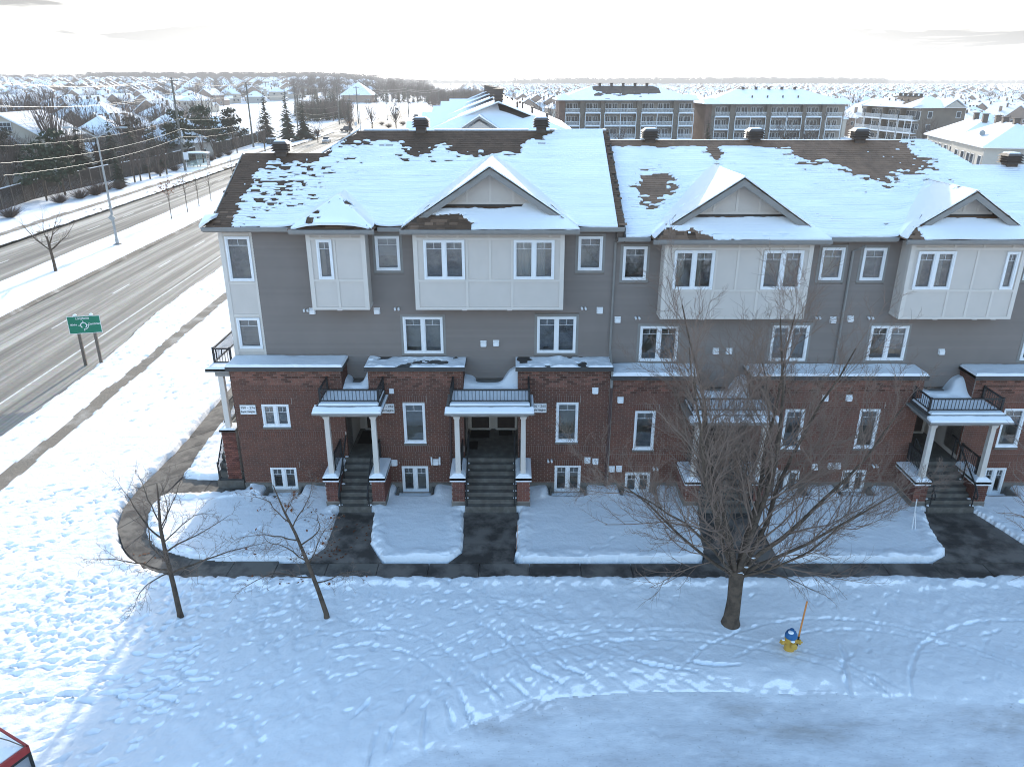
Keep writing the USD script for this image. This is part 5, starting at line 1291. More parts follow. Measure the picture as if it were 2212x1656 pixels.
def tree_kind(name, label, group, fn, trunkmat, crownmat, seed, loc):
    """a far tree as trunk and crown"""
    T = thing(name, label, 'tree' if 'shrub' not in name else 'shrub', loc, group=group)
    m = MB(); fn(m, np.random.default_rng(seed)); v, f = m.arr()
    if 'shrub' in name: put('stems', (v, f), crownmat, T); return T
    k = len(m.f[0])
    put('trunk', (m.v[0], m.f[0]), trunkmat, T)
    c = MB()
    for vv, ff, o in zip(m.v[1:], m.f[1:], np.cumsum([len(q) for q in m.v])[:-1]): c.add(vv, ff - o)
    put('crown', c, crownmat, T)
    return T
def gz(x, y): return float(terr(x, y)) - .1

TREES = {}
def plant(kind, x, y, s=1.0, label=None, group=None, z=None):
    loc = (x, y, gz(x, y) if z is None else z); a = (x * 7.3 + y * 3.1) % 6.28
    name, lab, fn, tm_, cm, seed = KINDS[kind]
    if kind not in TREES:
        TREES[kind] = tree_kind(name, label or lab, group, fn, tm_, cm, seed, (0, 0, 0))
        p = stage.GetPrimAtPath(TREES[kind]); x_ = UsdGeom.Xform(p)
        x_.GetOrderedXformOps()[0].Set(Gf.Vec3d(*loc)); x_.GetOrderedXformOps()[1].Set(math.degrees(a)); x_.AddScaleOp().Set(Gf.Vec3f(s, s, s))
        return TREES[kind]
    p = dup(TREES[kind], loc, a, label or lab, group, s)
    if group is None:
        pass
    return p
KINDS = {
    'bare_a': ('bare_tree', 'bare deciduous tree', lambda m, r: far_bare(m, r, 11, 4.2, 420, .03), 'bark', 'far_twig', 101),
    'bare_b': ('bare_tree', 'bare deciduous tree', lambda m, r: far_bare(m, r, 13, 3.6, 520, .03), 'bark', 'far_twig', 102),
    'bare_c': ('bare_tree', 'bare reddish tree', lambda m, r: far_bare(m, r, 8, 3.2, 420, .025), 'bark', 'red_twig', 103),
    'fir': ('fir_tree', 'dark fir tree', lambda m, r: far_conifer(m, r, 11, 2.5, 30), 'bark', 'needles', 104),
    'fir_b': ('fir_tree', 'dark broad fir tree', lambda m, r: far_conifer(m, r, 9, 3.0, 24), 'bark', 'needles', 105),
    'pine': ('pine_tree', 'broad pine tree', lambda m, r: far_pine(m, r, 10, 4.4), 'bark', 'needles', 106),
    'cedar': ('cedar_tree', 'slim cedar tree', lambda m, r: far_conifer(m, r, 8, 1.1, 30), 'bark', 'cedar', 107),
    'shrub': ('bare_shrub', 'bare shrub', lambda m, r: shrub_mesh(m, r, 2.3, 1.9, 520), 'bark', 'red_twig', 108),
    'thin': ('bare_tree', 'thin bare tree', lambda m, r: far_bare(m, r, 8, 1.6, 200, .018), 'bark', 'far_twig', 109),
}
near_fence = 'bare shrubs before the wooden fence'
for (k, x, y, s, lab) in [
    ('pine', -64.6, 111.5, .86, 'broad dark pine before the fence, left of the lamp post'), ('pine', -63.8, 105.5, .74, 'smaller pine before the fence, nearest the left edge'),
    ('fir', -61.3, 121, .62, 'small fir between the fence and the verge, right of the lamp post'), ('fir', -69, 136, 1.0, 'tall fir rising behind the fence, left of the first utility pole'),
    ('fir_b', -67.6, 140, 1.15, 'fir just left of the first utility pole'), ('fir', -66.5, 147, .9, 'fir behind the first utility pole'), ('fir_b', -72, 131, 1.1, 'spreading fir behind the fence, left of the tall fir'),
    ('pine', -67, 160, .95, 'pine over the fence behind the bus shelter'), ('pine', -66.8, 172, 1.0, 'pine over the fence past the bus shelter'), ('fir_b', -69, 182, .95, 'fir over the fence between both utility poles'),
    ('pine', -67, 190, .9, 'pine over the fence left of the second utility pole'), ('fir', -62.5, 222, 1.35, 'very tall dark fir right of the second utility pole'), ('fir_b', -59, 226, 1.25, 'dark fir beside the very tall one right of the second pole'), ('fir', -66, 214, 1.3, 'dark fir behind the second utility pole'),
    ('bare_a', -80, 133, 1.25, 'tall bare tree over the roofs left of the lamp head'), ('bare_b', -74, 128, 1.1, 'bare tree with upright boughs beside the lamp head'), ('bare_c', -71, 150, 1.35, 'broad reddish bare tree behind the first utility pole'), ('bare_a', -77, 158, 1.1, 'bare tree over the roofs right of the tall fir'),
    ('bare_c', -72, 117, 1.0, 'reddish bare tree behind the fence at the lamp post'), ('bare_a', -58, 185, .7, 'small bare tree near the second utility pole'), ('bare_c', -52.5, 214, .75, 'bare tree with few leaves by the far lamp post'), ('bare_a', -49, 240, .8, 'round bare tree in the snowfield past the cross street'),
    ('bare_a', -46, 262, .9, 'bare tree by the snowfield left of the far cars'), ('bare_a', -39, 268, .9, 'bare tree in the snowfield right of the utility poles')]:
    plant(k, x, y, s, lab)
for (x, y, s) in [(-60.5, 108, 1.1), (-60.2, 111.5, 1.25), (-60.8, 115, 1.2), (-59.9, 118, 1.0), (-61.2, 104, 1.0), (-62.5, 89, 1.4), (-60.5, 92, 1.1), (-63.0, 139, 1.1), (-62.0, 143.5, 1.0), (-62.5, 163, .9), (-63.5, 170, 1.0), (-63.5, 176, .9)]:
    plant('shrub', x, y, s, 'bare reddish shrub growing against the foot of the wooden fence', near_fence)
for (x, y, s) in [(-61.2, 126, .9), (-61.4, 128.5, .85), (-61.0, 131, .9), (-60.8, 134.5, 1.0), (-60.9, 137.5, .85), (-61.8, 123.5, .9), (-62.2, 158, .9), (-62.8, 166, .9), (-63.2, 181, .8)]:
    plant('thin', x, y, s, 'thin bare tree in the row of young trees before the wooden fence', 'young trees before the fence')
for (x, y, s) in [(-31, 285, .5), (-36, 290, .5), (-41, 300, .55), (-27, 279, .5), (-44, 284, .5), (-33, 300, .5), (-49, 300, .45)]:
    plant('shrub', x, y, s * 2, 'bare brown shrub in the snow by the bend of the far road', 'shrubs by the far bend of the road')
for k, (kind, x, y, s, lab) in enumerate([('cedar', 45.8, 186, 1.15, 'tall cedar with snow in it between the first two apartment blocks'), ('cedar', 86, 182, .75, 'brown cedar at the right end of the middle apartment block'), ('fir_b', 88, 160, .62, 'dark fir before the cream row house'), ('bare_b', 6.5, 165, .9, 'bare tree between the near roofs and the first apartment block'), ('bare_a', 66, 176, .7, 'bare tree before the middle apartment block'), ('bare_a', 60, 174, .75, 'bare tree left of centre before the middle apartment block'), ('bare_b', 92, 176, .7, 'bare tree before the turned apartment block'), ('bare_a', 100, 172, .6, 'bare tree right of the turned apartment block front'), ('bare_b', 81, 112, .75, 'bare tree at the right edge beside the cream row house'), ('bare_a', 112, 160, .9, 'bare tree behind the cream row house'), ('bare_a', 120, 170, .9, 'bare tree behind the ridge of the cream row house'), ('bare_c', 24, 178, .75, 'small bare tree before the first apartment block')]):
    plant(kind, x, y, s, lab)

# the dark belt of trees and bushes behind the fence
br = np.random.default_rng(91)
for k in range(36):
    y = 92 + 130 * k / 35 + br.uniform(-2, 2); x = -68.5 - .02 * (y - 92) - br.uniform(0, 9)
    plant(['bare_c', 'fir_b', 'bare_a', 'pine', 'bare_c', 'bare_b', 'fir'][int(br.integers(7))], x, y, br.uniform(.55, .95), 'one of the crowded trees in the dark belt behind the wooden fence', 'crowded trees behind the fence')

# ------------------------------------------------------------------ houses
def hip_roof(m, x0, x1, y0, y1, z, s, t=.18, ridge_x=True):
    """snow covered hip roof with real thickness"""
    w = (y1 - y0) / 2 if ridge_x else (x1 - x0) / 2
    if ridge_x: a, b = (x0 + w, (y0 + y1) / 2), (x1 - w, (y0 + y1) / 2)
    else: a, b = ((x0 + x1) / 2, y0 + w), ((x0 + x1) / 2, y1 - w)
    for o in (0, t):
        v = [(x0, y0, z + o), (x1, y0, z + o), (x1, y1, z + o), (x0, y1, z + o), (*a, z + s * w + o), (*b, z + s * w + o)]
        if ridge_x: m.add(v, [(0, 1, 5), (0, 5, 4), (2, 3, 4), (2, 4, 5), (1, 2, 5), (3, 0, 4)])
        else: m.add(v, [(0, 1, 4), (1, 2, 5), (1, 5, 4), (2, 3, 5), (3, 0, 4), (3, 4, 5)])
    for p, q in (((x0, y0), (x1, y0)), ((x1, y0), (x1, y1)), ((x1, y1), (x0, y1)), ((x0, y1), (x0, y0))):
        m.quad((*p, z), (*q, z), (*q, z + t), (*p, z + t))
def gable_mesh(m, x0, x1, y0, y1, z, s, t=.18, along='y'):
    """gable roof slab, ridge along y or x"""
    if along == 'y':
        c = (x0 + x1) / 2; h = s * (x1 - x0) / 2
        for e, f in ((x0, c), (x1, c)):
            m.prism([(e, y0, z), (f, y0, z + h), (f, y0, z + h + t), (e, y0, z + t)], (0, y1 - y0, 0))
    else:
        c = (y0 + y1) / 2; h = s * (y1 - y0) / 2
        for e, f in ((y0, c), (y1, c)):
            m.prism([(x0, e, z), (x0, f, z + h), (x0, f, z + h + t), (x0, e, z + t)], (x1 - x0, 0, 0))
def win_box(parent, x, y, z, w, h, axis, out=1):
    """window of a far building: white frame with dark glass standing 3 cm proud"""
    if axis == 'y': f = MB().box(x - w / 2, x + w / 2, min(y, y + .06 * out), max(y, y + .06 * out), z, z + h); g = MB().box(x - w / 2 + .1, x + w / 2 - .1, min(y + .061 * out, y + .075 * out), max(y + .061 * out, y + .075 * out), z + .1, z + h - .1)
    else: f = MB().box(min(x, x + .06 * out), max(x, x + .06 * out), y - w / 2, y + w / 2, z, z + h); g = MB().box(min(x + .061 * out, x + .075 * out), max(x + .061 * out, x + .075 * out), y - w / 2 + .1, y + w / 2 - .1, z + .1, z + h - .1)
    p = put('window', f, 'rail_white', parent); put('pane', g, 'far_glass', p)

def house_parts(P, kind):
    r = random.Random(kind)
    wall = ['tan_wall', 'brown_wall', 'cream_wall', 'grey_wall', 'tan_wall'][kind]
    w, d, h = [(10, 12, 5.4), (11, 11, 5.6), (9.5, 12, 5.2), (12, 10, 3.4), (10.5, 12.5, 5.5)][kind]
    put('wall', MB().box(-w / 2, w / 2, -d / 2, d / 2, -1.5, h), wall, P)
    m = MB()
    if kind in (0, 2, 3, 4): hip_roof(m, -w / 2 - .4, w / 2 + .4, -d / 2 - .4, d / 2 + .4, h, .62, .22, kind in (3,))
    else: gable_mesh(m, -w / 2 - .4, w / 2 + .4, -d / 2 - .3, d / 2 + .3, h, .62, .22, 'y'); 
    R = put('roof', m, 'far_snow', P, label='roof under snow')
    if kind == 1: put('gable_wall', MB().prism([(-w / 2, -d / 2, h), (w / 2, -d / 2, h), (0, -d / 2, h + .62 * w / 2)], (0, .2, 0)).prism([(-w / 2, d / 2 - .2, h), (w / 2, d / 2 - .2, h), (0, d / 2 - .2, h + .62 * w / 2)], (0, .2, 0)), wall, P)
    if kind in (0, 2, 4):
        q = MB(); gw = w * .42; gx = (-.2, .22, 0)[kind // 2] * w
        gable_mesh(q, gx - gw / 2 - .2, gx + gw / 2 + .2, -d / 2 - 1.0, -d / 2 + 4.0, h - .2, .75, .2, 'y')
        put('porch_roof', q, 'far_snow', P); put('gable_wall', MB().prism([(gx - gw / 2, -d / 2 - .8, h - .2), (gx + gw / 2, -d / 2 - .8, h - .2), (gx, -d / 2 - .8, h - .2 + .75 * gw / 2)], (0, .2, 0)).box(gx - gw / 2, gx + gw / 2, -d / 2 - .8, -d / 2 - .01, -1, h - .21), wall, P)
    q = MB(); gable_mesh(q, -w / 2 - .3, -w / 2 + 5.4, -d / 2 - 5.3, -d / 2 - .02, 2.7, .55, .2, 'y' if kind % 2 else 'x')
    if h > 4: put('garage_roof', q, 'far_snow', P); put('garage', MB().box(-w / 2, -w / 2 + 5.1, -d / 2 - 5, -d / 2 - .01, -1.5, 2.69), wall, P)
    for k in range(3): put('roof_vent', MB().box(-1.5 + k * 1.4 - .2, -1.5 + k * 1.4 + .2, 1.1, 1.5, h + 1.2, h + (w if kind not in (3,) else d) * .31 + .55), 'vent_brown', P)
    put('chimney', MB().box(w * .28, w * .28 + .7, .5, 1.2, h, h + 3.4), 'brown_wall', P)
    if h > 4:
        for x in (-w * .28, w * .2): win_box(P, x, -d / 2 - (.0), 3.4, 1.5, 1.3, 'y', -1); win_box(P, x, d / 2, 3.4, 1.5, 1.3, 'y', 1)
        for y in (-d * .2, d * .25):
            for s in (-1, 1): win_box(P, s * w / 2, y, 3.3, 1.2, 1.3, 'x', s)
    for x in (w * .1, w * .35): win_box(P, x, -d / 2, .9, 1.3, 1.4, 'y', -1)
    for y in (-d * .2, d * .25):
        for s in (-1, 1): win_box(P, s * w / 2, y, .8, 1.4, 1.3, 'x', s)

hr = np.random.default_rng(77)
sites = []
def district(u0, u1, y0, y1, ang, row, step, n_skip=.06):
    """rows of houses on a street grid turned by ang, between the sight lines u0 and u1"""
    c, s = math.cos(ang), math.sin(ang); R_ = y1 * 1.3
    for j, b in enumerate(np.arange(-R_, R_, row)):
        for a in np.arange(-R_, R_, step):
            aa, bb = a + hr.uniform(-.8, .8), b + hr.uniform(-1.2, 1.2)
            x, y = c * aa - s * bb, s * aa + c * bb
            if not (y0 < y < y1 and u0 < x / y < u1) or hr.random() < n_skip: continue
            if 8 < x < 125 and 118 < y < 246: continue
            if -30 < x < 18 and y < 300: continue
            if y < 640 and -155 < x < -18 - .06 * max(0, y - 300) and x > RX(-66, y) - .55 * max(0, y - 205) and y > 120: continue
            if y < 120: continue
            sites.append((x, y, ang + (0 if j % 2 else PI)))
district(-.015, .74, 215, 780, .22, 33, 14.5)
district(-.06, .74, 780, 1900, -.15, 36, 14.5, .12)
district(-.74, -.36, 135, 520, -.3, 34, 15.5)
district(-.74, -.17, 520, 1150, .35, 36, 15.5, .15)
district(-.30, -.17, 330, 520, .1, 34, 15.5, .1)
sites = np.array(sites)
d_ = np.hypot(sites[:, 0], sites[:, 1] ) * (1 + .0 * sites[:, 0])
order = np.argsort(d_)
sites = sites[order]
hk = hr.integers(0, 5, len(sites))
first = {}
for i in range(min(285, len(sites))):
    x, y, a = sites[i]; k = int(hk[i])
    left = x < 0
    lab = ('snow roofed suburban house in the rows behind the fence on the left' if left else 'snow roofed suburban house in the rows beyond the apartment blocks')
    grp = 'houses left of the road' if left else 'houses beyond the apartment blocks'
    if k not in first:
        first[k] = thing('suburban_house', lab, 'house', (x, y, gz(x, y)), a, grp, 1.0)
        house_parts(first[k], k)
    else: dup(first[k], (x, y, gz(x, y)), a, lab, grp)
rest = sites[285:]
if len(rest):
    instancer('far_houses', 5, [(x, y, gz(x, y)) for x, y, a in rest], rest[:, 2], np.ones(len(rest)), hk[285:], 'sea of snow roofed houses running to the horizon', 'houses', lambda k, p: house_parts(p, k))

# trees among the houses, and the woods on the horizon
tr_ = np.random.default_rng(5)
pos, sc, idx = [], [], []
for _ in range(9000):
    y = 150 + 1900 * tr_.uniform(0, 1) ** 1.3; u = tr_.uniform(-.74, .74); x = u * y
    if -26 < x < 14 and y < 300 or (6 < x < 128 and 105 < y < 250): continue
    if y < 680 and -165 < x < -10 - .05 * max(0, y - 300) and x > RX(-70, y) - .55 * max(0, y - 205): continue
    dens = .60 if u < -.33 else (.28 if u < -.05 else .20)
    if y > 1200: dens *= .6
    if tr_.random() > dens: continue
    pos.append((x, y, gz(x, y))); sc.append(tr_.uniform(.5, 1.05)); idx.append(tr_.choice([0, 1, 2, 3, 4], p=[.34, .26, .22, .10, .08]))
for _ in range(330):                                                # dark wood behind the park and along the slope
    y = tr_.uniform(560, 900); u = tr_.uniform(-.27, -.10); x = u * y
    pos.append((x, y, gz(x, y))); sc.append(tr_.uniform(.7, 1.25)); idx.append(tr_.choice([0, 1, 3, 4], p=[.35, .25, .25, .15]))
for _ in range(150):
    y = tr_.uniform(330, 420); x = tr_.uniform(-.27, -.2) * y
    pos.append((x, y, gz(x, y))); sc.append(tr_.uniform(.6, 1.0)); idx.append(tr_.choice([2, 3, 4]))
for _ in range(260):                                                # right of the far road
    y = tr_.uniform(420, 760); x = tr_.uniform(-.10, -.03) * y
    pos.append((x, y, gz(x, y))); sc.append(tr_.uniform(.5, 1.0)); idx.append(tr_.choice([0, 1, 2, 3], p=[.35, .3, .25, .1]))
KB = ['bare_a', 'bare_b', 'bare_c', 'fir', 'fir_b']
def far_tree(k, p):
    fn = [lambda m, r: far_bare(m, r, 10, 4.2, 240, .07), lambda m, r: far_bare(m, r, 12, 3.8, 260, .07), lambda m, r: far_bare(m, r, 8, 3.6, 240, .06), lambda m, r: far_conifer(m, r, 11, 2.4, 16), lambda m, r: far_conifer(m, r, 9, 2.9, 14)][k]
    m = MB(); fn(m, np.random.default_rng(200 + k))
    put('tree', m, ['far_twig', 'far_twig', 'red_twig', 'needles', 'needles'][k], p)
instancer('far_trees', 5, pos, tr_.uniform(0, 6.28, len(pos)), sc, idx, 'bare and evergreen trees scattered between the far houses', 'trees', far_tree)
pos, sc, rot = [], [], []
for row_, (yy, u0, u1, n, s0, s1) in enumerate([(1350, -.50, -.20, 330, .85, 1.35), (1420, -.52, -.16, 360, .9, 1.4), (1500, -.75, -.10, 400, .8, 1.2), (2300, .06, .42, 520, 1.1, 1.9), (2400, .0, .46, 520, 1.1, 2.0), (2900, -.3, .76, 900, .9, 1.5), (3100, -.8, .8, 1000, 1.0, 1.6), (3400, -.8, .8, 1000, 1.0, 1.6)]):
    for u in np.linspace(u0, u1, n):
        y = yy + tr_.uniform(-30, 30); x = (u + tr_.uniform(-.003, .003)) * y
        pos.append((x, y, gz(x, y) - 1)); sc.append(tr_.uniform(s0, s1)); rot.append(tr_.uniform(0, 6))
def wood_tree(k, p):
    m = MB(); r = np.random.default_rng(300 + k)
    if k < 2: far_bare(m, r, 13, 5.0, 200, .28)
    else: far_conifer(m, r, 14, 3.4, 12)
    put('tree', m, 'far_wood_trees' if k < 2 else 'needles', p)
instancer('horizon_wood', 3, pos, rot, sc, tr_.choice([0, 1, 2], len(pos), p=[.45, .35, .2]), 'grey band of woods along the horizon', 'woods', wood_tree)

# ------------------------------------------------------------------ apartment blocks beyond the roofs
def apartment(label, x, y, rot, length, zg, bays, piers, seed, bare=0.0, step=None, brick_end=True, depth=17, end_wall='apt_brick', right_end=False):
    T = thing('apartment_block', label, 'apartment block', (x, y, zg), rot)
    h = 11.6
    put('wall', MB().box(1.4 if brick_end else 0, length, 1.6, depth, -2, h), 'apt_siding', T)
    if brick_end: put('end_wall', MB().box(0, 1.39, .5, depth, -2, h), end_wall, T)
    for a, b in piers: put('pier', MB().box(a, b, .25, 1.59, -2, h - .02), 'apt_pier', T)
    if right_end:
        put('end_wall', MB().box(length + .001, length + .25, 1.6, depth, -2, h - .02), 'apt_pier', T)
        for yy in (4.0, 11.3):
            for zz in (9.3, 6.4, 3.5): win_box(T, length + .25, yy, zz, 1.2, 1.6, 'x', 1)
        q = MB(); gable_mesh(q, length - 5, length + 1.4, 6.5, 12.5, h + .1, .62, .18, 'x'); put('gable_roof', q, 'far_snow', T)
        put('gable', MB().prism([(length + .9, 7.0, h + .1), (length + .9, 12.0, h + .1), (length + .9, 9.5, h + .1 + .62 * 2.5)], (.15, 0, 0)), 'cream_wall', T)
    r = random.Random(seed)
    for a, b in bays:
        n = 2 if b - a > 5 else 1
        for k in range(4):
            zf = k * 2.9 + .1
            if k:
                s = put('balcony', MB().box(a, b, -.1, 1.59, zf - .16, zf), 'rail_white', T)
                put('snow', MB().box(a + .02, b - .02, -.09, .5, zf + .001, zf + .10 + .05 * r.random()), 'roof_snow', s)
                m = MB().box(a, b, -.08, -.04, zf + .98, zf + 1.05).box(a, b, -.08, -.04, zf + .12, zf + .17)
                for q in np.arange(a + .12, b, .14): m.box(q - .02, q + .02, -.075, -.045, zf + .1705, zf + .98)
                put('balcony_rail', m, 'rail_white', s)
            for e in ([a, b] if n == 1 else [a, (a + b) / 2, b]):
                if k < 3: put('post', MB().box(e - .07, e + .07, -.09, .05, zf + .002, zf + 2.73), 'rail_white', T)
            w = (b - a) / n
            for j in range(n):
                x0 = a + j * w + .35
                for q, (wx, ww) in enumerate([(x0 + .65, 1.5), (x0 + 2.15, 1.1)] if r.random() < .6 else [(x0 + .5, 1.1), (x0 + 2.0, 1.6)]):
                    lo_ = .15 if ww > 1.3 else .85
                    f = put('window', MB().box(wx - ww / 2, wx + ww / 2, 1.50, 1.59, zf + lo_, zf + 2.15), 'rail_white', T)
                    put('pane', MB().box(wx - ww / 2 + .1, wx - .05, 1.47, 1.499, zf + lo_ + .1, zf + 2.05).box(wx + .05, wx + ww / 2 - .1, 1.47, 1.499, zf + lo_ + .1, zf + 2.05), 'far_glass', f)
    m = MB(); hip_roof(m, -.9, length + .9, -.7, depth + .8, h, .33, .16, True)
    R = put('roof', m, 'far_snow', T, label='hipped roof under snow')
    hw = (depth + 1.5) / 2
    if bare:
        b = MB(); rr = np.random.default_rng(seed)
        X, Y = np.meshgrid(np.arange(hw * .9, length - hw * .8, .35), np.arange(-.5, hw - .75, .3))
        f = bare - 1.0 + 1.5 * fb(X * .6, Y * 1.3, .35, 4, seed) + .5 * sm(0, hw, Y + .7)
        ok = (Y + .7 < X + .9 - .5) & (Y + .7 < length + .9 - X - .5)
        put('bare_shingles', heightmesh(X, Y, h + .33 * (Y + .7) + .17, c4((f > .42) & ok)), 'far_shingle', R)
    for sx_ in (-.6, length - 3.3):
        q = MB(); v = .5
        q.add([(sx_, -1.0, h), (sx_ + 3.9, -1.0, h), (sx_ + 1.95, 2.2, h + 1.2), (sx_, -1.0, h + .16), (sx_ + 3.9, -1.0, h + .16), (sx_ + 1.95, 2.2, h + 1.4)], [(0, 1, 2), (3, 4, 5)])
        q.quad((sx_, -1, h), (sx_ + 3.9, -1, h), (sx_ + 3.9, -1, h + .16), (sx_, -1, h + .16)); q.tri((sx_, -1, h + .16), (sx_ + 1.95, 2.2, h + 1.4), (sx_ - .1, 2.2, h + 1.05)); q.tri((sx_ + 3.9, -1, h + .16), (sx_ + 1.95, 2.2, h + 1.4), (sx_ + 4.0, 2.2, h + 1.05))
        put('corner_roof', q, 'far_snow', T)
    for k in range(5): xx = hw + 1 + (length - 2 * hw - 2) * k / 4; put('roof_vent', MB().box(xx - .3, xx + .3, depth / 2 - .3, depth / 2 + .3, h + .33 * hw - .2, h + .33 * hw + .6).box(xx - .42, xx + .42, depth / 2 - .45, depth / 2 + .45, h + .33 * hw + .6, h + .33 * hw + .72), 'vent_brown', T)
    for k in range(4): xx = hw + 2 + (length - 2 * hw) * k / 4; put('roof_pipe', MB().box(xx - .15, xx + .15, 2.9, 3.2, h + 1.1, h + 1.9), 'vent_brown', T)
    return T
apartment('leftmost of the apartment blocks, bare brown patches on its roof', 11.2, 190, 0.0, 32, -.45, [(1.45, 4.9), (6.2, 9.8), (10.8, 18.3), (19.5, 27.0), (28.4, 31.9)], [(4.95, 5.9), (9.85, 10.7), (18.35, 19.4), (27.05, 27.9)], 3, bare=.62)
apartment('middle one of the apartment blocks, its roof all white, red brick end', 46.0, 190, -.03, 33, -1.3, [(2.2, 5.6), (7.0, 14.2), (15.4, 19.0), (19.2, 22.6), (23.6, 27.2), (28.4, 32.0)], [(5.7, 6.8), (14.3, 15.2), (22.7, 23.5), (27.3, 28.2)], 4)
apartment('turned apartment block with long pale balconies and a brown gabled end', 92.4, 215, -1.45, 25, -2.2, [(.3, 3.9), (4.4, 11.4), (11.9, 18.9), (19.4, 24.8)], [(4.0, 4.3), (11.5, 11.8), (19.0, 19.3)], 5, bare=.45, brick_end=False, depth=13, right_end=True)

def window_far(parent, x, y, z, w, h, nx):
    pass
# the terrace roofs right behind, running away along the road
def back_terrace(k, x, y, dpt, label):
    T = thing('rear_terrace', label, 'town house', (x, y, -.4))
    put('wall', MB().box(-7.5, 8.5, .6, dpt - .6, -1, 10.2), 'siding', T)
    m = MB(); gable_mesh(m, -8.2, 9.2, 2.2, dpt + 9, 10.2, .38, .14, 'y')
    put('roof', m, 'roof_snow', T)
    for j, (wx0, wx1, wy, wz) in enumerate([(-9.8, -.5, .4, 9.75), (-9.0, -.5, dpt * .52, 9.95)]):
        q = MB(); gable_mesh(q, wx0, wx1, wy, wy + 6.4, wz, .52, .14, 'x'); put('wing_roof', q, 'roof_snow', T)
        put('wing_wall', MB().box(wx0 + .4, wx1, wy + .4, wy + 6.0, -1, wz + .02), 'siding', T)
    q = MB(); gable_mesh(q, -5.2, 2.2, -.6, 6.5, 9.9, .62, .14, 'y'); put('gable_roof', q, 'roof_snow', T)
    put('gable', MB().prism([(-4.4, -.1, 9.9), (1.4, -.1, 9.9), (-1.5, -.1, 9.9 + .62 * 2.9)], (0, .15, 0)), 'bay_panel', T, label='cream gable face')
    for s in (-1, 1): put('rake_board', MB().prism([(-1.5, -.55, 9.9 + .62 * 3.7), (-1.5 + s * 3.7, -.55, 9.9), (-1.5 + s * 3.7, -.55, 9.7), (-1.5, -.55, 9.65 + .62 * 3.7)], (0, .08, 0)), 'trim_grey', T)
    pz = lambda y: 10.34 + (y + 1.0) * .523
    put('front_roof', MB().tri((-8.2, -1.0, pz(-1)), (9.2, -1.0, pz(-1)), (.5, 5.5, pz(5.5))).tri((-8.2, -1.0, pz(-1)), (.5, 5.5, pz(5.5)), (-8.2, 2.2, 10.34)).tri((9.2, -1.0, pz(-1)), (9.2, 2.2, 10.34), (.5, 5.5, pz(5.5))).quad((-8.2, -1.0, 10.2), (9.2, -1.0, 10.2), (9.2, -1.0, pz(-1)), (-8.2, -1.0, pz(-1))), 'roof_snow', T)
    put('bare_shingles', MB().poly([(x_, y_, pz(y_) + .03) for x_, y_ in ((.4, 4.6), (2.2, 3.9), (4.2, 2.4), (3.2, 1.9), (1.6, 2.9), (.6, 3.4))]), 'far_shingle', T)
    for (vx, vy, vz) in ((.5, 3.0, 13.4), (.5, dpt * .6, 13.4)): 
        put('ridge_vent', MB().box(vx - .45, vx + .45, vy - .35, vy + .35, vz, vz + 1.4).box(vx - .6, vx + .6, vy - .5, vy + .5, vz + .4, vz + .52).box(vx - .6, vx + .6, vy - .5, vy + .5, vz + .8, vz + .92).box(vx - .55, vx + .55, vy - .45, vy + .45, vz + 1.4, vz + 1.5), 'vent_brown', T)
    for (vx, vy) in ((2.6, 5), (4.4, 9), (3.3, 13), (6.2, 10)):
        vz = 10.3 + .38 * (9.2 - vx); put('roof_pipe', MB().box(vx - .13, vx + .13, vy - .13, vy + .13, vz - .3, vz + .75), 'vent_brown', T)
for k, (y, dpt, lab) in enumerate([(86, 22, 'snowy terrace roof with a cream gable, nearest behind the ridge'), (113, 24, 'second snowy terrace roof of the row behind the ridge'), (143, 27, 'third snowy terrace roof of the row, farther down the road'), (178, 30, 'fourth and farthest snowy terrace roof of the row along the road')]):
    back_terrace(k, -2.0 - .046 * (y - 86), y, dpt, lab)

# cream row house on the right
def row_house():
    T = thing('row_house', 'cream two storey row house with sunlit side and snowy roof at the right edge', 'row house', (71.6, 119.6, -1.0), math.atan2(36.4, 8.8) - PI / 2)
    L = 37.5
    put('wall', MB().box(.2, 11, 0.2, 17, -1, 6.9), 'cream_wall', T); put('wall', MB().box(1.2, 11.8, 17.01, L, -1, 6.6), 'cream_wall', T)
    for y0, y1, x0, z, lab in ((-.6, 18.5, -.4, 6.9, 'near'), (18.51, L + .5, .6, 6.6, 'far')):
        m = MB(); hip_roof(m, x0, x0 + 12, y0, y1, z, .52, .2, False); put('roof', m, 'far_snow', T)
    for k, y in enumerate([1.6, 5.2, 7.2, 10.2, 13.6, 20.4, 24.0, 27.6, 30.2, 33.4]):
        x = .2 if y < 17 else 1.2
        for z in (4.0, 1.1):
            f = put('window', MB().box(x - .08, x - .001, y - .75, y + .75, z, z + 1.7), 'rail_white', T); put('pane', MB().box(x - .11, x - .081, y - .62, y - .04, z + .12, z + 1.6).box(x - .11, x - .081, y + .04, y + .62, z + .12, z + 1.6), 'far_glass', f)
            put('shutter', MB().box(x - .06, x - .002, y - 1.15, y - .77, z, z + 1.7), 'grey_wall', T); put('shutter', MB().box(x - .06, x - .002, y + .77, y + 1.15, z, z + 1.7), 'grey_wall', T)
    for (x, y) in ((5.6, 6), (5.6, 11), (6.6, 24), (6.6, 29), (6.6, 17.5)): put('roof_vent', MB().box(x - .4, x + .4, y - .4, y + .4, 9.2, 10.9).box(x - .55, x + .55, y - .55, y + .55, 10.9, 11.0), 'vent_brown', T)
    d = MB().tube([(2.0, 8.0, 8.1), (2.0, 8.0, 8.6)], .05, 6); put('satellite_dish', d.add([(1.7 + .45 * math.cos(a), 7.7 + .1 * math.sin(a) , 8.6 + .45 * math.sin(a)) for a in np.linspace(0, 2 * PI, 13)[:-1]], [(0, i, i + 1) for i in range(1, 11)]), 'galvanised', T)
row_house()

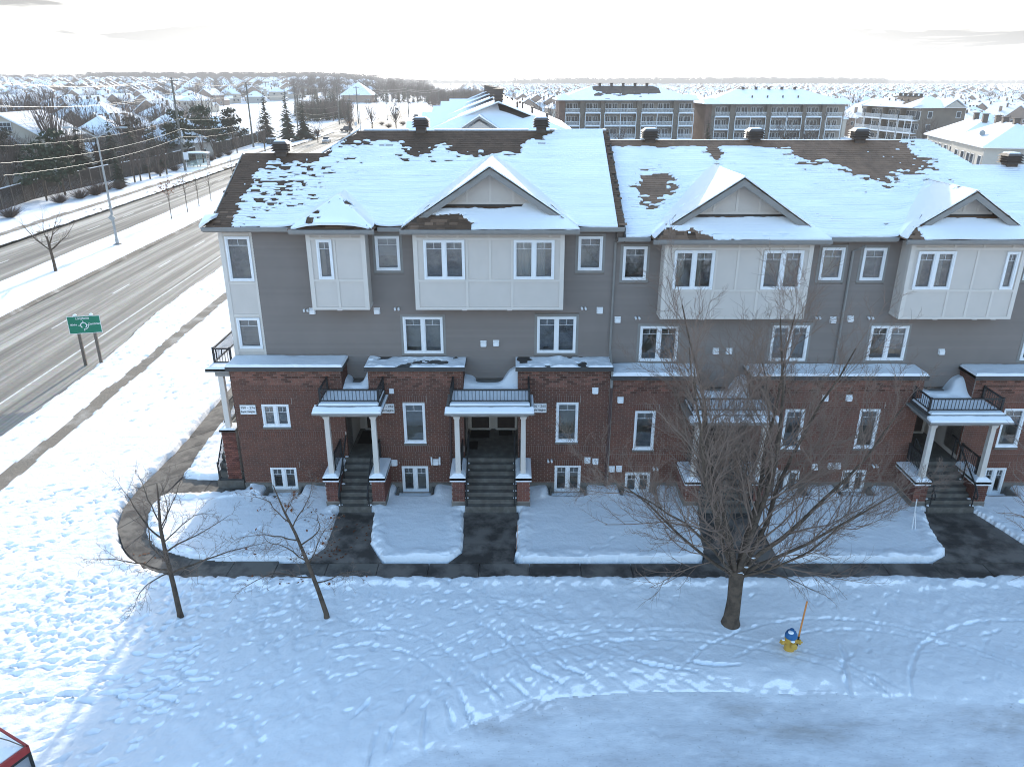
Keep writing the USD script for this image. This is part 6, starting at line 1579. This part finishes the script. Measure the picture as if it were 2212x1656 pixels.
# houses close behind the fence on the left
def left_house():
    T = thing('suburban_house', 'large tan house with an attic window in its gable, at the left edge', 'house', (-79.8, 124.5, 0), .10)
    put('wall', MB().box(-6, 6, 0, 14, -1, 7.0), 'tan_wall', T)
    put('gable_wall', MB().prism([(-6, 0.0, 7.0), (6, 0, 7.0), (0, 0, 10.5)], (0, .2, 0)), 'tan_wall', T)
    m = MB(); gable_mesh(m, -6.5, 6.5, -.5, 14.5, 6.75, .58, .22, 'y'); put('roof', m, 'far_snow', T)
    f = put('window', MB().box(-.3, 1.5, -.08, -.001, 8.0, 9.4), 'rail_white', T)
    for i in range(3):
        for j in range(2): put('pane', MB().box(-.22 + i * .56, .26 + i * .56, -.11, -.081, 8.1 + j * .62, 8.64 + j * .62), 'far_glass', f)
    put('wing_wall', MB().box(-9, 1.8, -11, -.25, -1, 4.6), 'cream_wall', T)
    m = MB(); gable_mesh(m, -9.6, 2.3, -11.5, 3.0, 4.5, .50, .25, 'x'); put('wing_roof', m, 'far_snow', T)
    put('bare_shingles', MB().poly([(-8, -6.5, 7.28), (-5.5, -7.2, 6.93), (-3.0, -8.6, 6.23), (-2.6, -8.9, 6.08), (-6.0, -8.0, 6.53)]), 'far_shingle', T)
    for x in (-6.5, -3.5, -.4): win_box(T, x, -11.0, 1.2, 1.5, 2.0, 'y', -1)
    for k in range(3): put('roof_vent', MB().box(-2.4 + k * .9, -1.9 + k * .9, 9, 9.5, 9.4, 10.8), 'vent_brown', T)
left_house()
def brick_house():
    T = thing('suburban_house', 'tan brick house with two gables and an arched window, second row on the left', 'house', (-106, 196, .6), .06)
    put('wall', MB().box(-8, 8, 0, 13, -2, 6.0), 'brown_wall', T)
    m = MB(); hip_roof(m, -8.6, 8.6, -.6, 13.6, 6.0, .62, .22, True); put('roof', m, 'far_snow', T)
    for x, w in ((-1.0, 5.0), (4.0, 3.2)):
        m = MB(); gable_mesh(m, x - w / 2 - .3, x + w / 2 + .3, -1.6, 6, 6.0, .8, .2, 'y'); put('gable_roof', m, 'far_snow', T)
        put('gable_wall', MB().prism([(x - w / 2, -1.2, 6.0), (x + w / 2, -1.2, 6.0), (x, -1.2, 6 + .4 * w)], (0, .2, 0)).box(x - w / 2, x + w / 2, -1.2, -.01, -1, 5.999), 'tan_wall', T)
    put('arched_window', MB().box(-1.8, -.2, -1.3, -1.21, 1.8, 3.6).tube([(-1.0, -1.3, 3.6), (-1.0, -1.21, 3.6)], .8, 16), 'rail_white', T)
    for x in (-6, 3.9, 6.5): win_box(T, x, -1.2 if x == 3.9 else 0, 3.0, 1.4, 1.6, 'y', -1)
    put('wing_wall', MB().box(8.01, 17, 2, 11, -2, 3.0), 'brown_wall', T)
    m = MB(); hip_roof(m, 7.5, 17.6, 1.4, 11.6, 3.0, .55, .22, True); put('wing_roof', m, 'far_snow', T)
    put('chimney', MB().box(9, 10.4, 2.2, 3.4, 3, 7.4), 'brown_wall', T)
    for k in range(3): put('roof_vent', MB().box(-3 + k * 2.6, -2.5 + k * 2.6, 6.3, 6.8, 10, 11.2), 'vent_brown', T)
brick_house()
for (x, y, a, k, lab) in [(-84, 163, .3, 0, 'snow roofed house among firs behind the fence, left of the first pole'), (-96, 150, .1, 4, 'snow roofed house between the tan house and the bare trees'), (-80, 188, .5, 0, 'snow roofed house right behind the first utility pole'), (-112, 172, .2, 2, 'pale snow roofed house beside the tan brick house')]:
    src = first.get(k)
    if src: dup(src, (x, y, gz(x, y)), a, lab, 'houses left of the road')
def pavilion():
    T = thing('pavilion', 'small square park pavilion with a pointed snowy roof, alone in the snowfield', 'pavilion', (-106, 560, gz(-106, 560)))
    put('wall', MB().box(-9, 9, -9, 9, -1, 4.2), 'brown_wall', T)
    m = MB(); hip_roof(m, -11, 11, -11, 11.02, 4.2, .75, .3, True); put('roof', m, 'far_snow', T)
pavilion()

# ------------------------------------------------------------------ fence, poles, lamps, wires, shelter
fence_line = [(-62.5, 70), (-64.4, 92), (-66.6, 107.5), (-66.6, 129), (-65.3, 141), (-66.8, 170), (-67.0, 188), (-69.9, 227)]
F_ = thing('wooden_fence', 'dark wooden board fence behind the verge on the left', 'fence')
for (a, b) in zip(fence_line, fence_line[1:]):
    n = max(1, round(math.dist(a, b) / 3.0))
    for k in range(n):
        p = [a[i] + (b[i] - a[i]) * k / n for i in (0, 1)]; q = [a[i] + (b[i] - a[i]) * (k + 1) / n for i in (0, 1)]
        h = 2.45
        put('fence_post', MB().box(p[0] - .09, p[0] + .09, p[1] - .09, p[1] + .09, -.3, h + .12), 'grey_wood', F_)
        m = MB()
        d = np.array(q) - p; L = np.linalg.norm(d); d /= L
        for j in range(int(L / .16)):
            c = np.array(p) + d * (.16 * j + .1); off = .02 * (j % 2)
            m.obb((c[0] + off, c[1], h / 2 + .02 * math.sin(j * 3.3)), (d[0] * .07, d[1] * .07, 0), (d[1] * .012, -d[0] * .012, 0), (0, 0, h / 2))
        f = put('fence_panel', m, 'fence_wood', F_)
        put('top_rail', MB().bar((*p, h + .03), (*q, h + .03), .10, .05), 'grey_wood', f)
        if (k * 7 + int(a[1])) % 3: put('snow', MB().bar((*p, h + .10), (*q, h + .10), .12, .09), 'roof_snow', f)

def utility_pole(x, y, h, label, arms=2):
    T = thing('utility_pole', label, 'utility pole', (x, y, gz(x, y)))
    put('pole', MB().tube([(0, 0, -.5), (0, 0, h * .5), (0, 0, h)], [.24, .20, .15], 10), 'pole_wood', T)
    for k in range(arms):
        z = h - .5 - 2.4 * k
        put('cross_arm', MB().box(-1.2, 1.2, -.07, .07, z - .07, z + .07), 'pole_wood', T)
        for s in (-1.1, -.35, .35, 1.1): put('insulator', MB().cyl(s, 0, z + .071, z + .28, .06, .04, 8), 'galvanised', T)
    return (x, y, gz(x, y), h)
P0 = (-56.5, 86, -.1, 15.6)
poles = [P0, utility_pole(-60.1, 143.6, 16.0, 'tall grey utility pole by the bus shelter, nearest of the line'), utility_pole(-64.8, 197.8, 15.2, 'second utility pole of the line, beside the dark firs'),
         utility_pole(-70.5, 262, 14.5, 'third utility pole of the line, past the firs'), utility_pole(-66.0, 305, 13.5, 'left one of the pair of utility poles at the roundabout'), utility_pole(-60.0, 312, 13.5, 'right one of the pair of utility poles at the roundabout'),
         utility_pole(-48.0, 372, 12.5, 'utility pole in the snowfield right of the pair'), utility_pole(-40.0, 440, 12.0, 'utility pole by the far bend', 1)]
def wire(label, frm, offs, zoff, r=.022, sag=.9):
    m = MB()
    for (x0_, y0_, z0_, h0_), (x1_, y1_, z1_, h1_) in zip(frm, frm[1:]):
        t = np.linspace(0, 1, 25); pts = np.stack([x0_ + offs + (x1_ - x0_) * t, y0_ + (y1_ - y0_) * t, z0_ + h0_ + zoff + (z1_ + h1_ - z0_ - h0_) * t - sag * 4 * t * (1 - t)], 1)
        m.tube(pts, r, 4, cap=False)
    put('power_line', m, 'wire', label=label, category='power line')
line = [poles[0], poles[1], poles[2], poles[3], poles[4]]
for lab, o, z in (('upper left wire at the top of the utility poles', -1.1, -.2), ('upper right wire at the top of the utility poles', 1.1, -.2), ('second tier wire, left side of the utility poles', -1.1, -2.65), ('second tier wire, right side of the utility poles', 1.1, -2.65), ('thin service wire half way down the utility poles', .25, -6.8), ('thick upper cable low on the utility poles', .3, -8.6), ('thick lower cable lowest on the utility poles', .3, -9.9)):
    wire(lab, line, o, z, (.020 if 'cable' in lab else .010))
for lab, o, z in (('upper wire of the far line to the bend', -1.0, -.3), ('lower wire of the far line to the bend', 1.0, -1.2)): wire(lab, poles[5:], o, z, .03)
T = poles[1]
K = thing('utility_box', 'small grey transformer box and white notice on the first utility pole', 'box', (-59.75, 143.5, 5.2))
put('case', MB().box(-.25, .35, -.3, .2, -.2, .35), 'galvanised', K); put('notice', MB().box(-.15, .75, -.34, -.31, -3.2, -1.9), 'sign_white', K)

def street_lamp(x, y, h, rot, label, arms=(-1, 1), sign=False):
    T = thing('street_lamp', label, 'street lamp', (x, y, gz(x, y) + .12), rot)
    put('pole', MB().tube([(0, 0, 0), (0, 0, h)], [.13, .075], 10), 'galvanised', T)
    put('base', MB().box(-.28, .28, -.28, .28, -.25, .16), 'concrete', T); put('base_collar', MB().cyl(0, 0, .161, .6, .17, .16, 10), 'galvanised', T)
    for s in arms:
        put('arm', MB().tube([(0, 0, h - .15), (s * .5, 0, h + .1), (s * 1.4, 0, h + .55), (s * 2.0, 0, h + .72), (s * 2.4, 0, h + .75)], [.05, .045, .04, .035, .03], 6), 'galvanised', T)
        put('lamp_head', MB().add([(s * (2.3 + .75 * t), w * q, h + .70 + o) for t, w in ((0, .09), (.35, .17), (1, .10)) for q, o in ((-1, 0), (1, 0), (.6, .16), (-.6, .16))],
            [(0, 1, 5, 4), (1, 2, 6, 5), (2, 3, 7, 6), (3, 0, 4, 7), (4, 5, 9, 8), (5, 6, 10, 9), (6, 7, 11, 10), (7, 4, 8, 11), (0, 3, 2, 1), (8, 9, 10, 11)]), 'galvanised', T)
    if sign:
        put('sign_plate', MB().prism([(0, -.16, 2.35), (.38, -.16, 2.73), (0, -.16, 3.11), (-.38, -.16, 2.73)], (0, .03, 0)), 'galvanised', T, label='back of a diamond shaped traffic sign')
street_lamp(-39.45, 75.3, 10.4, 0, 'tall double armed street lamp standing on the median', sign=True)
street_lamp(-41.5, 218, 10.0, 0, 'far double armed street lamp seen behind the left roof ridge')
street_lamp(-53.0, 340, 9.5, .4, 'far double armed street lamp by the bend of the road')
street_lamp(-104, 330, 8, .9, 'single armed lamp in the snowfield behind the firs', arms=(1,))

def shelter():
    T = thing('bus_shelter', 'glass bus shelter with a thick white snow cap by the foot walk', 'bus shelter', (-60.3, 150.6, -.05), .04)
    for x in (-1.9, 0, 1.9):
        for y in (-.8, .8): put('post', MB().box(x - .04, x + .04, y - .04, y + .04, 0, 2.45), 'galvanised', T)
    put('roof', MB().box(-2.1, 2.1, -1.0, 1.0, 2.451, 2.6), 'galvanised', T)
    X, Y = np.meshgrid(np.linspace(-2.15, 2.15, 24), np.linspace(-1.05, 1.05, 14)); put('snow', skirt(heightmesh(X, Y, 2.61 + .26 * (1 - (X / 2.2) ** 4) * (1 - (Y / 1.1) ** 4) + .05, np.ones((13, 23), bool)), .05), 'roof_snow', T, smooth=True)
    for a, b, y in ((-1.86, -.04, .8), (.04, 1.86, .8), (-1.86, -.04, -.8)): put('glass_panel', MB().box(a, b, y - .01, y + .01, .25, 2.3), 'shelter_glass', T)
    for x in (-1.9, 1.9): put('glass_panel', MB().box(x - .01, x + .01, -.76, .76, .25, 2.3), 'shelter_glass', T)
    put('crossbar', MB().box(-1.86, 1.86, .78, .82, 1.55, 1.62).box(-1.92, -1.88, -.76, .76, 1.55, 1.62).box(1.88, 1.92, -.76, .76, 1.55, 1.62), 'galvanised', T)
    put('bench', MB().box(-1.3, .3, .25, .65, .45, .52).box(-1.2, -1.1, .3, .6, 0, .449).box(.1, .2, .3, .6, 0, .449), 'galvanised', T)
shelter()

# ------------------------------------------------------------------ road sign, hydrant, stakes, trailer corner
def plate_text(txt, h, x, z, T, y=-.0315):
    t = meshkit.text_mesh(txt, h, .004, bold=True); b = t.bounds
    t.apply_translation((-(b[0][0] + b[1][0]) / 2, 0, 0)); t.apply_transform(trimesh.transformations.rotation_matrix(PI / 2, (1, 0, 0))); t.apply_translation((x, y, z))
    put('lettering', MB().tm(t), 'sign_white', T)
def road_sign():
    T = thing('road_sign', 'green roundabout direction sign on two wooden posts beside the road', 'road sign', (-24.38, 41.25, -.1), .22)
    W_, H_ = 1.72, 1.02; zc = 2.45
    for x in (-.42, .42):
        p = put('post', MB().box(x - .075, x + .075, .0, .14, -.4, zc + H_ / 2 + .03), 'grey_wood', T)
        ic = trimesh.creation.icosphere(2, .11); ic.apply_scale((1, .9, .6)); ic.apply_translation((x, .06, zc + H_ / 2 + .05)); put('snow', MB().tm(ic), 'roof_snow', T, smooth=True)
    m = MB(); n = 10; xs = np.linspace(-W_ / 2, W_ / 2, n + 1); yy = -.03 - .16 * np.clip((-xs / W_ * 2 - .72) / .28, 0, 1) ** 2 * 0
    put('board', MB().box(-W_ / 2, W_ / 2, -.025, -.005, zc - H_ / 2, zc + H_ / 2), 'sign_green', T)
    e = .022
    put('border', MB().box(-W_ / 2, W_ / 2, -.029, -.0255, zc + H_ / 2 - e, zc + H_ / 2).box(-W_ / 2, W_ / 2, -.029, -.0255, zc - H_ / 2, zc - H_ / 2 + e).box(-W_ / 2, -W_ / 2 + e, -.029, -.0255, zc - H_ / 2 + e, zc + H_ / 2 - e).box(W_ / 2 - e, W_ / 2, -.029, -.0255, zc - H_ / 2 + e, zc + H_ / 2 - e), 'sign_white', T)
    def arc(r, w, a0, a1, cx, cz):
        m = MB(); t = np.linspace(a0, a1, 28)
        for a, b in zip(t, t[1:]): m.quad((cx + (r - w) * math.cos(a), -.0315, cz + (r - w) * math.sin(a)), (cx + (r + w) * math.cos(a), -.0315, cz + (r + w) * math.sin(a)), (cx + (r + w) * math.cos(b), -.0315, cz + (r + w) * math.sin(b)), (cx + (r - w) * math.cos(b), -.0315, cz + (r - w) * math.sin(b)))
        return m
    cx, cz = -.05, zc - .03
    m = arc(.155, .024, math.radians(-60), math.radians(235), cx, cz)
    m.add(*arc(.245, .018, math.radians(-88), math.radians(-8), cx, cz).arr())
    m.box(cx - .016, cx + .016, -.033, -.0305, cz + .18, cz + .28); m.box(cx - .28, cx - .18, -.033, -.0305, cz - .016, cz + .016); m.box(cx + .18, cx + .30, -.033, -.0305, cz - .016, cz + .016); m.box(cx - .016, cx + .016, -.033, -.0305, cz - .34, cz - .20)
    put('roundabout_symbol', m, 'sign_white', T)
    plate_text('Longfields', .105, -.05, zc + .33, T); plate_text('Cambrian', .105, .52, zc - .02, T); plate_text('itlinks', .095, -.56, zc - .02, T)
road_sign()

def hydrant():
    T = thing('fire_hydrant', 'yellow fire hydrant with a blue bonnet standing in the snow', 'fire hydrant', (7.98, 17.38, -.12), 0.0, None, 1.13)
    prof = [(0, 0), (.19, 0), (.19, .06), (.13, .07), (.125, .45), (.15, .47), (.15, .52), (.0, .53)]
    put('barrel', MB().tm(trimesh.creation.revolve(prof, sections=20)), 'hydrant_yellow', T, smooth=35)
    prof = [(0, .531), (.155, .531), (.15, .60), (.12, .67), (.06, .72), (.05, .76), (0, .76)]
    put('bonnet', MB().tm(trimesh.creation.revolve(prof, sections=20)), 'hydrant_blue', T, smooth=35)
    for s in (-1, 1):
        o = put('outlet', MB().tube([(s * .10, -.02, .40), (s * .21, -.05, .40), (s * .21, -.05, .40), (s * .25, -.06, .40)], [.055, .055, .07, .06], 10), 'hydrant_yellow', T)
        put('cap_nut', MB().tube([(s * .25, -.06, .40), (s * .29, -.065, .40)], .022, 5), 'hydrant_yellow', o)
    put('outlet', MB().tube([(.02, -.11, .38), (.03, -.21, .38), (.03, -.25, .38)], [.075, .085, .07], 12), 'hydrant_yellow', T)
    for (x, y, z, r) in ((-.05, -.07, .715, .07), (.0, -.15, .50, .055), (-.2, -.05, .47, .04)):
        ic = trimesh.creation.icosphere(2, r); ic.apply_scale((1, 1, .45)); ic.apply_translation((x, y, z)); put('snow', MB().tm(ic), 'roof_snow', T, smooth=True)
    b = trimesh.creation.torus(.165, .045, 20, 8); b.apply_scale((1, 1, .7)); b.apply_translation((0, 0, .10)); put('snow', MB().tm(b), 'roof_snow', T, smooth=True)
hydrant()
T = thing('marker_stake', 'tall orange marker stake fixed to the hydrant', 'stake', (8.20, 17.40, .2))
put('stake', MB().bar((0, 0, .0), (.10, .05, 1.45), .045, .018), 'stake_orange', T); put('strap', MB().bar((-.004, 0, -.12), (.02, .01, .26), .05, .03), 'black_metal', T)
T = thing('marker_stake', 'pair of pale plastic marker rods in the snow by the last steps', 'stake', (14.64, 23.7, -.05))
for dx_ in (0, .14): put('stake', MB().bar((dx_, 0, 0), (dx_ * .4 - .05, .02, 1.3 - dx_ * 4), .028), 'clear_plastic', T)
put('marker_stake', MB().bar((.15, 22.45, -.1), (.20, 22.5, .95), .012), 'stake_orange', label='thin orange marker rod in the snow right of the middle path', category='stake')

def trailer():
    # only its top corner reaches into the picture
    T = thing('cargo_trailer', 'corner of a grey panelled cargo trailer with red top rail, snow on its roof', 'trailer', (-12.06, 12.91, 0), math.radians(-117.7))
    L, Wd, H_ = 4.2, 2.0, 2.15
    put('body', MB().box(0, L, 0, Wd, .45, H_ - .02), 'grey_panel', T)
    for k in range(7): put('panel', MB().box(k * .6 + .01, k * .6 + .59, Wd + .001, Wd + .018, .5, H_ - .16), 'grey_panel', T)
    for k in range(4): put('panel', MB().box(-.018, -.001, k * .5 + .01, k * .5 + .49, .5, H_ - .16), 'grey_panel', T)
    put('top_rail', MB().box(-.03, L + .03, Wd + .0, Wd + .05, H_ - .15, H_ + .03).box(-.05, 0, -.03, Wd + .05, H_ - .15, H_ + .03).box(-.03, L + .03, -.05, 0, H_ - .15, H_ + .03), 'red_paint', T)
    put('side_rail', MB().box(-.03, L + .03, Wd + .0, Wd + .045, H_ - .22, H_ - .155).box(-.045, 0, 0, Wd + .045, H_ - .22, H_ - .155), 'sign_black', T)
    put('snow', snow_patch(.02, L - .02, .05, Wd - .02, lambda x, y: H_ + 0 * x, .08, .16, .08, 3, edge=.25), 'roof_snow', T)
    put('corner_post', MB().bar((-.02, Wd + .02, .4), (-.02, Wd + .02, H_ - .15), .06), 'sign_black', T)
    for x in (1.3, 2.9): put('wheel', MB().tube([(x, Wd - .25, .33), (x, Wd + .05, .33)], .33, 18), 'rubber', T)
    put('cord', MB().tube([(.02, Wd, H_ + .03), (.15, Wd - .25, H_ + .20), (.22, Wd - .45, H_ + .24)], .012, 5), 'grey_wood', T)
trailer()

# ------------------------------------------------------------------ cars and small things far down the road
def car(x, y, rot, paint, label, suv=False):
    T = thing('car', label, 'car', (x, y, gz(x, y) + .02), rot)
    hh = 1.75 if suv else 1.45
    b = MB()
    prof = [(-2.2, .35), (2.2, .35), (2.25, .75), (1.2, .95), (-2.2, .98), (-2.28, .6)]
    b.prism([(.88, p[0], p[1]) for p in prof][::-1], (-1.76, 0, 0)); put('body', b, paint, T)
    cab = [(1.0, .951), (.35, hh), (-1.5 if suv else -1.0, hh), (-2.1 if suv else -1.8, .97)]
    put('cabin', MB().prism([(.74, p[0], p[1]) for p in cab][::-1], (-1.48, 0, 0)), 'far_glass', T)
    put('roof', MB().box(-.72, .72, -1.45 if suv else -.95, .32, hh + .001, hh + .06), paint, T)
    for s in (-.82, .82):
        for yy in (-1.4, 1.4): put('wheel', MB().tube([(s - .1, yy, .33), (s + .1, yy, .33)], .33, 12), 'rubber', T)
    for s in (-.6, .6): put('headlight', MB().box(s - .18, s + .18, 2.22, 2.27, .6, .74), 'rail_white', T)
car(-58.0, 236, PI + .1, 'car_white', 'white car driving towards us at the far cross street, left one of two', True)
car(-50.2, 214, PI + .1, 'car_silver', 'silver car driving towards us just above the left roof ridge')
car(-54.5, 262, .9, 'car_dark', 'dark car waiting beside the roundabout', True)
car(-62.0, 432, 0.1, 'car_silver', 'silver pickup on the far bend of the road', True)
car(-73.0, 505, PI + .1, 'car_silver', 'small grey car coming round the far bend')
car(-71.0, 556, .2, 'car_dark', 'dark car farthest away on the road')
car(-43.5, 362, .3, 'car_dark', 'dark car half hidden left of the rear terrace roofs')
for (x, y, h, w, hh, mat_, lab) in [(-48.6, 248, 2.6, .8, 1.1, 'sign_white', 'white pedestrian sign at the far cross street'), (-66.2, 206, 2.4, .6, 1.0, 'galvanised', 'back of a grey sign right of the second utility pole'), (-44.0, 300, 2.5, .9, 1.2, 'galvanised', 'grey sign back near the far roundabout'), (-51.5, 252, 3.2, 1.3, .5, 'stake_orange', 'small orange sign beside the far cross street')]:
    T = thing('traffic_sign', lab, 'traffic sign', (x, y, gz(x, y)))
    put('post', MB().box(-.05, .05, -.05, .05, -.2, h + hh), 'galvanised', T); put('plate', MB().box(-w / 2, w / 2, -.09, -.051, h, h + hh), mat_, T)
T = thing('utility_cabinet', 'dark utility cabinet with snow on top behind the second pole', 'cabinet', (-63.0, 207, -.1))
put('case', MB().box(-1.1, 1.1, -.5, .5, 0, 1.5), 'cap_metal', T); put('door_edge', MB().box(-.02, .02, -.52, -.501, .1, 1.4), 'galvanised', T); put('snow', MB().box(-1.15, 1.15, -.55, .55, 1.501, 1.68), 'roof_snow', T)
T = thing('traffic_barrier', 'black and white barrier boards on the median end', 'barrier', (-40.2, 211, 0))
for k in range(4): put('board', MB().box(-1.9 + k * .98, -1.0 + k * .98, -.05, .05, .2, 1.1), 'sign_black' if k % 2 == 0 else 'sign_white', T)
# radio mast on the right horizon, and lone mast on the left one
for (x, y, h, lab) in [(580, 2250, 62, 'thin radio mast on the horizon right of centre'), (-415, 2050, 34, 'thin radio mast above the wood on the left horizon')]:
    T = thing('radio_mast', lab, 'mast', (x, y, gz(x, y)))
    m = MB()
    for a in range(3): m.bar((1.2 * math.cos(a * 2.09), 1.2 * math.sin(a * 2.09), 0), (.3 * math.cos(a * 2.09), .3 * math.sin(a * 2.09), h), .25)
    put('lattice', m, 'galvanised', T); put('antenna', MB().bar((0, 0, h - 1), (0, 0, h + 6), .25), 'galvanised', T)
# fallen leaves by the walk
lf = np.random.default_rng(9); m = MB()
for (x, y, n) in [(-6.2, 22.4, 26), (-5.6, 23.6, 12), (-12.6, 22.2, 8), (-7.2, 20.3, 10), (-9, 25.8, 8), (-7.6, 24.4, 10)]:
    for _ in range(n):
        p = np.array([x + lf.normal(0, .35), y + lf.normal(0, .3), -.085 if (Polygon(W_OUT + W_IN[::-1]).contains(shapely.Point(x, y)) or 21.8 < y < 25 and -6.6 < x < -5.2) else .09]); u = unit(np.array([*lf.normal(0, 1, 2), .1])) * .06; v = unit(np.cross(u, (0, 0, 1))) * .035
        m.add([p - u, p + v, p + u, p - v], [(0, 1, 2, 3)])
put('fallen_leaves', m, 'dead_leaf', label='rusty oak leaves scattered over the walk and snow', category='leaves', kind='stuff')
# ------------------------------------------------------------------ winter haze
M['haze_look'] = usdkit.material(stage, '/World/Looks/haze_look', {'v': ('principled_volume', {'color': (0.92, 0.93, 0.95), 'density': HAZE, 'anisotropy': 0.25})}, [], volume='v.volume')
put('haze', MB().box(-5200, 5200, -140, 4600, -3.0, 75), 'haze_look', label='thin winter haze over the suburb', category='haze', kind='stuff')
